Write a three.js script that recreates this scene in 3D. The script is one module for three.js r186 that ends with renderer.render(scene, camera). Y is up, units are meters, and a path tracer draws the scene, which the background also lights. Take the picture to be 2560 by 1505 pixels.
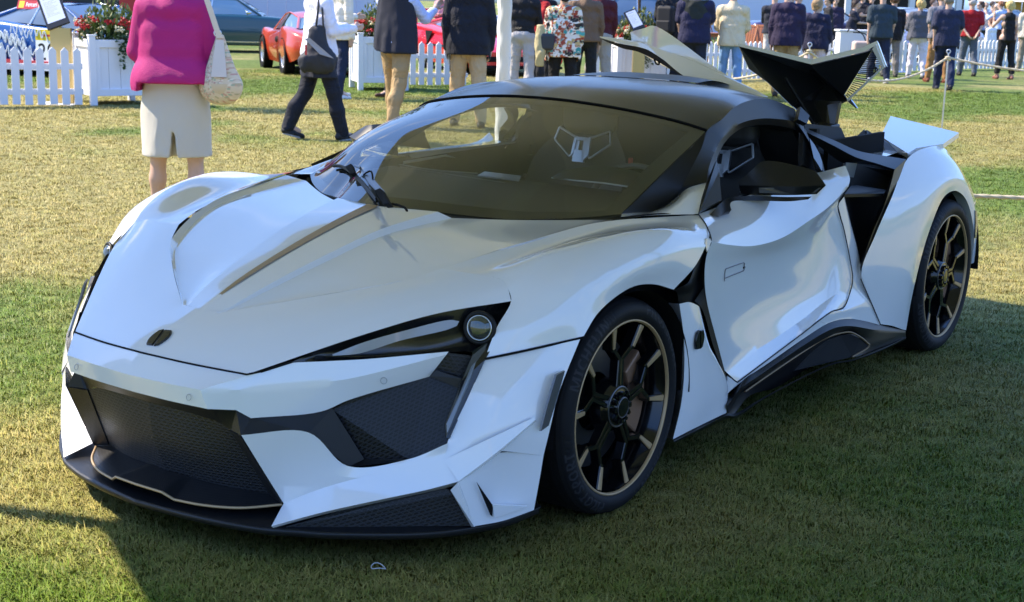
import * as THREE from 'three';
import { mergeGeometries, mergeVertices, toCreasedNormals } from 'three/addons/utils/BufferGeometryUtils.js';
import { RoundedBoxGeometry } from 'three/addons/geometries/RoundedBoxGeometry.js';

// ---------------------------------------------------------------- camera, sky, sun, exposure
const scene = new THREE.Scene();
const camera = new THREE.PerspectiveCamera(24.28, 1024 / 602, 0.05, 900);
camera.position.set(3.0081, 1.5079, 3.4494);
camera.focus = 5.2; camera.userData.fStop = 9;
camera.rotation.set(-0.21304, 0.6221, 0.02511, 'YXZ');
const renderer = new THREE.WebGLRenderer({ antialias: true });
renderer.toneMapping = THREE.LinearToneMapping;
renderer.toneMappingExposure = 2.3;
renderer.shadowMap.enabled = true;
const SUN = new THREE.Vector3(-0.94, 1.0, 0.34).normalize();
const sun = new THREE.DirectionalLight(0xfff1dc, 4.2);
sun.target.position.set(0, 0, -8);
sun.position.copy(SUN).multiplyScalar(60).add(sun.target.position);
sun.castShadow = true;
sun.shadow.mapSize.set(4096, 4096);
Object.assign(sun.shadow.camera, { left: -45, right: 45, top: 45, bottom: -45, near: 1, far: 160 });
scene.add(sun, sun.target);
scene.backgroundIntensity = scene.environmentIntensity = 0.62;

// ---------------------------------------------------------------- small tools
let seed = 7;
const rnd = () => { seed = (seed * 1664525 + 1013904223) >>> 0; return seed / 4294967296; };
const rr = (a, b) => a + (b - a) * rnd();
const V = (p) => p.isVector3 ? p : new THREE.Vector3(p[0], p[1], p[2]);
const lerp = (a, b, t) => a + (b - a) * t;
const clamp = (x, a = 0, b = 1) => Math.min(b, Math.max(a, x));
const smooth = (a, b, x) => { const t = clamp((x - a) / (b - a)); return t * t * (3 - 2 * t); };
const hash = (x, y) => { let h = Math.imul(x | 0, 374761393) + Math.imul(y | 0, 668265263); h = Math.imul(h ^ (h >>> 13), 1274126177); return ((h ^ (h >>> 16)) >>> 0) / 4294967296; };
const vnoise = (x, y, px = 0, py = 0) => {               // value noise, periodic when px / py are given
  const xi = Math.floor(x), yi = Math.floor(y), fx = x - xi, fy = y - yi, u = fx * fx * (3 - 2 * fx), v = fy * fy * (3 - 2 * fy);
  const m = (a, n) => n ? ((a % n) + n) % n : a;
  const A = hash(m(xi, px), m(yi, py)), B = hash(m(xi + 1, px), m(yi, py)), C = hash(m(xi, px), m(yi + 1, py)), D = hash(m(xi + 1, px), m(yi + 1, py));
  return lerp(lerp(A, B, u), lerp(C, D, u), v);
};
const fbm = (x, y, oct = 4, per = 0) => { let s = 0, a = 0.5, n = 0; for (let i = 0; i < oct; i++) { s += a * vnoise(x, y, per, per); n += a; a *= 0.5; x *= 2; y *= 2; per *= 2; } return s / n; };
const lin = (r, g, b) => new THREE.Color().setRGB(r, g, b);
const used = {};
const numbered = (n) => { used[n] = (used[n] ?? -1) + 1; return used[n] ? n + '_' + String(used[n]).padStart(3, '0') : n; };
const tag = (o, label, category, group, kind) => { if (label) o.userData.label = label; if (category) o.userData.category = category; if (group) o.userData.group = group; if (kind) o.userData.kind = kind; return o; };
function thing(name, label, category, pos = [0, 0, 0], turn = 0, group) {
  const o = new THREE.Group(); o.name = numbered(name); o.position.set(...pos); o.rotation.y = turn; scene.add(o);
  return tag(o, label, category, group);
}
const norm = (g) => {                                     // attributes that every merged piece carries
  if (!g.attributes.uv) { const p = g.attributes.position, u = new Float32Array(p.count * 2); for (let i = 0; i < p.count; i++) { u[2 * i] = p.getX(i) + p.getZ(i); u[2 * i + 1] = p.getY(i); } g.setAttribute('uv', new THREE.BufferAttribute(u, 2)); }
  if (!g.attributes.normal) g.computeVertexNormals();
  for (const k of Object.keys(g.attributes)) if (!['position', 'normal', 'uv'].includes(k)) g.deleteAttribute(k);
  return g;
};
const merge = (list) => { const a = list.flat().filter(Boolean).map(norm); if (a.length === 1) return a[0]; const idx = a.every((g) => g.index); return mergeGeometries(idx ? a : a.map((g) => g.index ? g.toNonIndexed() : g), false); };
const mesh = (name, geo, mat, parent) => { const o = new THREE.Mesh(Array.isArray(geo) ? merge(geo) : geo, mat); o.name = name; o.castShadow = o.receiveShadow = true; if (parent) parent.add(o); return o; };
const box = (w, h, d, x = 0, y = 0, z = 0, ry = 0, rx = 0, rz = 0) => new THREE.BoxGeometry(w, h, d).applyMatrix4(new THREE.Matrix4().compose(new THREE.Vector3(x, y, z), new THREE.Quaternion().setFromEuler(new THREE.Euler(rx, ry, rz, 'YXZ')), new THREE.Vector3(1, 1, 1)));
const rbox = (w, h, d, r, x = 0, y = 0, z = 0, ry = 0, rx = 0, rz = 0) => new RoundedBoxGeometry(w, h, d, 2, r).applyMatrix4(new THREE.Matrix4().compose(new THREE.Vector3(x, y, z), new THREE.Quaternion().setFromEuler(new THREE.Euler(rx, ry, rz, 'YXZ')), new THREE.Vector3(1, 1, 1)));
const cyl = (r0, r1, h, x = 0, y = 0, z = 0, n = 20) => new THREE.CylinderGeometry(r1, r0, h, n).translate(x, y + h / 2, z);
const ball = (r, x, y, z, sx = 1, sy = 1, sz = 1, n = 16) => new THREE.SphereGeometry(r, n, n * 0.7 | 0).scale(sx, sy, sz).translate(x, y, z);
class Poly3 extends THREE.Curve {                         // centripetal spline that keeps marked corners
  constructor(pts) { super(); this.s = splineOf(pts); }
  getPoint(t, o = new THREE.Vector3()) { return o.copy(sampleAt(this.s, t)); }
}
const tube = (pts, r, n = 24, k = 8, closed = false) => new THREE.TubeGeometry(pts instanceof THREE.Curve ? pts : new THREE.CatmullRomCurve3(pts.map(V), closed, 'centripetal'), n, r, k, closed);
const bar = (a, b, r, k = 8) => { a = V(a); b = V(b); const d = b.clone().sub(a), g = new THREE.CylinderGeometry(r, r, d.length(), k); return g.applyQuaternion(new THREE.Quaternion().setFromUnitVectors(new THREE.Vector3(0, 1, 0), d.normalize())).translate((a.x + b.x) / 2, (a.y + b.y) / 2, (a.z + b.z) / 2); };
const mirrorX = (g) => { const h = g.clone(); h.scale(-1, 1, 1); if (h.index) { const a = h.index.array; for (let i = 0; i < a.length; i += 3) { const t = a[i]; a[i] = a[i + 1]; a[i + 1] = t; } } else { for (const k of Object.keys(h.attributes)) { const A = h.attributes[k], n = A.itemSize, a = A.array; for (let i = 0; i < A.count; i += 3) for (let j = 0; j < n; j++) { const t = a[i * n + j]; a[i * n + j] = a[(i + 1) * n + j]; a[(i + 1) * n + j] = t; } } } return h; };

// ---- surfaces through measured curves
function splineOf(pts) {                                  // list of spline spans; a 4th entry of 1 marks a corner
  const spans = []; let cur = [];
  pts.forEach((p, i) => { cur.push(V(p)); if ((p[3] && i && i < pts.length - 1) || i === pts.length - 1) { spans.push(cur); cur = [V(p)]; } });
  return spans.map((s) => { if (s.length < 3) return { n: s.length - 1, f: (t) => s[0].clone().lerp(s[1], t) }; const c = new THREE.CatmullRomCurve3(s, false, 'centripetal'); return { n: s.length - 1, f: (t) => c.getPoint(t) }; });
}
function sampleAt(spans, t) {                             // t over all control points, even per interval
  const N = spans.reduce((a, s) => a + s.n, 0); let k = clamp(t) * N;
  for (const s of spans) { if (k <= s.n + 1e-9 || s === spans[spans.length - 1]) return s.f(clamp(k / s.n)); k -= s.n; }
}
function sampleRow(pts, n, even) {
  const sp = splineOf(pts); if (even) return Array.from({ length: n + 1 }, (_, i) => sampleAt(sp, i / n));
  const M = 400, P = Array.from({ length: M + 1 }, (_, i) => sampleAt(sp, i / M)), L = [0];
  for (let i = 1; i <= M; i++) L.push(L[i - 1] + P[i].distanceTo(P[i - 1]));
  const out = []; let j = 0;
  for (let i = 0; i <= n; i++) { const d = L[M] * i / n; while (j < M - 1 && L[j + 1] < d) j++; out.push(P[j].clone().lerp(P[j + 1], (d - L[j]) / Math.max(1e-9, L[j + 1] - L[j]))); }
  return out;
}
// rows of control points -> smooth sheet; cr lists the rows where the sheet may crease
function sheet(rows, { nu = 8, nv = 6, cr = [], line = false } = {}) {
  const same = rows.every((r) => r.length === rows[0].length), N = same ? nu * (rows[0].length - 1) : nu * 8;
  const R = rows.map((r) => sampleRow(r, N, same)), pos = [], uv = [], ix = [];
  const M = line ? nv * (rows.length - 1) : nv * (rows.length - 1);
  for (let i = 0; i <= N; i++) {
    const col = R.map((r, k) => { const p = r[i]; return [p.x, p.y, p.z, (line || cr.includes(k)) ? 1 : 0]; });
    const sp = splineOf(col);
    for (let j = 0; j <= M; j++) { const p = sampleAt(sp, j / M); pos.push(p.x, p.y, p.z); uv.push((p.x - p.z) * 0.72, p.y); }
  }
  for (let i = 0; i < N; i++) for (let j = 0; j < M; j++) { const a = i * (M + 1) + j, b = a + M + 1; ix.push(a, b, a + 1, b, b + 1, a + 1); }
  const g = new THREE.BufferGeometry(); g.setAttribute('position', new THREE.Float32BufferAttribute(pos, 3)); g.setAttribute('uv', new THREE.Float32BufferAttribute(uv, 2)); g.setIndex(ix);
  return g;
}
// flat-ish outline -> sheet with thickness (pushed along the outline's own normal, away from `out`)
function plate(pts, th = 0.006, flip = false, bevel = 0) {
  const P = pts.map(V), n = new THREE.Vector3(), c = new THREE.Vector3();
  P.forEach((p, i) => { const q = P[(i + 1) % P.length]; n.x += (p.y - q.y) * (p.z + q.z); n.y += (p.z - q.z) * (p.x + q.x); n.z += (p.x - q.x) * (p.y + q.y); c.add(p); });
  n.normalize(); if (flip) n.negate(); c.divideScalar(P.length);
  const ux = new THREE.Vector3().subVectors(P[1], P[0]).normalize(), uy = new THREE.Vector3().crossVectors(n, ux);
  const flat = P.map((p) => new THREE.Vector2(p.clone().sub(c).dot(ux), p.clone().sub(c).dot(uy)));
  const tri = THREE.ShapeUtils.triangulateShape(flat, []), pos = [], uv = [];
  const put = (p, w) => { pos.push(p.x, p.y, p.z); uv.push(w.x, w.y); };
  const B = P.map((p) => p.clone().addScaledVector(n, -th));
  for (const t of tri) { for (const k of t) put(P[k], flat[k]); for (const k of [t[2], t[1], t[0]]) put(B[k], flat[k]); }
  if (th) P.forEach((p, i) => { const j = (i + 1) % P.length; for (const [q, w] of [[P[i], flat[i]], [B[i], flat[i]], [P[j], flat[j]], [P[j], flat[j]], [B[i], flat[i]], [B[j], flat[j]]]) put(q, w); });
  const g = new THREE.BufferGeometry(); g.setAttribute('position', new THREE.Float32BufferAttribute(pos, 3)); g.setAttribute('uv', new THREE.Float32BufferAttribute(uv, 2)); g.computeVertexNormals();
  return g;
}
const crease = (list, ang = 0.5) => { const a = list.flat().map((g) => { const h = (g.index ? g.toNonIndexed() : g.clone()); for (const k of Object.keys(h.attributes)) if (!['position', 'uv'].includes(k)) h.deleteAttribute(k); return norm(h); }); const m = mergeGeometries(a, false); return toCreasedNormals(m, ang); };
const strip = (A, B, n = 40) => sheet([A, B], { nu: Math.max(2, Math.ceil(n / 8)), nv: 1 });
const offset = (pts, d) => pts.map((p) => [p[0] + d[0], p[1] + d[1], p[2] + d[2], p[3] || 0]);

// ---- textures
function canvasTex(w, h, draw, { srgb = true, rep = null } = {}) {
  const c = document.createElement('canvas'); c.width = w; c.height = h; draw(c.getContext('2d'), w, h);
  const t = new THREE.CanvasTexture(c); t.wrapS = t.wrapT = THREE.RepeatWrapping; if (srgb) t.colorSpace = THREE.SRGBColorSpace; if (rep) t.repeat.set(...rep); return t;
}
function dataTex(w, h, f, { srgb = false, rep = null } = {}) {
  const a = new Uint8Array(w * h * 4); for (let y = 0; y < h; y++) for (let x = 0; x < w; x++) { const c = f(x, y), i = 4 * (y * w + x); for (let k = 0; k < 3; k++) a[i + k] = clamp(c[k]) * 255; a[i + 3] = 255; }
  const t = new THREE.DataTexture(a, w, h); t.magFilter = THREE.LinearFilter; t.minFilter = THREE.LinearMipmapLinearFilter; t.generateMipmaps = true; t.wrapS = t.wrapT = THREE.RepeatWrapping; if (srgb) t.colorSpace = THREE.SRGBColorSpace; if (rep) t.repeat.set(...rep); t.needsUpdate = true; return t;
}
const S = (c, rough = 0.6, extra = {}) => new THREE.MeshStandardMaterial({ color: Array.isArray(c) ? lin(...c) : c, roughness: rough, side: THREE.DoubleSide, ...extra });
const P = (c, rough = 0.6, extra = {}) => new THREE.MeshPhysicalMaterial({ color: Array.isArray(c) ? lin(...c) : c, roughness: rough, side: THREE.DoubleSide, ...extra });

// ---------------------------------------------------------------- sky: clear late-summer blue with small fair-weather clouds
{
  const w = 1024, h = 512, a = new Float32Array(w * h * 4);
  for (let y = 0; y < h; y++) for (let x = 0; x < w; x++) {
    const el = ((y + 0.5) / h - 0.5) * Math.PI, az = ((x + 0.5) / w - 0.5) * 2 * Math.PI;
    const dy = Math.sin(el), e = Math.max(0, dy), d = new THREE.Vector3(Math.cos(el) * Math.cos(az), dy, Math.cos(el) * Math.sin(az));
    const t = Math.pow(e, 0.55);
    let r = lerp(0.50, 0.13, t), g = lerp(0.76, 0.37, t), b = lerp(1.22, 1.08, t);
    const cs = Math.max(0, d.dot(SUN)), gl = 0.30 * Math.pow(cs, 6) + 0.5 * Math.pow(cs, 60); r += gl; g += gl * 0.97; b += gl * 0.9;
    if (dy > 0.03) {                                      // clouds on a plane overhead
      const px = d.x / (dy + 0.12) * 2.2, pz = d.z / (dy + 0.12) * 2.2;
      const n = fbm(px + 71, pz + 5, 6), m = fbm(px * 0.4 + 29, pz * 0.4 + 13, 3);
      const k = smooth(0.64, 0.84, n * 0.75 + m * 0.35 - 0.02) * smooth(0.03, 0.12, dy);
      const L = lerp(1.0, 1.35, smooth(0.55, 0.8, n)); r = lerp(r, L, k * 0.8); g = lerp(g, L, k * 0.8); b = lerp(b, L * 1.02, k * 0.8);
    }
    if (dy < 0) { r = 0.12; g = 0.13; b = 0.06; }
    const i = 4 * (y * w + x); a[i] = r; a[i + 1] = g; a[i + 2] = b; a[i + 3] = 1;
  }
  const t = new THREE.DataTexture(a, w, h, THREE.RGBAFormat, THREE.FloatType); t.mapping = THREE.EquirectangularReflectionMapping; t.magFilter = THREE.LinearFilter; t.needsUpdate = true;
  scene.background = t; scene.environment = t;
}

// ---------------------------------------------------------------- lawn
const lawnTone = (x, z) => {                              // 0 lush .. 1 dry, in metres
  const patch = fbm(x * 0.22 + 31, z * 0.22 + 7, 4), fine = fbm(x * 1.3 + 3, z * 1.3 + 55, 3);
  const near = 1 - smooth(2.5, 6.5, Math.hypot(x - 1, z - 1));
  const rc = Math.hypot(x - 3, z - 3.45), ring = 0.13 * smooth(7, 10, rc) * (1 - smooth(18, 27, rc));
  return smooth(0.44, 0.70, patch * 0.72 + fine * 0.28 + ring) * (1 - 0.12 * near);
};
{
  const n = 2048, span = 64;                              // the tile covers 64 m round the car and repeats far away
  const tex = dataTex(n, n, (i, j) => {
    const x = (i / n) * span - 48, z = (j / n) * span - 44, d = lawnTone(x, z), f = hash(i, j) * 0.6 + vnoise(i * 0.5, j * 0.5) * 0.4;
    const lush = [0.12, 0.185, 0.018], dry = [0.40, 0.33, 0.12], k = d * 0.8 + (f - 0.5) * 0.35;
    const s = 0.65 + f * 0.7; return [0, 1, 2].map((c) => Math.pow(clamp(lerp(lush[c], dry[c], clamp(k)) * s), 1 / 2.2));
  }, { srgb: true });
  const bump = dataTex(512, 512, (i, j) => { const v = hash(i * 3, j * 7) * 0.5 + vnoise(i * 0.25, j * 0.25, 128, 128) * 0.5; return [v, v, v]; }, { rep: [640, 640] });
  const g = new THREE.PlaneGeometry(640, 640, 8, 8).rotateX(-Math.PI / 2); g.translate(-16, 0, -12);
  const p = g.attributes.position, u = g.attributes.uv; for (let i = 0; i < p.count; i++) u.setXY(i, (p.getX(i) + 48) / span, (p.getZ(i) + 44) / span);
  const b2 = bump; b2.repeat.set(64, 64);
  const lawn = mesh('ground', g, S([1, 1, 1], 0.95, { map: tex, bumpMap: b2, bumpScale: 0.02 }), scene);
  tag(lawn, 'mown lawn with green and sun-dried patches', 'lawn', null, 'structure');
}

// ---------------------------------------------------------------- materials of the white supercar
const paint = P([0.885, 0.885, 0.895], 0.10, { ior: 1.68, clearcoat: 1, clearcoatRoughness: 0.012 });
const satin = P([0.008, 0.008, 0.009], 0.38, { specularIntensity: 0.7, clearcoat: 0.15, clearcoatRoughness: 0.3 });
const roofSatin = P([0.009, 0.009, 0.010], 0.27, { specularIntensity: 0.8, clearcoat: 0.3, clearcoatRoughness: 0.1 });
const dullBlack = P([0.005, 0.005, 0.006], 0.8, { specularIntensity: 0.4 });
const trimBlack = P([0.007, 0.007, 0.008], 0.45, { specularIntensity: 0.6 });
const gloss = P([0.004, 0.004, 0.005], 0.16, { specularIntensity: 0.8, clearcoat: 0.5, clearcoatRoughness: 0.05 });
const gold = P([0.50, 0.345, 0.185], 0.38, { metalness: 0.35 });
const bronze = P([0.30, 0.17, 0.10], 0.4, { metalness: 0.3 });
const chrome = P([0.75, 0.76, 0.78], 0.16, { metalness: 1 });
const alu = P([0.62, 0.66, 0.70], 0.34, { metalness: 0.9 });
const weave = dataTex(64, 64, (x, y) => { const a = ((x >> 3) + (y >> 3)) & 1, v = a ? 0.5 + 0.5 * Math.sin((x & 7) / 8 * Math.PI) : 0.25 + 0.5 * Math.sin((y & 7) / 8 * Math.PI); return [v, v, v]; }, { rep: [40, 40] });
const carbon = P([0.010, 0.010, 0.011], 0.40, { bumpMap: weave, bumpScale: 0.0006, specularIntensity: 0.7, clearcoat: 0.2, clearcoatRoughness: 0.3 });
// expanded-metal mesh: dark wires in offset rows over a black void
const hexTex = (n) => canvasTex(64, 64, (c, w, h) => {
  c.fillStyle = n ? '#808080' : '#020203'; c.fillRect(0, 0, w, h); c.strokeStyle = n ? '#fff' : '#282a30'; c.lineWidth = 9;
  for (const [x, y] of [[0, 16], [32, 48], [64, 16], [-32, 48], [96, 48]]) { c.beginPath(); c.moveTo(x - 32, y); c.lineTo(x - 20, y - 13); c.lineTo(x + 20, y - 13); c.lineTo(x + 32, y); c.lineTo(x + 20, y + 13); c.lineTo(x - 20, y + 13); c.closePath(); c.stroke(); }
}, { srgb: !n });
const meshMat = (fx, fy) => { const a = hexTex(0), b = hexTex(1); a.repeat.set(fx, fy); b.repeat.set(fx, fy); return S([1, 1, 1], 0.45, { map: a, bumpMap: b, bumpScale: 0.002 }); };
const grilleMesh = meshMat(58, 52);
const rubber = P([0.008, 0.008, 0.0085], 0.8, { specularIntensity: 0.4 });
const darkGlass = P([0.02, 0.022, 0.024], 0.03, { clearcoat: 1 });
const lensGlass = P([1, 1, 1], 0.0, { transmission: 1, thickness: 0, ior: 1.5 });

// ---------------------------------------------------------------- the white supercar (x to its left, z to its nose, front axle at z = 0)
const CZ = -1.3, car = thing('sports_car', 'white mid-engined supercar with black roof, gold striped bonnet and raised engine covers', 'car', [0, 0, CZ]);
const LR = (...g) => g.flat().flatMap((q) => [q, mirrorX(q)]);
const part = (name, geo, mat, parent = car) => { const g = Array.isArray(geo) ? merge(geo) : geo; g.translate(0, 0, -CZ); return mesh(name, g, mat, parent); };
const sub = (name, geo, mat, parent) => part(name, geo, mat, parent);
// a part for each side of the car
const pair = (name, geo, mat, parent = car) => { const g = Array.isArray(geo) ? merge(geo) : geo, m = mirrorX(g); return [part(name, g, mat, parent), part(name, m, mat, parent)]; };
const seam = (pts, r = 0.0022, n = 40) => tube(new Poly3(pts), r, n, 6);

// ---- bonnet: raised spine, two channels, outer slopes
const spine = [
  [[0, 0.6145, 0.790], [0, 0.6695, 0.645], [0, 0.7375, 0.437], [0, 0.7990, 0.212], [0, 0.8365, 0.045]],
  [[0.074, 0.613, 0.776], [0.101, 0.668, 0.64], [0.137, 0.736, 0.429], [0.172, 0.797, 0.203], [0.217, 0.833, -0.021]],
  [[0.077, 0.611, 0.777], [0.109, 0.656, 0.64], [0.149, 0.721, 0.429], [0.188, 0.780, 0.203], [0.248, 0.812, -0.055]],
  [[0.079, 0.612, 0.779], [0.20, 0.6545, 0.60], [0.30, 0.7085, 0.435], [0.39, 0.775, 0.17], [0.43, 0.8135, -0.165]],
  [[0.080, 0.614, 0.781], [0.325, 0.657, 0.594], [0.484, 0.701, 0.450], [0.628, 0.780, 0.145], [0.66, 0.822, -0.325]],
  [[0.080, 0.616, 0.785], [0.33, 0.678, 0.605], [0.494, 0.720, 0.464], [0.64, 0.796, 0.15], [0.735, 0.839, -0.298]],
];
const hoodIn = [[0, 0.6165, 0.794], [0.08, 0.616, 0.785, 1], [0.264, 0.661, 0.656], [0.402, 0.695, 0.548], [0.494, 0.72, 0.464], [0.559, 0.749, 0.378]];
const hoodOut = [[0, 0.525, 0.998], [0.10, 0.5245, 0.995], [0.361, 0.519, 0.950, 1], [.561,.6167,.7067], [.6853,.6667,.5559], [.817,.6952,.3976]];
const hoodEnd = [[0.559, 0.749, 0.378], [0.66, 0.747, 0.372], [0.755, 0.741, 0.36], [0.79, 0.724, 0.378], [0.817, 0.695, 0.398]];
const hoodRows = [0, 0.36, 0.70, 0.86, 1].map((t, r) => hoodIn.map((p, k) => k === 5 ? hoodEnd[r] : [0, 1, 2].map((q) => lerp(p[q], hoodOut[k][q], t) + (q === 1 ? 0.011 * Math.sin(Math.PI * t) * (k > 1 ? 1 : 0.5) : 0)).concat(r === 0 ? [p[3] || 0] : r === 4 ? [hoodOut[k][3] || 0] : [0])));
const hoodG = crease([...LR(sheet(spine, { nu: 10, nv: 6, cr: [1, 2, 4] })), ...LR(sheet(hoodRows, { nu: 10, nv: 5 }))], 0.42);
const hood = part('bonnet', hoodG, paint);
// gold stripe on the spine
{
  const c = spine[0], w = [0.0035, 0.0095, 0.0155, 0.021, 0.0255];
  const a = c.map((p, i) => [-w[i], p[1] + 0.0035 - w[i] * 0.03, p[2] - (i ? 0 : 0.02)]), b = c.map((p, i) => [w[i], p[1] + 0.0035 - w[i] * 0.03, p[2] - (i ? 0 : 0.02)]);
  sub('gold_stripe', sheet([a, b], { nu: 10, nv: 1 }), S([0.40, 0.25, 0.085], 0.4), hood);
}
// round nose badge of two slanted blades
const badge = (s = 1) => {
  const half = new THREE.Shape(); half.moveTo(-0.022, -0.026); half.quadraticCurveTo(-0.034, 0, -0.014, 0.028); half.lineTo(-0.0045, 0.031); half.lineTo(-0.0045, -0.029); half.closePath();
  const g = new THREE.ExtrudeGeometry(half, { depth: 0.006, bevelEnabled: true, bevelSize: 0.002, bevelThickness: 0.002, bevelSegments: 2 });
  return merge([g, g.clone().rotateZ(Math.PI)]).scale(s, s, s);
};
sub('badge', badge(1.08).rotateZ(0.28).rotateX(-1.08).translate(0, 0.553, 0.938), gloss, hood);

// ---- front wings
const fRows = [
  [[0.559, 0.749, 0.378], [0.585, 0.763, 0.318], [0.61, 0.778, 0.25], [0.635, 0.793, 0.15], [0.672, 0.815, 0], [0.715, 0.834, -0.20], [.86,.8333,-.5734]],
  [[0.66, 0.747, 0.372], [0.68, 0.757, 0.31], [0.70, 0.770, 0.235], [0.718, 0.784, 0.15], [0.740, 0.806, -0.02], [0.770, 0.824, -0.20], [.9,.8245,-.5325]],
  [[0.755, 0.741, 0.36], [0.778, 0.774, 0.295], [0.80, 0.803, 0.22], [0.825, 0.819, 0.13], [0.868, 0.834, -0.03], [0.90, 0.828, -0.22], [.934,.8099,-.4988]],
  [[0.79, 0.724, 0.378], [0.818, 0.762, 0.31], [0.85, 0.796, 0.225], [0.882, 0.824, 0.12], [0.924, 0.845, -0.05], [0.945, 0.839, -0.22], [.953,.79,-.4828]],
  [[0.817, 0.695, 0.398], [0.862, 0.714, 0.362], [0.92, 0.736, 0.30], [0.952, 0.763, 0.21], [0.982, 0.786, 0.03], [0.990, 0.790, -0.17], [.966,.7762,-.4505]],
  [[0.822, 0.632, 0.470], [0.885, 0.645, 0.415], [0.955, 0.667, 0.315], [0.974, 0.712, 0.226], [0.992, 0.747, 0.045], [0.996, 0.742, -0.13], [.988,.7136,-.3338]],
  [[.815,.5525,.511], [.888,.5722,.4342], [0.985, 0.600, 0.288, 1], [0.985, 0.657, 0.214], [0.985, 0.702, 0.048], [0.985, 0.694, -0.08], [.985,.6576,-.2106]],
];
const wingG = crease([sheet(fRows, { nu: 8, nv: 6 })], 0.5);
const basePanel = crease([sheet([
  [[0.735, 0.839, -0.298], [0.762, 0.841, -0.345], [0.79, 0.8415, -0.41], [0.825, 0.839, -0.49], [.86,.8342,-.5743]],
  [[0.700, 0.841, -0.36], [.714,.835,-.5431], [.7371,.8548,-.6148], [.7692,.8847,-.6613], [.8213,.8728,-.6659]],
  [[0.689, 0.840, -0.373], [.6996,.8339,-.6152], [.717,.8633,-.6785], [.7346,.8924,-.723], [.7641,.9099,-.8034]],
], { nu: 8, nv: 6 })], 0.6);
const wingTip = plate([[.966,.7858,-.4362], [.964,.7808,-.4632], [.969,.7704,-.4675], [.968,.7411,-.4403], [.97,.7705,-.4201]], 0.003);
const wings = pair('front_wing', [wingG, basePanel, wingTip], paint);
// wheel-arch lip band, turned inwards
const archLip = (A, d) => sheet([A, A.map((p) => [p[0] - d, p[1], p[2]])], { nu: 6, nv: 1 });
pair('bumper_seam', [seam([[.818,.5538,.515], [.891,.5736,.4385], [0.987, 0.600, 0.288]], 0.0035)], dullBlack);
pair('wing_seam', [seam([[0.735, 0.8405, -0.298], [0.80, 0.8435, -0.45], [.835,.8328,-.5193], [.862,.8348,-.5706]], 0.002)], dullBlack);

// ---- nose band
const noseG = crease(LR(sheet([
  [[0, 0.523, 1.001], [0.18, 0.5215, 0.988], [0.361, 0.517, 0.953, 1], [.3882,.5251,.9208], [.431,.5452,.878], [.4977,.5501,.8123], [.5791,.5541,.7289], [.735,.5703,.567]],
  [[0, 0.474, 1.052], [0.15, 0.477, 1.050], [0.279, 0.480, 1.042, 1], [.3467,.4791,.9783], [.3746,.4813,.9514], [.5047,.4966,.8233], [.5598,.5052,.7702], [.7333,.5632,.5747]],
  [[0, 0.421, 1.034], [0.15, 0.423, 1.033], [0.288, 0.426, 1.026, 1], [...[.3393,.4208,.9727], 1], [...[.3665,.3976,.9455], 1], [.4966,.4114,.8154], [.5513,.443,.7607], [.6909,.4982,.5941]],
  [[0, 0.421, 0.98], [0.15, 0.423, 0.98], [0.288, 0.426, 0.965, 1], [...[.3072,.4077,.9428], 1], [...[.3347,.3843,.9153], 1], [.4663,.3982,.7837], [.5216,.4302,.7284], [.6752,.4913,.5748]],
], { nu: 8, nv: 4, line: true })), 0.42);
const bumper = part('front_bumper', noseG, paint);
sub('bonnet_gap', LR(seam([[0, 0.5255, 1.0], [0.18, 0.5235, 0.988], [0.361, 0.5185, 0.953, 1], [.3893,.5263,.9217], [.384,.5238,.927], [.4427,.5497,.8683]], 0.0028)), dullBlack, bumper);
for (const [x, y, z, ry] of [[0.236, 0.452, 1.044, 0.05], [-0.236, 0.452, 1.044, -0.05], [...[.6225,.4968,.7035], 0.8], [...((p) => [-p[0], p[1], p[2]])([.6225,.4968,.7035]), -0.8]])
  sub('parking_sensor', new THREE.TorusGeometry(0.0085, 0.0009, 6, 20).rotateX(-0.25).rotateY(ry).translate(x, y, z), S([0.35, 0.35, 0.36], 0.5), bumper);

// ---- lower bumper corners: slanted blade, canard, side
const blade = sheet([
  [[.3709,.3611,.9851], [.5092,.3705,.8758], [.5709,.2676,.7891], [.7105,.2946,.6995], [.8035,.3466,.6515]],
  [[.3876,.2595,.9304], [.462,.2817,.878], [.5732,.239,.7918], [.7029,.2814,.7121], [.7966,.3206,.6514]],
  [[.4081,.1455,.8689], [.4873,.1895,.8377], [.5979,.2366,.7771], [.7052,.2703,.7148], [.7956,.3003,.6594]],
  [[.4431,.113,.9499], [.554,.156,.874], [.6843,.1969,.7757], [.7751,.2238,.7029], [.84,.2473,.65]],
  [[.4423,.1057,.9427], [.541,.1419,.859], [.6664,.1794,.7536], [.7543,.2044,.6757], [.8149,.2238,.6251]],
], { nu: 8, nv: 4, cr: [2, 3] });
const side = sheet([
  [[.815,.5501,.5109], [.888,.5698,.4341], [.985,.5969,.303]],
  [[.812,.4541,.5818], [.898,.474,.5087], [.975,.4569,.3862]],
  [[.795,.3535,.6373], [.89,.3777,.5655], [.975,.3588,.4249]],
  [[.7956,.3003,.6594], [.885,.322,.5725], [.965,.2916,.4347]],
], { nu: 10, nv: 6 });
const canard = sheet([
  [[.7956,.3003,.6594], [.892,.3614,.591], [.957,.4077,.4731]],
  [[.843,.2491,.654], [.912,.3251,.5814], [.96,.4008,.4704]],
  [[.8395,.241,.6455], [.89,.3042,.547], [.955,.3927,.4612]],
], { nu: 10, nv: 3, line: true });
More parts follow.
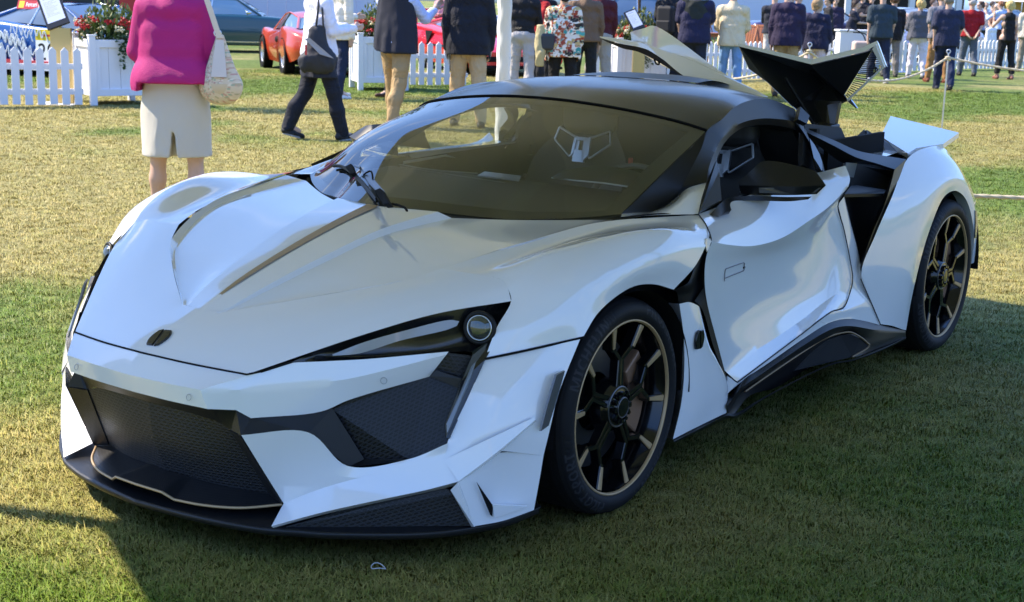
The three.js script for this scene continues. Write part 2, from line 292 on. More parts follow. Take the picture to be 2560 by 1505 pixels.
const lowSide = sheet([
  [[.8408,.2478,.6512], [.89,.3102,.5512], [.965,.2916,.4347]],
  [[.8574,.1812,.6326], [.892,.2104,.5302], [.958,.2163,.4418]],
  [[.8712,.1183,.6138], [.905,.117,.5281], [.95,.1359,.4516]],
], { nu: 8, nv: 4 });
const lowFold = plate([[.8203,.2223,.6547], [.8408,.2468,.6512], [.8715,.1182,.6135], [.8504,.1098,.5996]], 0.004);
const corner = pair('bumper_corner', crease([blade, side, canard, lowSide, lowFold], 0.45), paint);
// small side vent behind the canard, amber side lamp on the arch
const ventG = plate([[.868,.2422,.6081], [.897,.1721,.5714], [.895,.1396,.5699], [.892,.1456,.5756]], 0.004);
const ventLip = crease([plate([[.902,.176,.5774], [.902,.135,.5688], [.952,.1562,.4845]], 0.006)], 0.3);
for (const [i, s] of [[0, 1], [1, -1]]) {
  sub('side_vent', s > 0 ? ventG : mirrorX(ventG), dullBlack, corner[i]);
  const v2 = ventLip.clone(); sub('vent_blade', s > 0 ? v2 : mirrorX(v2), paint, corner[i]);
  const lamp = plate([[.9845,.5214,.3715], [.985,.5186,.4129], [.9825,.4421,.447], [.976,.3707,.4671], [.9775,.3784,.4321], [.982,.4423,.4042]], 0.006);
  sub('side_lamp', s > 0 ? lamp : mirrorX(lamp), P([0.10, 0.10, 0.11], 0.15, { clearcoat: 1 }), corner[i]);
}

// ---- grilles and carbon
const centreTop = [[0, 0.405, 0.985], [0.14, 0.402, 0.975], [.3039,.3556,.9581]], centreLow = [[0, 0.165, 0.93], [0.2, 0.16, 0.905], [.3483,.152,.8537]];
part('centre_grille', LR(sheet([centreTop, [[0, 0.28, 0.972], [0.17, 0.28, 0.955], [.3264,.2555,.9056]], centreLow], { nu: 8, nv: 6 })), grilleMesh);
const band = LR(sheet([
  [[0, 0.423, 1.02], [0.15, 0.425, 1.02], [0.288, 0.428, 1.01, 1], [.3331,.4166,.9669]],
  [[0, 0.385, 0.992], [0.15, 0.383, 0.985], [0.255, 0.372, 0.965, 1], [.3044,.3554,.9586]],
], { nu: 8, nv: 2 }));
const flank = LR(plate([[.3279,.417,.9621], [.3553,.3946,.9347], [.4859,.4106,.8041], [.5081,.4129,.7819], [.5731,.2707,.7269], [.5517,.2548,.7683], [.4836,.3554,.8514], [.3592,.3539,.9758], [.3049,.3552,.9591]], 0.01));
const jamb = LR(plate([[.3028,.3552,.9572], [.3655,.3578,.9795], [.4051,.142,.8649], [.3477,.1516,.8543]], 0.004));
part('carbon_surround', [...band, ...flank, ...jamb], carbon);
pair('side_grille', [plate([[.5009,.4087,.7741], [.5369,.4382,.7381], [.6881,.4987,.5869], [.7693,.4836,.5507], [.756,.3744,.604], [.7799,.3313,.6201], [.6877,.2806,.6723], [.566,.2664,.724]], 0.004)], grilleMesh);
pair('upper_grille', [plate([[.7341,.567,.5659], [.78,.5581,.52], [.7614,.4867,.5486], [.6937,.5094,.5863]], 0.004)], grilleMesh);
pair('grille_frame', [plate([[.4924,.4098,.8076], [.5081,.4119,.7819], [.5731,.2707,.7269], [.6883,.2842,.6817], [.6906,.2814,.6844], [.5541,.255,.7709]], 0.004)], carbon);
pair('grille_bridge', [plate([[.6993,.5035,.6007], [.711,.5195,.589], [.7734,.5004,.5566], [.767,.4735,.563]], 0.006)], carbon);
pair('lower_grille', plate([[.4568,.1048,.9212], [.6232,.1693,.7768], [.7867,.2121,.6333], [.8057,.199,.6243], [.845,.1081,.595]], 0.004), grilleMesh);
const lipOut = [[0, 0.105, 1.045], [0.2, 0.104, 1.022], [0.33, 0.102, 0.992], [0.44, 0.100, 0.952], [0.495, 0.100, 0.920], [.5789,.098,.8669], [.7916,.098,.6836], [.8938,.102,.5041], [.9215,.112,.3842]];
const lipIn = lipOut.map((p) => [p[0] * 0.8, p[1] + 0.012, p[2] * 0.78 + 0.02]);
part('front_splitter', [...LR(sheet([lipIn, offset(lipOut, [0, 0.006, -0.01]), lipOut, offset(lipOut, [-0.004, -0.016, -0.006]), offset(lipIn, [0, -0.03, 0])], { nu: 8, nv: 3 }))], carbon);
const spl = [[0, 0.152, 1.035], [0.098, 0.15, 1.030, 1], [.1317,.132,1.0137], [.2227,.131,.9903], [.3171,.132,.9421], [.3977,.138,.8633]];
spl[1] = [0.098, 0.150, 1.028, 1]; spl[2][3] = 1;
part('splitter_tray', LR(sheet([spl, [[0, 0.165, 0.93], [0.07, 0.165, 0.925], [0.1, 0.162, 0.92], [0.2, 0.16, 0.90], [0.28, 0.158, 0.88], [.3445,.1519,.8455]]], { nu: 6, nv: 3 })), carbon);
part('gold_edge', LR(tube(new Poly3(spl), 0.0042, 160, 6)), gold);

part('bumper_core', LR(sheet([[[0, 0.47, 0.93], [0.28, 0.47, 0.90], [0.42, 0.48, 0.84], [0.58, 0.50, 0.68], [0.70, 0.50, 0.52]], [[0, 0.12, 0.86], [0.28, 0.12, 0.83], [0.42, 0.12, 0.80], [0.60, 0.12, 0.66], [0.76, 0.12, 0.50]]], { nu: 6, nv: 2 }), sheet([[[0, 0.47, 0.93], [0.28, 0.47, 0.90], [0.50, 0.48, 0.72]], [[0, 0.45, 1.03], [0.27, 0.455, 1.02], [0.52, 0.50, 0.76]]], { nu: 6, nv: 1 })), dullBlack);

// ---- headlamps
const headG = (s) => {
  const t = part('headlamp', [sheet([
    [[.4382,.5481,.8638], [.4701,.5717,.8049], [.5559,.614,.7009], [.6553,.6562,.5803], [.7566,.6851,.4575], [.812,.6918,.394]],
    [[.4691,.5464,.8159], [.4668,.56,.7932], [.5469,.5861,.6931], [.6386,.6226,.5964], [.7316,.6421,.4834], [.8,.679,.3756]],
    [[.5044,.548,.7856], [.5431,.546,.7169], [.6054,.5524,.6446], [.6605,.5621,.5695], [.7323,.5875,.4827], [.79,.6339,.3835]],
    [[.5257,.5494,.7743], [.5753,.5521,.7247], [.6394,.5545,.6406], [.7253,.5643,.5547], [.7655,.5615,.5045], [.814,.5503,.5056]],
  ], { nu: 6, nv: 4 }), plate([[.818,.6878,.383], [.819,.6829,.3825], [.815,.5515,.5109], [.794,.353,.636], [.786,.3548,.6403], [.78,.3913,.6382], [.785,.499,.5752], [.79,.563,.5364], [.79,.574,.5375], [.812,.6065,.4611]], 0.008)].map((g) => s > 0 ? g : mirrorX(g)), P([0.008, 0.008, 0.009], 0.25, { clearcoat: 0.6, clearcoatRoughness: 0.2 }));
  const m = (g) => s > 0 ? g : mirrorX(g);
  sub('light_bar', m(merge([sheet([[[.5126,.5667,.7874], [.5729,.5997,.7221], [.6413,.6266,.6437], [.7194,.6519,.5456], [.7359,.6473,.5241]], [[.5162,.564,.7878], [.5637,.5689,.7363], [.637,.6009,.653], [.716,.6253,.556], [.7332,.635,.5318]]], { nu: 6, nv: 2 })])), P([0.30, 0.31, 0.34], 0.22, { clearcoat: 1, clearcoatRoughness: 0.05 }), t);
  sub('running_light', m(merge([plate([[.82,.5563,.5552], [.816,.545,.5704], [.796,.3982,.6494], [.802,.375,.6534], [.808,.3952,.6472], [.817,.499,.5819]], 0.006)])), P([0.20, 0.21, 0.23], 0.2, { clearcoat: 1 }), t);
  const c = new THREE.Vector3(...[.7824,.631,.4926]), ax = new THREE.Vector3(0.35, 0.12, 0.93).normalize(), q = new THREE.Quaternion().setFromUnitVectors(new THREE.Vector3(0, 0, 1), ax);
  const put = (g) => m(g.applyQuaternion(q).translate(c.x, c.y, c.z));
  sub('lens_ring', put(new THREE.TorusGeometry(0.0335, 0.0028, 10, 40).translate(0, 0, 0.004)), P([0.45, 0.46, 0.48], 0.2, { metalness: 1 }), t);
  sub('lens_bezel', put(new THREE.TorusGeometry(0.041, 0.006, 10, 40)), trimBlack, t);
  sub('lens_cup', put(new THREE.CylinderGeometry(0.040, 0.036, 0.05, 32, 1, true).rotateX(Math.PI / 2).translate(0, 0, -0.02)), trimBlack, t);
  sub('projector_lens', put(new THREE.SphereGeometry(0.033, 28, 16, 0, Math.PI * 2, 0, Math.PI / 2).rotateX(Math.PI / 2).scale(1, 1, 0.55)), P([0.10, 0.11, 0.10], 0.02, { clearcoat: 1, metalness: 0.6 }), t);
  return t;
};
headG(1); headG(-1);

// ---- doors
const doorRows = [
  [[.862,.8354,-.5734], [.853,.8386,-.6806], [.84,.8466,-.849], [.828,.8582,-1.103], [.815,.8665,-1.368], [.8,.8738,-1.6783], [.87,.9,-1.7458]],
  [[.935,.8089,-.5009], [.92,.8029,-.6179], [.905,.7911,-.8347], [.895,.7804,-1.1025], [.885,.8086,-1.3749], [.88,.8456,-1.5488], [.905,.8583,-1.7148]],
  [[.968,.7705,-.4693], [.958,.7409,-.6125], [.95,.7111,-.8088], [.942,.7087,-1.0605], [.938,.742,-1.2808], [.93,.7737,-1.4731], [.925,.8289,-1.6576]],
  [[.962,.7168,-.4514], [.945,.6892,-.6038], [.925,.6543,-.8778], [.91,.64,-1.1627], [.905,.6525,-1.3946], [.905,.6994,-1.5039], [.92,.7688,-1.5817]],
  [[.958,.6266,-.4623], [.935,.5942,-.6547], [.91,.5572,-.9773], [.9,.5386,-1.2729], [.902,.5395,-1.4988], [.915,.5936,-1.6076], [.935,.6197,-1.6599]],
  [[.955,.4927,-.5287], [.935,.4626,-.7122], [.912,.4376,-1.0473], [.905,.4332,-1.3288], [.915,.4481,-1.5251], [.932,.4761,-1.6169], [.945,.4546,-1.7236]],
  [[.958,.3131,-.6345], [.95,.3241,-.7851], [.935,.3381,-1.0371], [.925,.3664,-1.321], [.925,.4014,-1.5104], [.94,.4212,-1.5944], [.95,.4053,-1.6888]],
  [[.972,.2589,-.7089], [.972,.2763,-.8097], [.97,.3057,-1.0135], [.968,.3335,-1.2173], [.965,.3595,-1.363], [.962,.3699,-1.495], [.958,.3675,-1.629]],
];
const doorSkin = sheet(doorRows, { nu: 10, nv: 5, cr: [2, 6] }), dp = doorSkin.attributes.position;
const onDoor = (y, z) => { let s = 0, t = 0; for (let i = 0; i < dp.count; i++) { const d = (dp.getY(i) - y) ** 2 + (dp.getZ(i) - z) ** 2, w = 1 / (d * d + 1e-9); if (d < 0.0016) { s += w * dp.getX(i); t += w; } } return s / t; };
const doors = pair('door', crease([doorSkin.clone()], 0.42), paint);
const handle = new THREE.Shape(); handle.moveTo(-0.07, -0.016); handle.lineTo(0.062, -0.016); handle.quadraticCurveTo(0.07, -0.014, 0.07, -0.006); handle.lineTo(0.062, 0.013); handle.quadraticCurveTo(0.06, 0.017, 0.055, 0.017); handle.lineTo(-0.062, 0.017); handle.quadraticCurveTo(-0.07, 0.017, -0.07, 0.01); handle.closePath();
for (const [d, s] of [[doors[0], 1], [doors[1], -1]]) {
  const a = [.936,.639,-.7141], L = handle.getSpacedPoints(70).map((p) => [onDoor(a[1] + p.y * 0.95, a[2] - p.x * 1.2) + 0.003, a[1] + p.y * 0.95, a[2] - p.x * 1.2, 0]);
  const g = tube(L.concat([L[0]]), 0.0017, 90, 5); sub('door_handle', s > 0 ? g : mirrorX(g), S([0.20, 0.20, 0.22], 0.5), d);
  const k = rbox(0.004, 0.006, 0.014, 0.001, ...((p) => [onDoor(p[1], p[2]) + 0.001, p[1], p[2]])([.931,.6353,-.7981])); sub('key_lock', s > 0 ? k : mirrorX(k), dullBlack, d);
  const gp = merge([seam([[.866,.8367,-.5659], [.937,.8095,-.4971], [.97,.7712,-.4655], [.966,.7414,-.4431]], 0.002), seam([[.929,.8302,-1.6477], [.925,.7706,-1.5696], [.934,.6751,-1.6204], [.944,.5407,-1.6853], [.949,.4564,-1.7152], [.954,.4075,-1.6788], [.961,.3692,-1.6216], [.965,.3716,-1.4877], [.971,.3352,-1.2104], [.975,.2607,-.7027]], 0.0024, 70), seam([[.966,.296,-.6394], [.976,.2614,-.7007]], 0.002)]);
  sub('door_gap', s > 0 ? gp : mirrorX(gp), S([0.03, 0.03, 0.033], 0.7), d);
}
// black Y-shaped vent between wing and door, white vane behind the front wheel
pair('wing_vent', [crease([sheet([
  [[.972,.7716,-.4172], [.976,.7561,-.3928], [.982,.7025,-.3368], [.984,.6677,-.3049], [.983,.6558,-.2143]],
  [[.955,.7518,-.4586], [.945,.7082,-.4649], [.935,.6597,-.4698], [.935,.6195,-.4268], [.94,.6187,-.3183]],
  [[.96,.7392,-.4545], [.952,.6709,-.4723], [.945,.6117,-.4872], [.935,.5746,-.46], [.93,.5855,-.3449]],
], { nu: 6, nv: 4 }), sheet([
  [[.955,.6255,-.4671], [.955,.5862,-.4792], [.957,.5384,-.5015], [.96,.4152,-.5706], [.968,.273,-.6434]],
  [[.94,.5799,-.4313], [.95,.5679,-.4427], [.955,.5376,-.4698], [.962,.4161,-.5363], [.97,.2784,-.6338]],
], { nu: 6, nv: 2 })], 0.5)], trimBlack);
const vanes = pair('wheel_vane', crease([sheet([
  [[.9,.5841,-.3356], [.9,.4701,-.3781], [.89,.3496,-.4215], [.88,.2084,-.4358], [.87,.1151,-.4163]],
  [[.965,.5975,-.2879], [.97,.4927,-.3164], [.968,.3807,-.336], [.962,.264,-.3384], [.95,.1494,-.3181]],
  [[.972,.5966,-.3345], [.98,.4843,-.3716], [.982,.3671,-.4154], [.978,.2451,-.4362], [.965,.162,-.4221]],
  [[.968,.5718,-.407], [.972,.4336,-.4831], [.975,.3785,-.5282], [.975,.2662,-.6244], [.972,.1677,-.6347]],
  [[.95,.554,-.4538], [.955,.4102,-.5296], [.958,.3602,-.576], [.962,.2568,-.6569], [.958,.1573,-.668]],
], { nu: 8, nv: 5, cr: [1] })], 0.45), paint);
for (const [v, s] of [[vanes[0], 1], [vanes[1], -1]]) { const g = badge(0.95).rotateZ(0.12).rotateY(Math.PI / 2).translate(...[.984,.469,-.39]); sub('badge', s > 0 ? g : mirrorX(g), gloss, v); }

// ---- sills
const sills = pair('side_sill', crease([sheet([
  [[.965,.2105,-.648], [.968,.2577,-.7712], [.968,.2689,-.8938], [.965,.3109,-1.2275], [.962,.3303,-1.4491], [.963,.3261,-1.57], [.967,.3092,-1.6906], [.985,.2444,-1.9535], [.998,.1714,-2.2214]],
  [[.985,.1976,-.6135], [.985,.2348,-.6924], [.985,.2602,-.8855], [.985,.2968,-1.1999], [.985,.3126,-1.3995], [.985,.3099,-1.5213], [.99,.2932,-1.6384], [.998,.2353,-1.8792], [1,.1639,-2.2178]],
  [[.965,.157,-.6672], [.96,.2075,-.7571], [.955,.2246,-1.0042], [.95,.2446,-1.3141], [.95,.2532,-1.5207], [.95,.2492,-1.6304], [.965,.2442,-1.7079], [.998,.1962,-1.836], [1,.1535,-2.2202]],
  [[.97,.1464,-.7038], [.955,.1774,-.8323], [.93,.1472,-1.1211], [.92,.1577,-1.4243], [.93,.1655,-1.5824], [.95,.1578,-1.6633], [.985,.1586,-1.6795], [1,.1521,-1.8401], [1,.1421,-2.2285]],
], { nu: 6, nv: 4, cr: [1, 2] }), sheet([
  [[.95,.1474,-.3239], [.962,.16,-.4278], [.968,.1638,-.6428], [.972,.15,-.7007], [.985,.1682,-.8731], [1,.1854,-1.4325], [1.01,.1672,-1.6177], [1.01,.1524,-1.9358], [1,.1432,-2.2301]],
  [[.96,.1463,-.3064], [.97,.1541,-.4197], [.978,.1604,-.629], [.985,.1483,-.6871], [.995,.1686,-.8589], [1.01,.1851,-1.417], [1.02,.1679,-1.5967], [1.02,.1529,-1.9137], [1.01,.1456,-2.2029]],
  [[.9,.1004,-.4286], [.9,.0987,-.5718], [.9,.0976,-.8002], [.9,.0816,-.8689], [.9,.1039,-1.0691], [.9,.1107,-1.6931], [.9,.0841,-1.9019], [.9,.0658,-2.2385], [.9,.0613,-2.5162]],
], { nu: 5, nv: 2, line: true })], 0.5), satin);
for (const [p, s] of [[sills[0], 1], [sills[1], -1]]) {
  const duct = plate([[.935,.1845,-1.2427], [.945,.2543,-1.4411], [.958,.2576,-1.6022], [.975,.2527,-1.6661], [.996,.2311,-1.717], [1.001,.1857,-1.8053], [.99,.1647,-1.6663], [.94,.1688,-1.5743]], 0.002);
  sub('sill_duct', s > 0 ? duct : mirrorX(duct), S([0.004, 0.004, 0.004], 0.9), p);
  const g = merge([tube([[.967,.2097,-.7794], [.962,.2302,-.9888], [.958,.2591,-1.294], [.958,.2717,-1.4686], [.965,.2699,-1.5834], [.982,.2658,-1.6468], [1,.2391,-1.7057], [1.004,.1901,-1.802]], 0.004, 60, 6), tube([[1.004,.1901,-1.802], [1.004,.1817,-1.7903], [.996,.1673,-1.6514]], 0.0035, 20, 6)]);
  sub('gold_edge', s > 0 ? g : mirrorX(g), P([0.24, 0.16, 0.08], 0.42, { metalness: 0.3 }), p);
}

// ---- rear wings, wrapped round the wheel arch
const arA = [[1,.1746,-2.221], [1.01,.3155,-2.2275], [1.015,.5076,-2.3018], [1.02,.6184,-2.3679], [1.02,.7117,-2.4741], [1.02,.7335,-2.613], [1.015,.6831,-2.7926], [1.01,.5835,-2.9257], [1,.4569,-3.0275], [.99,.3443,-3.0558]];
const arF = [[1,.1845,-2.1811], [1.017,.3418,-2.1555], [1.03,.546,-2.1788], [1.032,.654,-2.2477], [1.032,.7485,-2.3601], [1.03,.7915,-2.547], [1.022,.7578,-2.7395], [1.015,.652,-2.9178], [1.005,.5335,-3.0292], [.99,.353,-3.1049]];
const arO = [[.988,.2477,-1.9452], [.978,.3502,-1.8542], [.968,.4895,-1.7506], [.98,.6262,-1.8343], [.98,.7605,-1.9773], [.935,.895,-2.2461], [.93,.9253,-2.5259], [.905,.8931,-2.7938], [.9,.7947,-3.0232], [.93,.7282,-3.0524]];
const arM = arO.map((p, i) => [lerp(p[0], arF[i][0], 0.55) + 0.004, lerp(p[1], arF[i][1], 0.5) + (i > 5 ? 0.02 : 0.004), lerp(p[2], arF[i][2], 0.5)]);
const arI = arA.map((p) => [p[0] - 0.05, p[1] + 0.004, p[2]]);
const rearQ = sheet([arO, arM, arF, arA, arI], { nu: 8, nv: 6, cr: [3] });
const shoulderIn = sheet([arO.slice(4), [[.95,.7538,-2.0478], [.9,.8825,-2.3394], [.78,.8675,-2.8449], [0.72, 0.885, -2.75], [0.70, 0.86, -3.0], [0.70, 0.80, -3.25]]], { nu: 6, nv: 4 });
const lowQ = sheet([   // white panel between door and rear wing
  [[.918,.7681,-1.5865], [.927,.6723,-1.6375], [.938,.5379,-1.7002], [.943,.453,-1.732], [.948,.4027,-1.6957], [.956,.3648,-1.6359], [.96,.3668,-1.5002], [.962,.3566,-1.3703]],
  [[.925,.7936,-1.6195], [.93,.6786,-1.6956], [.935,.5524,-1.7826], [.955,.4633,-1.7843], [.962,.405,-1.8288], [.975,.3485,-1.8621], [.965,.325,-1.6762], [.962,.3316,-1.4488]],
  [[.9,.788,-1.6829], [.905,.6679,-1.7641], [.93,.5344,-1.8148], [.966,.4818,-1.757], [.976,.3498,-1.8627], [.987,.2468,-1.9497], [.967,.3093,-1.6938], [.963,.3283,-1.4547]],
], { nu: 6, nv: 4 });
const sillTop = sheet([[[.97,.2565,-.7131], [.97,.2739,-.814], [.968,.3033,-1.0181], [.966,.331,-1.2221], [.963,.3571,-1.3679]], [[.968,.2333,-.6455], [.967,.2559,-.7734], [.967,.2791,-.9714], [.966,.3103,-1.2254], [.963,.3296,-1.4544]]], { nu: 6, nv: 2 });
const toe = plate([[.966,.2936,-.6373], [.97,.2585,-.7093], [.968,.2343,-.6407], [.968,.2637,-.6348]], 0.004);
pair('rear_wing_panel', crease([rearQ, shoulderIn], 0.5), paint);
pair('lower_quarter', crease([lowQ, sillTop, toe], 0.5), paint);
pair('wing_cut', seam([[.974,.4634,-1.7345], [.981,.3519,-1.8464], [.991,.2493,-1.939]], 0.002), dullBlack);

// ---- roof, screen pillars and frames
const roofRows = [
  [[0, 1.150, -0.86], [0.2, 1.143, -0.87], [0.4, 1.123, -0.90], [0.55, 1.099, -0.936], [0.66, 1.068, -0.985]],
  [[0, 1.188, -1.08], [0.2, 1.183, -1.09], [0.38, 1.168, -1.11], [0.53, 1.142, -1.14], [0.655, 1.100, -1.10]],
  [[0, 1.203, -1.32], [0.2, 1.199, -1.32], [0.38, 1.186, -1.33], [0.53, 1.164, -1.34], [0.64, 1.136, -1.22]],
  [[0, 1.198, -1.58], [0.2, 1.196, -1.56], [0.38, 1.184, -1.55], [0.52, 1.166, -1.53], [.625,1.1551,-1.3901]],
  [[0, 1.170, -1.86], [0.2, 1.168, -1.84], [0.38, 1.158, -1.80], [0.51, 1.143, -1.74], [.61,1.1483,-1.5855]],
];
const roof = part('roof', crease(LR(sheet(roofRows, { nu: 8, nv: 6 })), 0.6), roofSatin);
// door-frame shell: from the roof edge down to the window opening, then down the screen pillar
const frameOut = [[.7689,.9102,-.7944], [.7405,.9458,-.8555], [.706,.9966,-.9612], [.6808,1.0353,-1.0573], [.6617,1.0638,-1.1645], [.6513,1.0812,-1.2949], [.6455,1.0841,-1.4441], [.6469,1.0718,-1.6212], [.6516,1.0573,-1.7296]];
const pillarOut = [[.7237,.8971,-.7024], [.7149,.9501,-.7752], [.6894,1.0176,-.8964], [0.66, 1.068, -0.985], [0.655, 1.100, -1.10], [0.64, 1.136, -1.22], [.625,1.1551,-1.3901], [.61,1.1483,-1.5855], [.595,1.0981,-1.8459]];
const dlo = [[.744,.9266,-.9016], [.7218,.9503,-.9416], [.6868,1.0003,-1.0452], [.6626,1.0323,-1.1517], [.6452,1.0547,-1.2742], [.6369,1.0602,-1.3791], [.6339,1.0569,-1.4936], [.6369,1.0419,-1.647], [.6468,1.0221,-1.7576]];
const frames = pair('roof_frame', [crease([sheet([pillarOut, frameOut, dlo], { nu: 8, nv: 4, cr: [1] })], 0.5),
  sheet([dlo, dlo.map((p) => [p[0] - 0.05, p[1] - 0.012, p[2]])], { nu: 8, nv: 1 })], satin);
// rear of the window opening: buttress, black sail below the mirror
pair('window_sail', [plate([[.864,.8373,-.5715], [.7715,.9109,-.7895], [.7385,.9659,-.9044], [.759,.9316,-.8885], [.852,.8557,-.7383]], 0.012)], satin);
pair('rear_pillar', [crease([sheet([
  [[.595,1.0981,-1.8459], [.63,1.0719,-1.8041], [.655,1.0269,-1.8229], [.69,.9629,-1.829], [.72,.9071,-1.8574], [.74,.8632,-1.8506]],
  [[.6516,1.0573,-1.7296], [.6669,1.0318,-1.7538], [.6966,.9823,-1.7745], [.7288,.9286,-1.7843], [.7548,.8854,-1.7821], [.7674,.8643,-1.7754]],
  [[.6468,1.0221,-1.7576], [.6592,1.0014,-1.7877], [.6771,.9714,-1.8013], [.7044,.9261,-1.7909], [.7267,.8888,-1.7715], [.7378,.8703,-1.7619]],
], { nu: 6, nv: 3 }), plate([[.6604,1.0593,-1.7043], [.6337,1.1038,-1.7789], [.6554,1.0677,-1.8215], [.6725,1.0392,-1.7643]], 0.02)], 0.5)], satin);
pair('quarter_glass', [plate([[.6978,.9903,-1.7704], [.713,.9649,-1.7893], [.735,.9283,-1.795], [.752,.9001,-1.7859], [.7704,.8693,-1.7493], [.7627,.8822,-1.7064]], 0.004)], darkGlass);

// ---- windscreen
const glassLow = [[0, 0.838, 0.047], [0.11, 0.837, 0.018], [0.217, 0.830, -0.03], [0.33, 0.815, -0.13], [0.42, 0.815, -0.165], [0.588, 0.825, -0.286], [0.687, 0.838, -0.375]];
const glassMid = [[0, 1.02, -0.38], [0.12, 1.018, -0.39], [0.24, 1.013, -0.40], [0.36, 1.004, -0.425], [0.48, 0.99, -0.47], [0.60, 0.972, -0.55], [0.683, 0.955, -0.655]];
const glassTop = [[0, 1.149, -0.858], [0.12, 1.1465, -0.863], [0.24, 1.139, -0.875], [0.36, 1.127, -0.893], [0.48, 1.110, -0.918], [0.58, 1.091, -0.945], [0.658, 1.067, -0.984]];
const screenRows = [glassLow, glassMid, glassTop];
const screen = part('windscreen', crease(LR(sheet(screenRows, { nu: 8, nv: 14 })), 0.9), P([0.84, 0.86, 0.84], 0.0, { transmission: 1, thickness: 0, ior: 2.1 }));
{ // black ceramic border inside the glass and the pillars' faces
  const N = 12, mid = (k, t) => { const sp = splineOf([glassLow[k], glassMid[k], glassTop[k]].map((p) => [p[0], p[1] - 0.006, p[2] - 0.002])); const p = sampleAt(sp, t); return [p.x, p.y, p.z]; };
  const inner = (t) => { const a = mid(6, t), b = mid(5, t); return [lerp(a[0], b[0], 0.55), lerp(a[1], b[1], 0.55), lerp(a[2], b[2], 0.55)]; };
  const ts = Array.from({ length: N + 1 }, (_, i) => i / N), sideL = sheet([ts.map((t) => mid(6, t)), ts.map(inner)], { nu: 2, nv: 1 });
  const lowB = sheet([0, 1, 2, 3, 4, 5, 6].map((k) => [mid(k, 0), mid(k, 0.035), mid(k, 0.075)]), { nu: 3, nv: 4 }), topB = sheet([0, 1, 2, 3, 4, 5, 6].map((k) => [mid(k, 1), mid(k, 0.985), mid(k, 0.965)]), { nu: 3, nv: 4 });
  sub('screen_border', LR(sideL, lowB, topB), S([0.007, 0.007, 0.007], 0.5), screen);
  const pil = sheet([ts.map((t) => mid(6, t)), [pillarOut[0], pillarOut[1], pillarOut[2], pillarOut[3]]], { nu: 8, nv: 2 });
  pair('screen_pillar', (crease([sheet([[[0.687, 0.838, -0.375], [.6979,.8335,-.6182], [.7153,.8628,-.6816], [.7237,.8971,-.7024], [.7149,.9501,-.7752], [.6894,1.0176,-.8964], [0.66, 1.068, -0.985]], [glassLow[6], mid(6, 0.15), mid(6, 0.3), mid(6, 0.5), mid(6, 0.68), mid(6, 0.85), glassTop[6]]], { nu: 6, nv: 2 })], 0.5)), trimBlack);
  void pil;
  part('header_seam', LR(seam(glassTop.map((p) => [p[0], p[1] + 0.002, p[2]]), 0.004)), dullBlack);
}
// right-hand scuttle well (mirrored, dark) in front of the screen corner
pair('scuttle_panel', [sheet([[[0.42, 0.806, -0.155], [0.53, 0.808, -0.215], [0.62, 0.812, -0.29], [0.69, 0.83, -0.36]], [[0.42, 0.79, -0.20], [0.56, 0.79, -0.30], [0.64, 0.80, -0.36], [0.68, 0.83, -0.385]]], { nu: 6, nv: 2 })], trimBlack);

// ---- single wiper
{
  const spine1 = [[-.5033,.8929,-.3066], [-.4431,.8987,-.2794], [-.337,.8962,-.2118], [-.209,.8852,-.1212], [-.0762,.8696,-.0204], [.0284,.8556,.0578]], top1 = [[-.4795,.8999,-.2847], [-.4192,.9055,-.2571], [-.3143,.9031,-.1904], [-.1879,.8925,-.1012], [-.055,.877,-.0006], [.0287,.8649,.0622]];
  const w = part('wiper', merge([tube(spine1, 0.0055, 60, 6), tube(top1, 0.0040, 60, 6), sheet([spine1, top1], { nu: 6, nv: 2 })]), trimBlack);
  sub('wiper_arm', [plate([[-.2556,.9164,-.171], [-.1738,.9061,-.106], [-.1025,.8942,-.0448], [.038,.8796,.0573], [.0603,.8888,.0566], [-.0762,.906,-.0472], [-.153,.9101,-.0998], [-.2499,.9213,-.1751]], 0.007), plate([[-.3148,.9198,-.2102], [-.2463,.9231,-.1712], [-.2409,.9179,-.16], [-.2894,.9172,-.191]], 0.005)], P([0.16, 0.18, 0.21], 0.3, { metalness: 0.6 }), w);
  sub('wiper_pivot', plate([[.0434,.8793,.0625], [.0649,.8888,.0609], [.1083,.8797,.0963], [.1863,.862,.1581], [.1421,.8532,.1358], [.0808,.868,.0947]], 0.022), dullBlack, w);
  sub('blade_clip', plate([[-.3328,.9036,-.1991], [-.3053,.9167,-.1998], [-.2475,.9038,-.1483], [-.2248,.8979,-.1318], [-.2511,.8909,-.1367]], 0.016), dullBlack, w);
  sub('washer_hose', tube([[-.1751,.9073,-.104], [-.1613,.9166,-.104], [-.1375,.9247,-.096], [-.1107,.9202,-.076], [-.0854,.9048,-.0509]], 0.0032, 24, 5), dullBlack, w);
  sub('hose', tube([[.1514,.8665,.1241], [.2039,.8683,.1497], [.2416,.8669,.1684], [.2621,.8624,.1845]], 0.004, 20, 6), dullBlack, w);
}

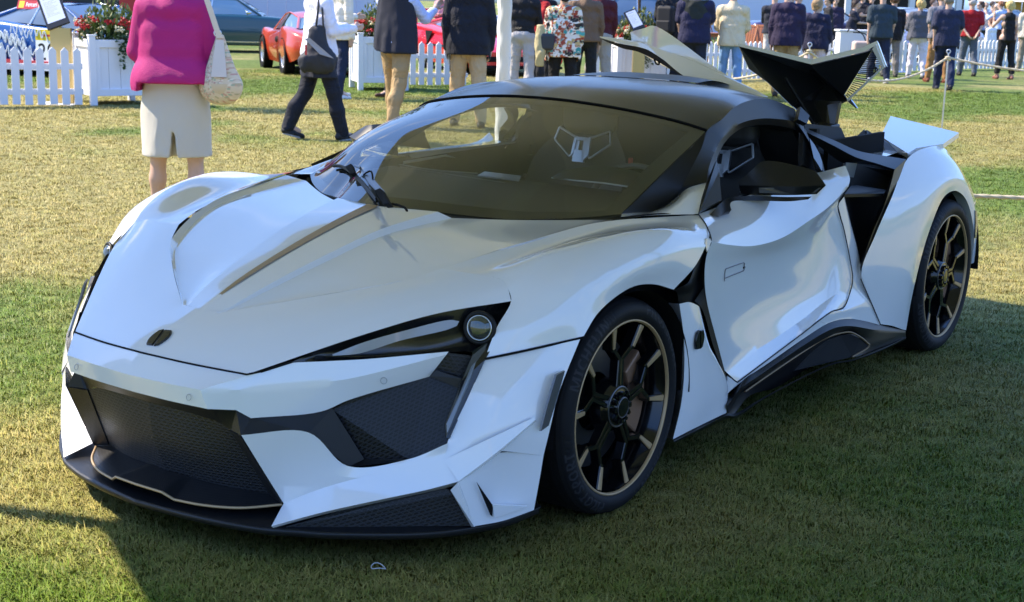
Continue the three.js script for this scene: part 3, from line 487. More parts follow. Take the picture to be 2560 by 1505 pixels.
// ---- door mirrors
{
  const zf = -0.70, G = crease([sheet([
    [[.7881,.8828,-1], [.8378,.8876,-1], [.9033,.892,-1], [1.0155,.9014,-1], [1.0959,.909,-1.04]],
    [[.7871,.8969,-1], [.8345,.9448,-1.01], [.8613,.9727,-1.03], [.9987,.9633,-1.05], [1.0411,.9516,-1.07]],
    [[.723,.8782,-1.14], [.7673,.9223,-1.16], [.7957,.9465,-1.18], [.9322,.939,-1.2], [.9796,.928,-1.2]],
  ], { nu: 6, nv: 4, line: true }), sheet([
    [[1.0959,.909,-1.04], [1.0731,.9291,-1.055], [1.0411,.9516,-1.07]], [[1.0422,.8926,-1.15], [1.0159,.9111,-1.17], [.9796,.928,-1.2]]], { nu: 4, nv: 2 }), sheet([
    [[.7881,.8828,-1], [.8378,.8876,-1], [.9033,.892,-1], [1.0155,.9014,-1], [1.0959,.909,-1.04]],
    [[.7933,.8534,-1.01], [.8351,.8541,-1.01], [.9008,.8592,-1.01], [1.0079,.87,-1.01], [1.0632,.8757,-1.045]],
    [[.7423,.8366,-1.13], [.7717,.835,-1.14], [.8346,.8388,-1.15], [.9451,.85,-1.15], [1.008,.8589,-1.16]]], { nu: 6, nv: 2, line: true })], 0.4);
  const M = pair('door_mirror', G, satin);
  const stalk = crease([sheet([
    [[.8789,.8298,-.62], [.8607,.8522,-.72], [.8334,.8606,-.86], [.8817,.8567,-.98], [.9551,.8582,-1.01], [1.051,.867,-1.03]],
    [[.9044,.8259,-.63], [.8807,.8339,-.73], [.8401,.8469,-.87], [.8893,.8409,-.98], [.9829,.8461,-1.01], [1.0396,.8564,-1.03]],
    [[.8971,.8243,-.72], [.8664,.8274,-.8], [.8213,.8339,-.93], [.8511,.8283,-1.06], [.9466,.8337,-1.09], [1.0106,.8469,-1.09]]], { nu: 6, nv: 3, line: true })], 0.4);
  const ind = plate([[.8697,.8827,-.994], [1.0803,.8993,-1.038], [1.0606,.881,-1.038], [.959,.8705,-1], [.8721,.8644,-.994]], 0.004);
  for (const [m, s] of [[M[0], 1], [M[1], -1]]) {
    sub('mirror_stalk', s > 0 ? stalk.clone() : mirrorX(stalk), satin, m);
    sub('indicator', s > 0 ? ind.clone() : mirrorX(ind), P([0.10, 0.10, 0.10], 0.15, { clearcoat: 1 }), m);
  }
}

// ---- cabin
{
  const tub = part('cabin_trim', [
    box(1.36, 0.02, 2.0, 0, 0.20, -1.05), box(1.36, 0.8, 0.03, 0, 0.62, -1.90), box(1.5, 0.5, 0.04, 0, 0.50, -0.08),
    ...LR(sheet([[[0.70, 0.20, -0.1], [0.72, 0.20, -1.9]], [[0.80, 0.55, -0.1], [0.82, 0.55, -1.9]], [[0.80, 0.835, -0.45], [0.79, 0.86, -1.75]]], { nu: 8, nv: 3 })),
    ...LR(sheet(roofRows.map((r) => r.map((p) => [p[0] * 0.97, p[1] - 0.028, p[2] - 0.01])), { nu: 3, nv: 3 })),
    ...LR(sheet([[[0, 1.17, -1.80], [0.35, 1.15, -1.76], [0.60, 1.10, -1.70]], [[0, 0.8, -1.9], [0.4, 0.8, -1.9], [0.72, 0.82, -1.86]]], { nu: 4, nv: 2 })),
  ], S([0.012, 0.012, 0.012], 0.8));
  void tub;
  // dashboard: broad shelf under the glass, instrument hood to the driver's (left) side
  const dash = part('dashboard', [crease(LR(sheet([
    [[0, 0.815, 0.00], [0.25, 0.805, -0.06], [0.45, 0.795, -0.20], [0.66, 0.80, -0.36]],
    [[0, 0.838, -0.35], [0.25, 0.838, -0.37], [0.47, 0.830, -0.45], [0.70, 0.822, -0.56]],
    [[0, 0.835, -0.86], [0.25, 0.834, -0.87], [0.5, 0.83, -0.88], [0.74, 0.825, -0.90]],
    [[0, 0.76, -0.89], [0.25, 0.75, -0.90], [0.5, 0.74, -0.90], [0.74, 0.74, -0.92]],
    [[0, 0.5, -0.80], [0.25, 0.48, -0.80], [0.5, 0.46, -0.80], [0.72, 0.46, -0.80]],
  ], { nu: 6, nv: 5, cr: [2] })), 0.5)], S([0.045, 0.046, 0.042], 0.7));
  sub('instrument_hood', crease([sheet([
    [[.1003,.8606,-.84], [.1371,.8863,-.86], [.3355,.9183,-.88], [.4989,.8962,-.86], [.5575,.8413,-.8]],
    [[.1673,.8686,-.76], [.2938,.8818,-.7], [.4618,.886,-.68], [.5605,.8782,-.68], [.5895,.8514,-.72]],
  ], { nu: 6, nv: 4 })], 0.4), S([0.07, 0.075, 0.075], 0.35), dash);
  sub('instrument_edge', [tube([[.1037,.8603,-.835], [.2939,.8807,-.7], [.4618,.885,-.68], [.5606,.8772,-.68], [.5666,.8595,-.7], [.5941,.8509,-.72]], 0.003, 40, 6), tube([[.5825,.8478,-.74], [.5615,.8789,-.78], [.5508,.9121,-.82]], 0.003, 12, 6)], S([0.42, 0.46, 0.48], 0.4), dash);
  sub('dash_vent', [plate([[-.1931,.842,-.7693], [-.2466,.842,-.8852], [-.0701,.842,-.8824], [-.0012,.842,-.7724]], 0.006), tube([[-.6715,.838,-.8707], [-.4746,.838,-.8397], [-.2744,.838,-.8759]], 0.003, 20, 5), tube([[-.6311,.836,-.8322], [-.2314,.836,-.7656], [-.0412,.836,-.7371]], 0.002, 20, 5)], S([0.20, 0.21, 0.21], 0.35), dash);
  const sw = part('steering_wheel', new THREE.TorusGeometry(0.165, 0.012, 12, 48).scale(1, 0.86, 1).rotateX(-0.42).translate(0.37, 0.785, -0.95), S([0.12, 0.12, 0.12], 0.35));
  sub('spoke', [bar([0.37, 0.785, -0.95], [0.22, 0.785, -0.95], 0.014), bar([0.37, 0.785, -0.95], [0.52, 0.785, -0.95], 0.014), bar([0.37, 0.785, -0.95], [0.37, 0.65, -0.89], 0.014), ball(0.05, 0.37, 0.785, -0.955, 1, 1, 0.4)], S([0.02, 0.02, 0.02], 0.4), sw);
  sub('red_mark', box(0.008, 0.026, 0.02, ...[.3352,.9274,-1.01]), S([0.45, 0.02, 0.015], 0.5), sw);
  for (const s of [1, -1]) {
    const X = 0.34 * s, Z = -0.24, seatShape = crease([sheet([
      [[X - 0.24, 0.28, -0.95], [X - 0.26, 0.36, -1.45], [X - 0.25, 0.62, -1.60], [X - 0.24, 0.82, -1.70], [X - 0.13, 0.96, -1.77]],
      [[X - 0.12, 0.26, -0.95], [X - 0.14, 0.29, -1.45], [X - 0.13, 0.58, -1.66], [X - 0.13, 0.82, -1.75], [X - 0.10, 1.05, -1.80]],
      [[X + 0.12, 0.26, -0.95], [X + 0.14, 0.29, -1.45], [X + 0.13, 0.58, -1.66], [X + 0.13, 0.82, -1.75], [X + 0.10, 1.05, -1.80]],
      [[X + 0.24, 0.28, -0.95], [X + 0.26, 0.36, -1.45], [X + 0.25, 0.62, -1.60], [X + 0.24, 0.82, -1.70], [X + 0.13, 0.96, -1.77]],
    ], { nu: 6, nv: 6 })], 0.8); void Z;
    const seat = part('seat', [seatShape, rbox(0.27, 0.16, 0.10, 0.05, X, 1.01, -1.78)], S([0.045, 0.045, 0.045], 0.5));
    // silver Y-shaped shoulder frame of the seat
    const F = (x, y) => [X + x, y, -1.72 + (y - 0.9) * -0.28], ring = (k) => [F(k * 0.032, 0.918), F(k * 0.055, 0.924), F(k * 0.132, 0.955), F(k * 0.146, 0.90), F(k * 0.052, 0.832), F(k * 0.036, 0.85)];
    sub('seat_frame', [1, -1].map((k) => tube(new Poly3([...ring(k), ring(k)[0]].map((p) => [...p, 1])), 0.0055, 72, 6)).concat([1, -1].map((k) => plate([F(k * 0.012, 0.914), F(k * 0.046, 0.920), F(k * 0.050, 0.845), F(k * 0.018, 0.812)], 0.012)), [plate([F(-0.034, 0.918), F(0.034, 0.918), F(0.024, 0.904), F(-0.024, 0.904)], 0.012), plate([F(-0.026, 0.862), F(0.026, 0.862), F(0.03, 0.812), F(-0.03, 0.812)], 0.012)]), alu, seat);
  }
}
{
  const fz = (g) => g, trim = [plate([[-.705,.8897,-1.7195], [-.7,.9303,-1.7175], [-.69,.975,-1.7395], [-.675,1.0156,-1.7872], [-.64,1.0444,-1.8438], [-.62,.9991,-2.2764], [-.68,.7869,-2.3852], [-.7,.7897,-2.0388]], 0.02)].map(fz);
  pair('cabin_pillar_trim', trim[0], S([0.014, 0.014, 0.015], 0.7));
  pair('sill_strip', merge([plate([[-.775,.8539,-1.0471], [-.775,.8603,-1.2082], [-.765,.8626,-1.8015], [-.765,.8548,-1.7996], [-.77,.8466,-1.3605], [-.772,.8384,-1.0717]], 0.006), plate([[-.765,.8308,-1.0078], [-.755,.8397,-1.2768], [-.75,.822,-1.3358], [-.75,.8331,-1.2707], [-.76,.8209,-1.002]], 0.006)]), S([0.42, 0.44, 0.43], 0.5));
}
// ---- side glass of the far door (closed); the near window is wound down
part('side_window', mirrorX(plate([[.845,.8535,-.7519], ...dlo, [.6574,1.001,-1.7916], [.6754,.971,-1.8052], [.725,.8884,-1.7754], [.7374,.8677,-1.7632], [.798,.8733,-1.683]], 0)), P([0.9, 0.93, 0.9], 0.0, { transmission: 1, thickness: 0 }));

// ---- intake behind the door
{
  const fr = pair('intake_frame', crease([
    sheet([[[.7,1.0353,-1.7244], [.78,.9825,-1.8487], [.84,.945,-1.9223], [.9,.9211,-2.0416], [.955,.8998,-2.1751]], [[.735,1.0244,-1.6689], [.8,.9682,-1.7906], [.87,.9257,-1.846], [.93,.9021,-1.9088], [.975,.874,-2.001]], [[.72,1.0005,-1.7195], [.76,.948,-1.7888], [.82,.8953,-1.8592], [.88,.9002,-1.9146], [.93,.8514,-2.1045]]], { nu: 6, nv: 3, line: true }),
    sheet([[[.96,.9013,-2.1614], [.968,.7469,-2.0027], [.972,.6193,-1.8559], [.966,.489,-1.7523]], [[.978,.8749,-1.993], [.978,.7497,-1.9205], [.976,.6263,-1.8024], [.964,.4961,-1.7459]], [[.93,.8514,-2.1045], [.93,.7292,-2.0077], [.93,.6106,-1.8865], [.93,.5074,-1.8201]]], { nu: 6, nv: 3, line: true }),
  ], 0.4), satin);
  const inner = pair('intake_duct', [plate([[.8,.8927,-1.8807], [.78,.8253,-2.53], [.8,.6723,-2.3601], [.86,.458,-2.0128], [.86,.7713,-1.7777]], 0.004), plate([[.79,.888,-1.9318], [.8,.8167,-2.4505], [.78,.7588,-2.5154], [.78,.8268,-2.0233]], 0.004)], S([0.006, 0.006, 0.007], 0.6));
  const shelf = plate([[.9,.7959,-1.6862], [.955,.7791,-1.9558], [.86,.7576,-2.2287], [.8,.7969,-1.9983]], 0.012), mp = plate([[.85,.9068,-1.7972], [.85,.8952,-1.9078], [.85,.8398,-1.882], [.85,.853,-1.796]], 0.003);
  for (const [p, s] of [[inner[0], 1], [inner[1], -1]]) { sub('intake_shelf', s > 0 ? shelf.clone() : mirrorX(shelf), satin, p); sub('intake_mesh', s > 0 ? mp.clone() : mirrorX(mp), P([0.3, 0.33, 0.36], 0.4, { metalness: 0.6, bumpMap: hexTex(1), bumpScale: 0.002 }), p); }
  void fr;
}

// ---- rear deck, fins, tail wing
part('rear_deck', [crease(LR(sheet([
  [[0, 0.90, -2.35], [0.35, 0.90, -2.35], [0.62, 0.90, -2.35], [0.80, 0.885, -2.35]],
  [[0, 0.87, -2.75], [0.35, 0.872, -2.75], [0.62, 0.88, -2.72], [0.78, 0.89, -2.72]],
  [[0, 0.845, -3.25], [0.35, 0.845, -3.25], [0.60, 0.84, -3.22], [0.72, 0.82, -3.2]],
], { nu: 6, nv: 5 })), 0.5)], paint);
pair('deck_fin', [plate([[.5193,.8882,-2.62], [.5599,.9566,-2.7], [.6011,.9078,-2.62], [.607,.8773,-2.6], [.556,.8764,-2.6]], 0.01), plate([[.5599,.9566,-2.7], [.5902,.9224,-2.76], [.6057,.8608,-2.72], [.607,.8773,-2.6], [.6011,.9078,-2.62]], 0.01)], satin);
const tw = [[.4579,.9638,-3.2739], [.9019,.9342,-2.971], [.9328,.9058,-2.6821], [.8661,.8911,-2.5314], [.8762,.8789,-2.4073], [.6219,.9113,-2.7376]];
pair('tail_wing', plate(tw, 0.022), paint);
pair('wing_stay', [plate([[.6311,.921,-2.7], [.8351,.868,-2.52], [.8153,.8704,-2.5], [.7313,.8658,-2.55]], 0.015)], satin);
part('tail', [crease(LR(sheet([
  [[0, 0.845, -3.25], [0.4, 0.845, -3.25], [0.72, 0.82, -3.2], [0.88, 0.78, -3.1]],
  [[0, 0.62, -3.52], [0.4, 0.62, -3.50], [0.75, 0.60, -3.42], [0.93, 0.58, -3.2]],
  [[0, 0.30, -3.50], [0.4, 0.30, -3.48], [0.75, 0.30, -3.40], [0.92, 0.30, -3.2]],
  [[0, 0.16, -3.2], [0.4, 0.16, -3.2], [0.75, 0.16, -3.15], [0.9, 0.16, -3.08]],
], { nu: 6, nv: 4 })), 0.5), ...LR(sheet([[[1.015,.652,-2.9178], [1.005,.5335,-3.0292], [.99,.353,-3.1049], [0.96, 0.30, -3.08]], [[0.90, 0.74, -3.14], [0.94, 0.60, -3.2], [0.935, 0.45, -3.2], [0.92, 0.30, -3.2]]], { nu: 5, nv: 3 }))], paint);
pair('rear_side_lamp', [plate([[1.014,.6101,-2.9467], [1.012,.6067,-2.9769], [1.006,.534,-3.026], [1.002,.4689,-3.0434], [1.004,.4745,-3.0124], [1.01,.5471,-2.982]], 0.004)], P([0.16, 0.15, 0.14], 0.2, { clearcoat: 1 }));
part('engine_bay', [box(1.5, 0.02, 1.3, 0, 0.70, -2.5), box(1.3, 0.3, 0.03, 0, 0.80, -2.0), ...LR(box(0.02, 0.35, 0.6, 0.72, 0.80, -2.2))], dullBlack);

// ---- engine covers, raised like beetle wings: dark underside on the near one, white top on the far one
{
  const N = { t1: [.1438,1.3327,-2.2], nt: [.4524,1.2652,-2.3], r1: [.6884,1.3299,-2.3], r2: [.7399,1.3581,-2.3], rm: [.7271,1.3374,-2.3], o1: [.7788,1.2649,-2.32], o2: [.6105,1.1083,-2.36] };
  const lid = part('engine_cover', crease([
    plate([[.1426,1.3263,-2.21], [.4484,1.2586,-2.31], [.458,1.1788,-2.47], [.4188,1.0875,-2.42], [.3858,1.0759,-2.27], [.2816,1.1752,-2.23], [.1978,1.2305,-2.21]], 0.01),
    plate([[.4484,1.2586,-2.31], [.6881,1.3226,-2.31], [.722,1.3359,-2.31], [.59,1.1354,-2.36], [.458,1.1788,-2.47]], 0.01),
    plate([[.458,1.1788,-2.47], [.59,1.1354,-2.36], [.6103,1.1107,-2.36], [.5871,1.0954,-2.34], [.4188,1.0875,-2.42]], 0.01),
    plate([[.3811,1.0764,-2.28], [.4276,1.0902,-2.4], [.5883,1.0979,-2.34], [.5857,1.0501,-2.33], [.574,.947,-2.33], [.5422,.9632,-2.33], [.484,.9939,-2.32], [.422,1.0406,-2.3]], 0.02),
    plate([[.5392,1.0872,-2.33], [.6008,1.1,-2.31], [.5983,1.0525,-2.3], [.5866,.9499,-2.3], [.555,.9661,-2.3]], 0.02),
  ], 0.3), P([0.011, 0.012, 0.014], 0.3, { clearcoat: 0.6, clearcoatRoughness: 0.25 }));
  const rim = (a, b, wa, wb) => { const d = (p, w) => [p[0], p[1] + w, p[2]], k = (p) => [p[0] - 0.01, p[1] - 0.012, p[2] - 0.05]; return sheet([[d(a, -0.006), d(b, -0.006)], [d(a, wa), d(b, wb)], [k(d(a, wa)), k(d(b, wb))]], { nu: 4, nv: 1, line: true }); };
  sub('cover_rim', crease([rim(N.t1, N.nt, 0.006, 0.016), rim(N.nt, N.r1, 0.016, 0.014), rim(N.r1, N.r2, 0.016, 0.012), rim(N.r2, N.o1, 0.014, 0.008), plate([N.r2, N.o1, N.o2, [.6058,1.1178,-2.36], [.7669,1.2637,-2.32], N.rm], 0.012)], 0.3), paint, lid);
  const sl = []; for (let i = 0; i < 26; i++) { const t = (i + 0.5) / 26, L = (a, b, k) => a.map((v, j) => v + (b[j] - v) * k); const a = L([.7111,1.3328,-2.33], [.5902,1.13,-2.37], t), b = t < 0.36 ? L([.7195,1.3333,-2.32], [.7688,1.2637,-2.325], t / 0.36) : L([.7688,1.2637,-2.325], [.6115,1.112,-2.36], (t - 0.36) / 0.64); sl.push(bar(a, b, 0.0019, 5)); }
  tag(sub('louvre_mesh', sl, trimBlack, lid), null, null, null, 'stuff');
  sub('cover_strut', [bar([.3546,1.1967,-2.26], [.4857,1.0001,-2.3], 0.009), bar([.4276,1.2379,-2.36], [.4667,1.178,-2.45], 0.014)], trimBlack, lid);
  sub('hinge_block', [rbox(0.09, 0.05, 0.10, 0.008, ...[.5575,.9872,-2.26]), bar([.5212,1.0023,-2.22], [.5268,1.015,-2.22], 0.006), bar([.5358,1.0003,-2.22], [.5439,1.015,-2.22], 0.006)], satin, lid);
  sub('lid_latch', [plate([[.6079,1.1081,-2.36], [.6244,1.1153,-2.36], [.6558,1.081,-2.36], [.6487,1.0799,-2.36]], 0.01)], chrome, lid);
  const far = part('engine_cover', crease([
    sheet([[[-.4704,1.3661,-2.3], [-.3513,1.3871,-2.22], [-.2265,1.4003,-2.12], [.2496,1.2163,-1.9], [.4946,1.145,-1.8]].slice(0, 5), [[-.4614,1.3259,-2.3], [-.3732,1.3176,-2.24], [-.259,1.3099,-2.15], [.0632,1.2592,-1.96], [.4971,1.1433,-1.795]]], { nu: 8, nv: 3 }),
    sheet([[[-.6515,1.3403,-2.32], [-.523,1.3345,-2.28], [-.3821,1.325,-2.22], [-.259,1.3099,-2.15], [.0632,1.2592,-1.96], [.4971,1.1433,-1.795]], [[-.6363,1.3338,-2.3], [-.5097,1.3151,-2.26], [-.323,1.299,-2.18], [-.1832,1.2707,-2.08], [.1224,1.1833,-1.86], [.501,1.1414,-1.785]]], { nu: 8, nv: 3 }),
    plate([[-.6515,1.3403,-2.32], [-.523,1.3345,-2.28], [-.3821,1.325,-2.22], [-.4614,1.3259,-2.3]], 0.004),
  ], 0.3), paint);
  sub('cover_underside', [sheet([[[-.6475,1.332,-2.32], [-.522,1.3133,-2.28], [-.3348,1.2971,-2.2], [-.1946,1.2681,-2.1], [.0916,1.1772,-1.9]], [[-.6433,1.3162,-2.36], [-.5244,1.289,-2.32], [-.3968,1.2775,-2.26], [-.2143,1.2338,-2.16], [.0553,1.1703,-1.95]]], { nu: 6, nv: 2 }), tube([[-.246,1.2525,-2.15], [-.2292,1.2335,-2.14], [-.2012,1.2353,-2.12], [-.2085,1.2491,-2.12]], 0.004, 12, 5)], dullBlack, far);
  part('roof_scoop', LR(sheet([[[0, 1.205, -1.50], [0.16, 1.203, -1.52], [0.30, 1.196, -1.56]], [[0, 1.215, -1.70], [0.16, 1.213, -1.70], [0.30, 1.200, -1.70]], [[0, 1.18, -1.95], [0.16, 1.178, -1.95], [0.30, 1.165, -1.92]]], { nu: 5, nv: 4 })), satin);
}

// ---- floor pan and wheel wells keep light out
part('underbody', [box(1.24, 0.34, 3.9, 0, 0.33, -1.35), box(1.72, 0.28, 1.6, 0, 0.30, -1.22), ...LR(box(0.30, 0.3, 0.02, 0.78, 0.35, -0.52)), ...LR(box(0.32, 0.36, 0.02, 0.80, 0.36, -2.18)), box(0.9, 0.2, 0.3, 0, 0.26, 0.60)], dullBlack);
const well = (r, z, y, w, x) => new THREE.CylinderGeometry(r, r, w, 32, 1, true, 0, Math.PI).rotateZ(Math.PI / 2).translate(x, y, z);
pair('wheel_well', [well(0.385, 0.02, 0.30, 0.36, 0.795), new THREE.CircleGeometry(0.40, 32).rotateY(Math.PI / 2).translate(0.63, 0.33, 0.0)], dullBlack);
pair('wheel_well', [well(0.41, -2.68, 0.315, 0.40, 0.81), new THREE.CircleGeometry(0.42, 32).rotateY(Math.PI / 2).translate(0.62, 0.34, -2.68)], dullBlack);

// ---- wheels: five Y-spokes with gold tips, centre lock, bronze calipers
const treadBump = dataTex(256, 64, (x, y) => { const g = (y % 16 < 2 && y > 4 && y < 60) ? 0 : ((x + y * 2) % 32 < 2 ? 0.25 : 1); return [g, g, g]; }, { rep: [6, 1] });
const sideText = canvasTex(2048, 128, (c, w, h) => { c.fillStyle = '#808080'; c.fillRect(0, 0, w, h); c.fillStyle = '#f0f0f0'; c.font = 'bold 64px sans-serif'; for (let i = 0; i < 2; i++) { c.fillText('MICHELIN', 120 + i * 1024, 86); c.fillText('PILOT SPORT', 620 + i * 1024, 86); } }, { srgb: false });
sideText.repeat.set(-1, 1);
const treadMat = P([0.007, 0.007, 0.0075], 0.85, { bumpMap: treadBump, bumpScale: 0.004, specularIntensity: 0.4 }), wallTone = canvasTex(2048, 128, (c, w, h) => { c.fillStyle = '#17171a'; c.fillRect(0, 0, w, h); c.fillStyle = '#303034'; c.font = 'bold 54px sans-serif'; for (let i = 0; i < 2; i++) { c.fillText('MICHELIN', 120 + i * 1024, 84); c.fillText('PILOT SPORT', 620 + i * 1024, 84); } c.fillStyle = '#222226'; for (const y of [14, 110]) c.fillRect(0, y, w, 3); }, { rep: [-1, 1] }), wallMat = P([1, 1, 1], 0.62, { map: wallTone, bumpMap: sideText, bumpScale: 0.0012, specularIntensity: 0.5 });
const lathe = (pts, n = 72) => new THREE.LatheGeometry(pts.map(([r, a]) => new THREE.Vector2(r, a)), n).rotateZ(-Math.PI / 2);
function makeWheel(R, rim, w, turn, x, y, z, side) {
  const g = new THREE.Group(); g.name = 'wheel'; car.add(g); g.position.set(side * x, y, z - CZ); if (side < 0) g.rotation.y = Math.PI; g.rotation.x = 0;
  const add = (n, geo, m) => mesh(n, geo, m, g);
  add('tyre', merge([lathe([[R - 0.004, -0.022], [R, -0.04], [R, -w + 0.03], [R - 0.012, -w + 0.004], [rim - 0.02, -w]])]), treadMat);
  const tw_ = rim - 0.004; add('sidewall', lathe([[tw_, -0.012], [tw_ + 0.004, 0.002], [tw_ + (R - tw_) * 0.35, 0.010], [tw_ + (R - tw_) * 0.6, 0.008], [tw_ + (R - tw_) * 0.82, -0.004], [R - 0.009, -0.014], [R - 0.004, -0.022]], 96), wallMat);
  add('rim', merge([lathe([[rim - 0.012, -0.006], [rim - 0.02, -0.03], [rim - 0.034, -0.06], [rim - 0.04, -0.13], [rim - 0.03, -w + 0.02]])]), gloss);
  add('gold_ring', lathe([[rim - 0.0085, -0.006], [rim - 0.007, 0.002], [rim - 0.003, 0.004], [rim + 0.001, 0.001], [rim + 0.001, -0.01]]), gold);
  const at2 = (r, a, d) => new THREE.Vector3(d, r * Math.sin(a), -r * Math.cos(a));            // seen from outside: angle 0 points to the tail
  const beam = (p, q, wd, th, wd2 = wd) => { const d = q.clone().sub(p), L = d.length(), t = d.normalize(), n = new THREE.Vector3(1, 0, 0), s = new THREE.Vector3().crossVectors(t, n).normalize(), n2 = new THREE.Vector3().crossVectors(s, t), b = 0.003;
    const sh = [[-1, -th], [-1, -b], [-1 + 0.25, 0], [1 - 0.25, 0], [1, -b], [1, -th]], pos = [], ix = []; for (const [e, ww] of [[0, wd], [1, wd2]]) for (const [u, v] of sh) { const P0 = p.clone().addScaledVector(t, L * e).addScaledVector(s, u * ww / 2).addScaledVector(n2, v); pos.push(P0.x, P0.y, P0.z); }
    for (let i = 0; i < 6; i++) { const j = (i + 1) % 6; ix.push(i, j, i + 6, j, j + 6, i + 6); } for (const o of [0, 6]) for (let i = 1; i < 5; i++) o ? ix.push(o, o + i, o + i + 1) : ix.push(o, o + i + 1, o + i);
    const G = new THREE.BufferGeometry(); G.setAttribute('position', new THREE.Float32BufferAttribute(pos, 3)); G.setIndex(ix); const h = G.toNonIndexed(); h.computeVertexNormals(); return h; };
  const D = Math.PI / 180, ro = rim - 0.013;
  for (let i = 0; i < 5; i++) {
    const c = (turn + i * 72) * D, fork = at2(rim * 0.56, c, -0.022), hubP = at2(0.05, c, -0.018), parts = [];
    for (const k of [-1, 1]) parts.push(beam(at2(0.05, c + k * 0.24, -0.018), at2(rim * 0.55, c + k * 0.055, -0.022), 0.015, 0.03), beam(at2(rim * 0.53, c + k * 0.03, -0.022), at2(rim * 0.70, c + k * 17 * D, -0.020), 0.016, 0.03), beam(at2(rim * 0.67, c + k * 17.2 * D, -0.020), at2(ro, c + k * 18 * D, -0.010), 0.020, 0.034, 0.026));
    parts.push(beam(hubP, fork, 0.02, 0.022).translate(-0.008, 0, 0));
    add('spoke', merge(parts), gloss);
    for (const k of [-1, 1]) add('gold_insert', beam(at2(rim * 0.70, c + k * 17.4 * D, -0.0165), at2(ro, c + k * 18 * D, -0.006), 0.012, 0.008, 0.021), gold);
  }
  add('hub', merge([lathe([[0, 0.0], [0.030, 0.0], [0.034, -0.004], [0.036, -0.014], [0.058, -0.014], [0.064, -0.018], [0.066, -0.028], [0.078, -0.034], [0.080, -0.07]], 40), ...Array.from({ length: 12 }, (_, i) => { const a = i * Math.PI / 6; return box(0.012, 0.014, 0.010, -0.006, 0.043 * Math.sin(a), 0.043 * Math.cos(a), 0, a); })]), gloss);
  add('hub_ring', merge([lathe([[0.058, -0.0135], [0.0605, -0.0125], [0.063, -0.0145]], 48), lathe([[0.0285, 0.0005], [0.030, 0.0015], [0.0315, 0.0]], 48)]), P([0.14, 0.14, 0.15], 0.3, { metalness: 0.8 }));
  add('brake_disc', merge([lathe([[0.09, -0.105], [rim - 0.065, -0.105], [rim - 0.065, -0.135], [0.09, -0.135]], 56)]), P([0.09, 0.09, 0.095], 0.35, { metalness: 0.8 }));
  const cal = add('caliper', new THREE.ExtrudeGeometry((() => { const s = new THREE.Shape(); s.absarc(0, 0, rim - 0.052, -0.62, 0.62); s.absarc(0, 0, rim - 0.135, 0.62, -0.62, true); return s; })(), { depth: 0.04, bevelEnabled: true, bevelSize: 0.006, bevelThickness: 0.008, bevelSegments: 2 }).rotateY(Math.PI / 2).translate(-0.105, 0, 0), bronze);
  void cal; return g;
}
makeWheel(0.330, 0.2664, 0.255, 12, 0.952, 0.3265, 0, 1);
makeWheel(0.330, 0.2664, 0.255, 40, 0.952, 0.3265, 0, -1);
makeWheel(0.346, 0.2768, 0.33, 0, 0.998, 0.3406, -2.6766, 1);
makeWheel(0.346, 0.2768, 0.33, 25, 0.998, 0.3406, -2.6766, -1);

// ---------------------------------------------------------------- canopy that shades the car: four wrapped posts, pyramid roof
{
  const h = 2.2, cloth = S([0.80, 0.80, 0.79], 0.85);
  const c = [[-1.9, h, -3.25], [2.75, h, -2.9], [2.75, h, 2.1], [-1.50, h, 2.03], [-2.06, h, 1.75]], ap = [0.35, 3.3, -0.6];
  const t = thing('canopy', 'white canopy on fabric-wrapped posts standing over the supercar', 'canopy', [0.36, 0, -1.0]);
  const put = (n, g, m) => { const q = merge([g]); q.translate(-0.36, 0, 1.0); return mesh(n, q, m, t); };
  for (const [x, z] of [0, 1, 2, 4].map((i) => [c[i][0], c[i][2]])) {
    const g = new THREE.CylinderGeometry(0.040, 0.042, h, 20, 110); const p = g.attributes.position;
    for (let i = 0; i < p.count; i++) { const y = p.getY(i), a = Math.atan2(p.getZ(i), p.getX(i)), k = 1 + 0.13 * (fbm(y * 13 + 50 + x, a * 0.9 + 20, 3) - 0.5) + 0.05 * Math.sin(y * 42 + a * 1.6); p.setX(i, p.getX(i) * k); p.setZ(i, p.getZ(i) * k); }
    g.computeVertexNormals(); put('post', g.translate(x, h / 2, z), cloth);
  }
  put('roof_cloth', merge([0, 1, 2, 3, 4].map((i) => plate([c[i], c[(i + 1) % 5], ap], 0.004, true))), cloth);
  put('valance', merge([0, 1, 2, 3, 4].map((i) => { const a = c[i], b = c[(i + 1) % 5]; return plate([a, b, [b[0], h - 0.16, b[2]], [a[0], h - 0.16, a[2]]], 0.004); })), cloth);
}

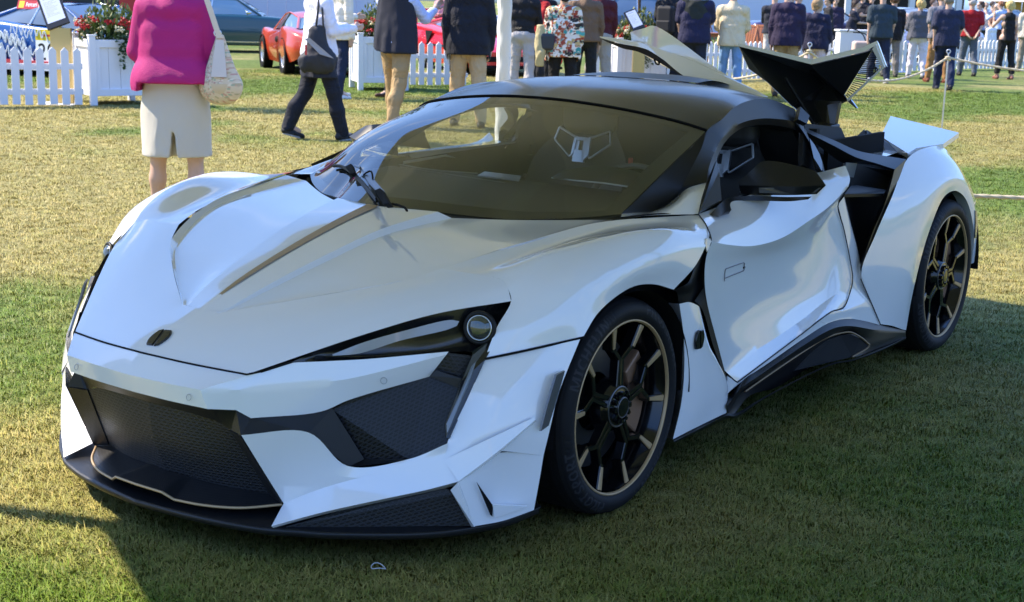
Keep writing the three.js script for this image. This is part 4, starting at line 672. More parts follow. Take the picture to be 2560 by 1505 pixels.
// ---------------------------------------------------------------- near grass: short tufts, thinner with distance
{
  const blades = (n, sd) => { seed = sd; const pos = [], ix = [], nor = []; for (let i = 0; i < n; i++) {
    const a = rr(0, 6.28), r = Math.sqrt(rnd()) * 0.035, L = rr(0.010, 0.028), w = rr(0.0010, 0.0018), lean = rr(0.3, 1.5), d = a + rr(-1.4, 1.4), x = r * Math.cos(a), z = r * Math.sin(a), cx = Math.cos(d), cz = Math.sin(d), b = pos.length / 3;
    for (let k = 0; k < 3; k++) { const t = k / 2, yy = L * Math.sin(Math.min(1.4, t * 1.2)) / (1 + lean * t * 0.35), o = lean * L * t * t * 0.8, ww = w * (1 - t * 0.75); for (const s of [-1, 1]) { pos.push(x + cx * o - cz * ww * s, yy, z + cz * o + cx * ww * s); nor.push(cx * 0.25, 0.93, cz * 0.25); } }
    for (let k = 0; k < 2; k++) { const o = b + 2 * k; ix.push(o, o + 1, o + 2, o + 1, o + 3, o + 2); }
  } const g = new THREE.BufferGeometry(); g.setAttribute('position', new THREE.Float32BufferAttribute(pos, 3)); g.setAttribute('normal', new THREE.Float32BufferAttribute(nor, 3)); g.setIndex(ix); return g; };
  const spots = []; seed = 99;
  for (let i = 0; i < 210000; i++) { const r = 2.4 + Math.pow(rnd(), 1.55) * 26, a = 0.6221 + Math.PI + rr(-0.47, 0.47); spots.push([3.008 + Math.sin(a) * r, 3.449 + Math.cos(a) * r, r]); }
  for (let v = 0; v < 3; v++) {
    const mine = spots.filter((_, i) => i % 3 === v), m = new THREE.InstancedMesh(blades(13, 5 + v), P([1, 1, 1], 0.55, { transmission: 0.25, thickness: 0, specularIntensity: 0.25 }), mine.length), M = new THREE.Matrix4(), q = new THREE.Quaternion(), col = new THREE.Color(); seed = 300 + v;
    mine.forEach(([x, z, r], i) => {
      const s = (0.75 + rnd() * 0.6) * (1 + Math.max(0, r - 6) * 0.03); q.setFromEuler(new THREE.Euler(rr(-0.12, 0.12), rr(0, 6.28), rr(-0.12, 0.12)));
      M.compose(new THREE.Vector3(x, -0.003, z), q, new THREE.Vector3(s, s * rr(0.7, 1.15), s)); m.setMatrixAt(i, M);
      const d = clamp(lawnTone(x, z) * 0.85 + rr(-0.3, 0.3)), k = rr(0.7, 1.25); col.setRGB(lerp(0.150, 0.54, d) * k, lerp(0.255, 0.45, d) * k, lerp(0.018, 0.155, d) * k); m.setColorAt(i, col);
    });
    m.name = numbered('grass'); m.castShadow = m.receiveShadow = true; scene.add(m); tag(m, 'short grass blades of the mown lawn', 'grass', null, 'stuff');
  }
}

// ---------------------------------------------------------------- figures
function nets(f, lo, hi, h) {                             // smooth skin of f < 0 on a grid
  const n = [0, 1, 2].map((k) => Math.ceil((hi[k] - lo[k]) / h) + 1), [nx, ny, nz] = n, F = new Float32Array(nx * ny * nz), id = (i, j, k) => (k * ny + j) * nx + i;
  for (let k = 0; k < nz; k++) for (let j = 0; j < ny; j++) for (let i = 0; i < nx; i++) F[id(i, j, k)] = f(lo[0] + i * h, lo[1] + j * h, lo[2] + k * h);
  const map = new Int32Array(nx * ny * nz).fill(-1), pos = [], ix = [];
  for (let k = 0; k < nz - 1; k++) for (let j = 0; j < ny - 1; j++) for (let i = 0; i < nx - 1; i++) {
    let c = 0, sx = 0, sy = 0, sz = 0, m = 0; const v = [];
    for (let q = 0; q < 8; q++) { v[q] = F[id(i + (q & 1), j + (q >> 1 & 1), k + (q >> 2))]; if (v[q] < 0) m |= 1 << q; }
    if (!m || m === 255) continue;
    for (let a = 0; a < 8; a++) for (const b of [a | 1, a | 2, a | 4]) if (b !== a && (v[a] < 0) !== (v[b] < 0)) { const t = v[a] / (v[a] - v[b]); sx += (a & 1) + t * ((b & 1) - (a & 1)); sy += (a >> 1 & 1) + t * ((b >> 1 & 1) - (a >> 1 & 1)); sz += (a >> 2) + t * ((b >> 2) - (a >> 2)); c++; }
    map[id(i, j, k)] = pos.length / 3; pos.push(lo[0] + (i + sx / c) * h, lo[1] + (j + sy / c) * h, lo[2] + (k + sz / c) * h);
  }
  const st = [1, nx, nx * ny];
  for (let k = 1; k < nz - 1; k++) for (let j = 1; j < ny - 1; j++) for (let i = 1; i < nx - 1; i++) { const o = id(i, j, k), a = F[o] < 0; for (let ax = 0; ax < 3; ax++) { const b = F[o + st[ax]] < 0; if (a === b) continue; const u = st[(ax + 1) % 3], w = st[(ax + 2) % 3], q = [map[o - u - w], map[o - w], map[o], map[o - u]]; if (q.some((x) => x < 0)) continue; a ? ix.push(q[0], q[1], q[2], q[0], q[2], q[3]) : ix.push(q[0], q[2], q[1], q[0], q[3], q[2]); } }
  if (!pos.length) return null;
  const g = new THREE.BufferGeometry(); g.setAttribute('position', new THREE.Float32BufferAttribute(pos, 3)); g.setIndex(ix); g.computeVertexNormals(); return norm(g);
}
const cone = (a, b, ra, rb, sz = 1) => {                  // tapered capsule; sz squashes depth
  const abx = b[0] - a[0], aby = b[1] - a[1], abz = (b[2] - a[2]) / sz, L = abx * abx + aby * aby + abz * abz || 1e-9;
  return (x, y, z) => { const px = x - a[0], py = y - a[1], pz = (z - a[2]) / sz, t = clamp((px * abx + py * aby + pz * abz) / L), dx = px - abx * t, dy = py - aby * t, dz = pz - abz * t; return Math.sqrt(dx * dx + dy * dy + dz * dz) - (ra + (rb - ra) * t); };
};
const blend = (list, k) => (x, y, z) => { let d = 1e9; for (const f of list) { const e = f(x, y, z); if (d > 1e8) d = e; else { const h = clamp(0.5 + 0.5 * (d - e) / k); d = lerp(d, e, h) - k * h * (1 - h); } } return d; };
const mats = {}; const wrinkle = dataTex(256, 256, (x, y) => { const u = x / 256, v = y / 256, w = fbm(u * 3 + 2, v * 3, 2, 3) * 0.9, a = fbm(u * 6 + w * 2.2, v * 3 + w, 4), b = Math.abs(fbm(u * 7 + 11 - v * 3, v * 5 + 7, 3) - 0.5) * 2, t = 0.65 * a + 0.35 * b; return [t, t, t]; }, { rep: [2.2, 1.8] });
const cloth = (c, r = 0.85) => mats[c + '' + r] ??= S(c, r, { bumpMap: wrinkle, bumpScale: 0.035 });
const skinTones = [[0.56, 0.36, 0.26], [0.48, 0.29, 0.20], [0.62, 0.42, 0.32], [0.20, 0.11, 0.07]];
const AW = Math.atan2(-0.582, -0.813);                    // facing away from the photographer
/* o: h height, turn, w girth, stride, arms {L,R: [shoulder swing fwd, out, elbow bend, inward]}, top/bottom/shoes/hair ... */
function person(label, at, o, group) {
  const t = thing('person', label, 'person', at, o.turn ?? AW, group), s = (o.h ?? 1.75) / 1.75, w = o.w ?? 1, fem = o.fem ? 1 : 0, sd = hash(at[0] * 100, at[2] * 100) * 50, st = o.stride ?? 0.06, sit = o.sit;
  const J = { hip: [0.092 * (fem ? 1.08 : 1), sit ? 0.52 : 0.92, 0] }, up = sit ? -0.40 : 0, cut = o.from ?? -1;
  const shW = (fem ? 0.165 : 0.19) * (0.6 + 0.4 * w), leg = {};
  for (const [k, sg, ph] of [['L', 1, 1], ['R', -1, -1]]) {
    const a = st * ph * (o.lead ?? 1), hp = [sg * J.hip[0], J.hip[1], 0], kb = a < 0 ? Math.abs(a) * 0.9 : Math.abs(a) * 0.15, spread = o.spread ?? 0.02;
    const kn = sit ? [sg * 0.13, 0.50, 0.42] : [hp[0] + sg * spread, hp[1] - 0.44 * Math.cos(a), 0.44 * Math.sin(a)], an = sit ? [sg * 0.13, 0.08, 0.45] : [kn[0] + sg * spread, kn[1] - 0.41 * Math.cos(a - kb), kn[2] + 0.41 * Math.sin(a - kb)];
    if (!sit && a >= 0) { const d = an[1] - 0.08; an[1] -= d; }
    leg[k] = { hp, kn, an, lift: Math.max(0, an[1] - 0.08), pitch: a < 0 ? kb * 1.2 : -a * 0.35 };
  }
  const arm = {};
  for (const [k, sg] of [['L', 1], ['R', -1]]) {
    const [f, out, el, inn] = (o.arms ?? {})[k] ?? [k === 'L' ? -st * 0.8 : st * 0.8, 0.10, 0.22, 0.1], sh = [sg * shW, 1.400 + up, 0];
    const e = [sh[0] + sg * 0.285 * Math.sin(out), sh[1] - 0.285 * Math.cos(f) * Math.cos(out), sh[2] + 0.285 * Math.sin(f) * Math.cos(out)], fa = f + el;
    const hx = [-sg * Math.sin(inn), -Math.cos(fa) * Math.cos(inn), Math.sin(fa) * Math.cos(inn)], wr = e.map((v, i) => v + hx[i] * 0.25), hd = wr.map((v, i) => v + hx[i] * 0.09);
    arm[k] = { sh, e, wr, hd, dir: hx, sg };
  }
  const Y = (y) => y + up, lean = o.lean ?? 0, L3 = (p) => [p[0], p[1], p[2] + Math.max(0, p[1] - Y(0.95)) * lean];
  for (const k of 'LR') for (const q of ['sh', 'e', 'wr', 'hd']) arm[k][q] = L3(arm[k][q]);
  const belly = o.belly ?? 0, hw = fem ? 1.12 : 1;
  const torso = (g) => [
    cone([-0.075 * w * hw, Y(0.93), 0], [0.075 * w * hw, Y(0.93), 0], 0.105 * w + g, 0.105 * w + g, 1.05), cone([-0.055 * w, Y(1.08), 0.01 + belly * 0.4], [0.055 * w, Y(1.08), 0.01 + belly * 0.4], (0.098 + belly) * w + g, (0.098 + belly) * w + g, 0.98),
    cone(L3([-0.085 * w, Y(1.24), 0]), L3([0.085 * w, Y(1.24), 0]), 0.097 * w + g, 0.097 * w + g, 0.98), cone(L3([-shW * 0.78, Y(1.385), -0.005]), L3([shW * 0.78, Y(1.385), -0.005]), 0.070 + g, 0.070 + g, 1), cone(L3([0, Y(1.40), -0.01]), L3([0, Y(1.53), 0.005]), 0.084 + g, 0.052 + g * 0.4),
  ];
  const legF = (k, g, ga) => { const l = leg[k]; return [cone([l.hp[0] * 0.95, l.hp[1] - 0.02, l.hp[2]], l.kn, 0.083 * w + g, 0.058 * (0.5 + 0.5 * w) + g), cone(l.kn, [l.kn[0] * 0.5 + l.an[0] * 0.5, l.kn[1] * 0.55 + l.an[1] * 0.45, l.kn[2] * 0.5 + l.an[2] * 0.5 - 0.012], 0.054 * (0.5 + 0.5 * w) + g, 0.052 * (0.5 + 0.5 * w) + (g + ga) / 2), cone([l.kn[0] * 0.5 + l.an[0] * 0.5, l.kn[1] * 0.55 + l.an[1] * 0.45, l.kn[2] * 0.5 + l.an[2] * 0.5 - 0.012], l.an, 0.052 * (0.5 + 0.5 * w) + (g + ga) / 2, 0.036 + ga)]; };
  const armF = (k, g, to = 2) => { const a = arm[k], r = []; r.push(cone(a.sh, a.e, 0.052 * (0.6 + 0.4 * w) + g, 0.040 + g)); if (to > 1) r.push(cone(a.e, a.wr, 0.040 + g, 0.027 + g * 0.8)); return r; };
  const B = (lo, hi) => [lo, hi];
  const put = (name, g, m, col) => { if (!g) return null; g.scale(s, s, s); const q = mesh(name, g, m, t); if (col) q.userData.label = col; return q; };
  const tone = skinTones[o.skin ?? 0], skin = mats['skin' + (o.skin ?? 0)] ??= P(tone, 0.5, { sheen: 0.2 });
  const xm = Math.max(...['L', 'R'].map((k) => Math.max(Math.abs(arm[k].e[0]), Math.abs(arm[k].wr[0]), Math.abs(arm[k].hd[0])))) + 0.1, zs = [];
  for (const k of 'LR') zs.push(arm[k].e[2], arm[k].wr[2], arm[k].hd[2], leg[k].kn[2], leg[k].an[2]); const zl = Math.min(-0.30, ...zs.map((v) => v - 0.12)), zh = Math.max(0.30, ...zs.map((v) => v + 0.16));
  // skin: one continuous figure, with finer hands and head merged in
  const parts = [nets(blend([...torso(-0.006), ...legF('L', -0.004, 0), ...legF('R', -0.004, 0), ...armF('L', -0.006), ...armF('R', -0.006), cone(leg.L.an, [leg.L.an[0], leg.L.an[1] - 0.045, leg.L.an[2] + 0.12], 0.036, 0.03), cone(leg.R.an, [leg.R.an[0], leg.R.an[1] - 0.045, leg.R.an[2] + 0.12], 0.036, 0.03)], 0.03), [-xm, -0.02, zl], [xm, Y(1.58), zh], 0.022)];
  for (const k of 'LR') {
    const a = arm[k], u = new THREE.Vector3(...a.dir), sdv = new THREE.Vector3(0, 0, 1).addScaledVector(u, -u.z); if (sdv.length() < 0.3) sdv.set(0, 1, 0).addScaledVector(u, -u.y); sdv.normalize(); const nn = new THREE.Vector3().crossVectors(u, sdv).multiplyScalar(a.sg);
    const pt = (l, sde, n) => [a.wr[0] + u.x * l + sdv.x * sde + nn.x * n, a.wr[1] + u.y * l + sdv.y * sde + nn.y * n, a.wr[2] + u.z * l + sdv.z * sde + nn.z * n], H = [cone(pt(-0.03, 0, 0), pt(0.02, 0, 0), 0.026, 0.028), cone(pt(0.03, 0.014, 0), pt(0.085, 0.022, 0), 0.021, 0.015), cone(pt(0.03, -0.012, 0), pt(0.085, -0.02, 0), 0.021, 0.014)];
    [[0.026, 0.072], [0.009, 0.080], [-0.009, 0.074], [-0.025, 0.058]].forEach(([x, l]) => { H.push(cone(pt(0.085, x, 0), pt(0.085 + l * 0.5, x, 0.006), 0.0095, 0.0088), cone(pt(0.085 + l * 0.5, x, 0.006), pt(0.085 + l * 0.85, x * 0.95, 0.026), 0.0088, 0.0075)); });
    H.push(cone(pt(0.028, 0.028, 0.004), pt(0.062, 0.050, 0.016), 0.013, 0.0105), cone(pt(0.062, 0.050, 0.016), pt(0.092, 0.050, 0.03), 0.0105, 0.0085));
    const c = pt(0.075, 0, 0.01); parts.push(nets(blend(H, 0.008), c.map((v) => v - 0.13), c.map((v) => v + 0.13), 0.0075));
  }
  const hc = L3([0, Y(1.635), 0.02]), hy = o.headTurn ?? 0, ch = Math.cos(hy), sh_ = Math.sin(hy), loc = (x, y, z) => { const X = x - hc[0], Z = z - hc[2]; return [X * ch - Z * sh_, y - hc[1], X * sh_ + Z * ch]; };
  const headIn = [cone([0, 0.035, -0.015], [0, 0.03, 0.0], 0.087, 0.085, 1.12), cone([0, -0.045, 0.025], [0, -0.07, 0.045], 0.062, 0.046), cone([0, 0.005, 0.085], [0, -0.028, 0.108], 0.011, 0.016), cone([0.078, 0.01, -0.015], [0.082, -0.025, -0.01], 0.013, 0.010, 1.4), cone([-0.078, 0.01, -0.015], [-0.082, -0.025, -0.01], 0.013, 0.010, 1.4), cone([-0.03, -0.057, 0.082], [0.03, -0.057, 0.082], 0.010, 0.010), cone([-0.05, 0.028, 0.075], [0.05, 0.028, 0.075], 0.014, 0.014), cone([0, -0.06, -0.02], [0, -0.14, -0.025], 0.055, 0.056)];
  if (cut < 1.4) {
    const hf = blend(headIn, 0.02), eyes = (x, y, z) => Math.hypot(Math.abs(x) - 0.032, y - 0.006, z - 0.098) - 0.014;
    const fh = (x, y, z) => { const p = loc(x, y, z); return Math.max(hf(...p), -eyes(...p)); };
    const lo = [hc[0] - 0.15, hc[1] - 0.17, hc[2] - 0.17], hi = [hc[0] + 0.15, hc[1] + 0.15, hc[2] + 0.17]; parts.push(nets(fh, lo, hi, 0.011));
    const e2 = []; for (const k of [-1, 1]) { const g = new THREE.SphereGeometry(0.0115, 10, 8).translate(k * 0.032, 0.005, 0.088).rotateY(hy).translate(...hc); e2.push(g); }
    put('eyes', merge(e2), cloth('#2a211c', 0.3));
    if (o.hair && o.hair !== 'bald') {
      const [hcol, style] = o.hair, len = { short: -0.02, bob: -0.12, long: -0.26 }[style] ?? -0.02;
      const back = style === 'short' ? [] : [cone([-0.05, 0.0, -0.045], [-0.055, len, -0.04], 0.06, 0.05), cone([0.05, 0.0, -0.045], [0.055, len, -0.04], 0.06, 0.05), cone([0, 0.02, -0.07], [0, len * 1.05, -0.07], 0.055, 0.05)];
      const hs = blend([cone([0, 0.042, -0.022], [0, 0.04, -0.005], 0.098, 0.094, 1.12), ...back], 0.03);
      const fhair = (x, y, z) => { const p = loc(x, y, z), n = (fbm(p[0] * 38 + sd, p[1] * 26 + p[2] * 34, 3) - 0.5) * 0.022; return Math.max(hs(...p) + n, (p[2] - 0.035) * 0.8 + Math.max(0, 0.06 - p[1]) * 0.9 - (style === 'short' ? 0.0 : 0.02), style === 'short' ? -0.055 - p[1] + Math.max(0, p[2]) * 1.2 : len - 0.06 - p[1]); };
      put('hair', nets(fhair, [hc[0] - 0.2, hc[1] - 0.42, hc[2] - 0.2], [hc[0] + 0.2, hc[1] + 0.18, hc[2] + 0.2], 0.012), cloth(hcol, 0.7));
    }
    if (o.cap) { const g = merge([new THREE.SphereGeometry(0.108, 24, 12, 0, 6.3, 0, 1.45).scale(1, 0.85, 1.1), new THREE.CylinderGeometry(0.098, 0.105, 0.012, 24, 1, false, -1.1, 2.2).scale(1, 1, 1.55).translate(0, 0.012, 0.03)]).rotateY(hy).translate(hc[0], hc[1] + 0.058, hc[2] - 0.005); put('cap', g, cloth(o.cap, 0.8)); }
    if (o.hat) { const g = lathe([[0.001, 0.12], [0.07, 0.118], [0.092, 0.10], [0.10, 0.03], [0.16, 0.015], [0.165, 0.012]], 28).rotateZ(Math.PI / 2).translate(hc[0], hc[1] + 0.05, hc[2]); put('hat', g, cloth(o.hat, 0.9)); }
    if (o.shades) put('sunglasses', merge([rbox(0.05, 0.032, 0.012, 0.005, -0.032, 0.006, 0.108), rbox(0.05, 0.032, 0.012, 0.005, 0.032, 0.006, 0.108), rbox(0.012, 0.006, 0.006, 0.002, 0, 0.012, 0.112), bar([0.058, 0.01, 0.10], [0.086, 0.012, -0.01], 0.003, 5), bar([-0.058, 0.01, 0.10], [-0.086, 0.012, -0.01], 0.003, 5)]).rotateY(hy).translate(...hc), gloss);
  }
  put('body', merge(parts.filter(Boolean)), skin);
  // garments: shells a little outside the figure, with soft folds
  const fold = (x, y, z, k) => (fbm(x * 15 + y * 3 + sd, y * 3.5 + z * 12 + sd, 3) - 0.5) * k * 0.85 + Math.sin((y * 5 + x * 3 + sd) * 7 + 7 * vnoise(x * 5 + sd, y * 3)) * k * 0.03;
  if (o.bottom) {
    const [c, len = 0.10, loose = 0.018] = o.bottom, f = blend([...legF('L', loose * 0.8, loose * 1.2), ...legF('R', loose * 0.8, loose * 1.2), cone([-0.07 * w * hw, J.hip[1] + 0.01, -0.012], [0.07 * w * hw, J.hip[1] + 0.01, -0.012], 0.113 * w + 0.008, 0.113 * w + 0.008, 1.05)], 0.03);
    put('trousers', nets((x, y, z) => Math.max(f(x, y, z) + fold(x, y, z, 0.022), y - Math.min(J.hip[1] + 0.13, o.top ? Math.max(J.hip[1] - 0.03, Y(o.top[1] ?? 0.86) + 0.035) : 9), sit ? -1 : len - 0.035 + (leg.L.lift + leg.R.lift) * 0 - y), [-0.36 * w - 0.05, 0.0, zl], [0.36 * w + 0.05, J.hip[1] + 0.18, zh], 0.017), o.bottomMat ?? cloth(c));
  }
  if (o.skirt) {
    const [c, len] = o.skirt; put('skirt', nets((x, y, z) => { const k = (0.98 - y) / 0.5, rx = lerp(0.165, 0.205, Math.sqrt(clamp(k * 2))) * w, rz = lerp(0.125, 0.15, clamp(k)) * w, d = (Math.hypot(x / rx, z / rz) - 1) * rz * 0.9 + fold(x, y, z, 0.014), slit = Math.max(Math.abs(x + 0.005) - 0.006 - (len + 0.17 - y) * 0.11, y - len - 0.17, z + 0.05); return Math.max(d, y - Math.min(1.05, (o.top?.[1] ?? 1) + 0.03), len - y, -slit); }, [-0.32 * w, len - 0.05, -0.26 * w], [0.32 * w, 1.1, 0.26 * w], 0.013), o.skirtMat ?? cloth(c));
  }
  if (o.top) {
    const [c, hem = 0.86, sleeve = 'long', loose = 0.016] = o.top, g = loose, fl = o.flare ?? 0, list = [...torso(g)], sleeves = [], hemY = Y(hem);
    if (sleeve === 'long') sleeves.push(...armF('L', g * 0.75), ...armF('R', g * 0.75)); else if (sleeve === 'short') for (const k of 'LR') { const a = arm[k]; sleeves.push(cone(a.sh, a.sh.map((v, i) => lerp(v, a.e[i], 0.72)), 0.056 * (0.6 + 0.4 * w) + g, 0.048 + g * 1.3)); } else if (sleeve === 'three') for (const k of 'LR') { const a = arm[k]; sleeves.push(cone(a.sh, a.e, 0.054 + g, 0.046 + g), cone(a.e, a.e.map((v, i) => lerp(v, a.wr[i], 0.5)), 0.046 + g, 0.044 + g)); }
    if (hem < 0.96) list.push(cone([-0.07 * w * hw, Y(1.13), 0], [0.07 * w * hw, Y(1.13), 0], 0.106 * w + g, 0.106 * w + g, 1.05), cone([-0.07 * w * hw, Y(1.02), 0], [0.07 * w * hw, Y(1.02), 0], 0.108 * w + g, 0.108 * w + g, 1.05), cone([-0.07 * w * hw, Y(0.92), 0], [0.07 * w * hw, Y(0.92), 0], 0.122 * w + g + fl * 0.6, 0.122 * w + g + fl * 0.6, 1.08),cone([-0.07 * w * hw, Y(hem), 0], [0.07 * w * hw, Y(hem), 0], 0.122 * w + g + fl, 0.122 * w + g + fl, 1.08));
    const fb = blend(list, 0.035), fsl = sleeves.length ? [blend(sleeves.slice(0, sleeves.length / 2), 0.02), blend(sleeves.slice(sleeves.length / 2), 0.02)] : [], f = blend([fb, ...fsl], 0.010), ntop = o.collar ? 1.545 : 1.50;
    put(o.topName ?? 'shirt', nets((x, y, z) => { const nearArm = Math.abs(x) > shW + 0.03; return Math.max(f(x, y, z) + fold(x, y, z, (o.foldK ?? 0.020) * 0.8), y - Y(ntop) + Math.max(0, z) * 0.5, nearArm ? -1 : hemY - y, ...(sleeve === 'none' ? [Math.abs(x) - shW * 0.72] : [])); }, [-xm - 0.02, Math.min(hemY, ...['L', 'R'].map((k) => arm[k].wr[1])) - 0.06, zl], [xm + 0.02, Y(1.6), zh], 0.016), o.topMat ?? cloth(c));
  }
  if (o.shoes) for (const k of 'LR') {
    const l = leg[k], hgt = 0.03, q = [cone([0, 0.045, -0.045], [0, 0.04, 0.03], 0.040, 0.042), cone([0, 0.035, 0.03], [0, 0.028, 0.155], 0.042, 0.032), cone([0, 0.05, -0.02], [0, 0.10, -0.015], 0.042, 0.045)], f = blend(q, 0.02);
    const g = nets((x, y, z) => Math.max(f(x, y, z), -y + 0.002, y - 0.10 - hgt * 0), [-0.08, -0.02, -0.12], [0.08, 0.14, 0.22], 0.013); if (!g) continue;
    const sole = new THREE.CylinderGeometry(0.045, 0.045, 0.018, 20).scale(1, 1, 2.4).translate(0, 0.009, 0.045);
    for (const [nm, gg, mm] of [['shoe', g, cloth(o.shoes, 0.6)], ['sole', sole, cloth(o.sole ?? o.shoes, 0.8)]]) { gg.translate(0, 0, 0.03).rotateX(l.pitch).translate(l.an[0], l.an[1] - 0.08, l.an[2] - 0.03); put(nm, gg, mm); }
  }
  if (o.belt) put('belt', new THREE.CylinderGeometry(0.15 * w, 0.155 * w, 0.03, 28, 1, true).scale(1.12, 1, 0.80).translate(0, J.hip[1] + 0.12, 0), cloth(o.belt, 0.5));
  const W = (p) => { const c = Math.cos(t.rotation.y), n = Math.sin(t.rotation.y); return [at[0] + s * (p[0] * c + p[2] * n), at[1] + s * p[1], at[2] + s * (-p[0] * n + p[2] * c)]; };
  return { t, arm, leg, s, put, W, hc, torso, Y };
}

// ---------------------------------------------------------------- white picket fences, planters, stands
const whiteWood = S([0.78, 0.78, 0.80], 0.55), teak = S([0.36, 0.115, 0.035], 0.5), brass = P([0.55, 0.42, 0.18], 0.38, { metalness: 0.7 }), silver = P([0.7, 0.7, 0.72], 0.3, { metalness: 0.9 });
const picketG = (h) => { const s = new THREE.Shape(); s.moveTo(-0.045, 0); s.lineTo(0.045, 0); s.lineTo(0.045, h - 0.045); s.lineTo(0, h); s.lineTo(-0.045, h - 0.045); s.closePath(); return new THREE.ExtrudeGeometry(s, { depth: 0.02, bevelEnabled: true, bevelSize: 0.003, bevelThickness: 0.003, bevelSegments: 1 }); };
function fence(label, a, b, { h = 0.72, pitch = 0.152, fine = true } = {}) {
  const dx = b[0] - a[0], dz = b[2] - a[2], L = Math.hypot(dx, dz), n = Math.round(L / pitch), t = thing('picket_fence', label, 'fence', a, -Math.atan2(dz, dx));
  const g = norm(picketG(h).translate(0, 0.03, 0)), parts = [];
  for (let i = 0; i <= n; i++) { const q = g.clone().rotateZ((hash(i, n) - 0.5) * 0.012).translate(i * pitch, (hash(i, 7) - 0.5) * 0.01, 0); if (fine) mesh('picket', q, whiteWood, t); else parts.push(q); }
  if (!fine) tag(mesh('pickets', merge(parts), whiteWood, t), null, null, null, 'stuff');
  for (const y of [0.19, 0.51]) mesh('rail', rbox(L + 0.06, 0.075, 0.03, 0.004, L / 2, y * h / 0.72, -0.018), whiteWood, t);
  return t;
}
const leafShape = (L, W) => { const g = new THREE.BufferGeometry(); g.setAttribute('position', new THREE.Float32BufferAttribute([0, 0, 0, -W / 2, L * 0.45, 0.01 * L, W / 2, L * 0.45, 0.01 * L, 0, L, -0.12 * L], 3)); g.setIndex([0, 2, 1, 1, 2, 3]); return norm(g); };
function foliage(n, sd, place, L, W) { seed = sd; const out = [], b = leafShape(L, W); for (let i = 0; i < n; i++) { const p = place(); if (!p) continue; const s = rr(0.7, 1.35), g = b.clone().scale(s, s, s).rotateX(rr(-0.2, 1.7)).rotateY(rr(0, 6.28)).translate(...p); out.push(g); } return merge(out); }
const leafM = (c) => P(c, 0.5, { transmission: 0.35, thickness: 0 });
const leafA = leafM([0.10, 0.16, 0.025]), leafB = leafM([0.22, 0.26, 0.06]), leafC = leafM([0.05, 0.10, 0.02]), bloomR = S([0.50, 0.012, 0.012], 0.6), bloomW = S([0.72, 0.66, 0.42], 0.6);
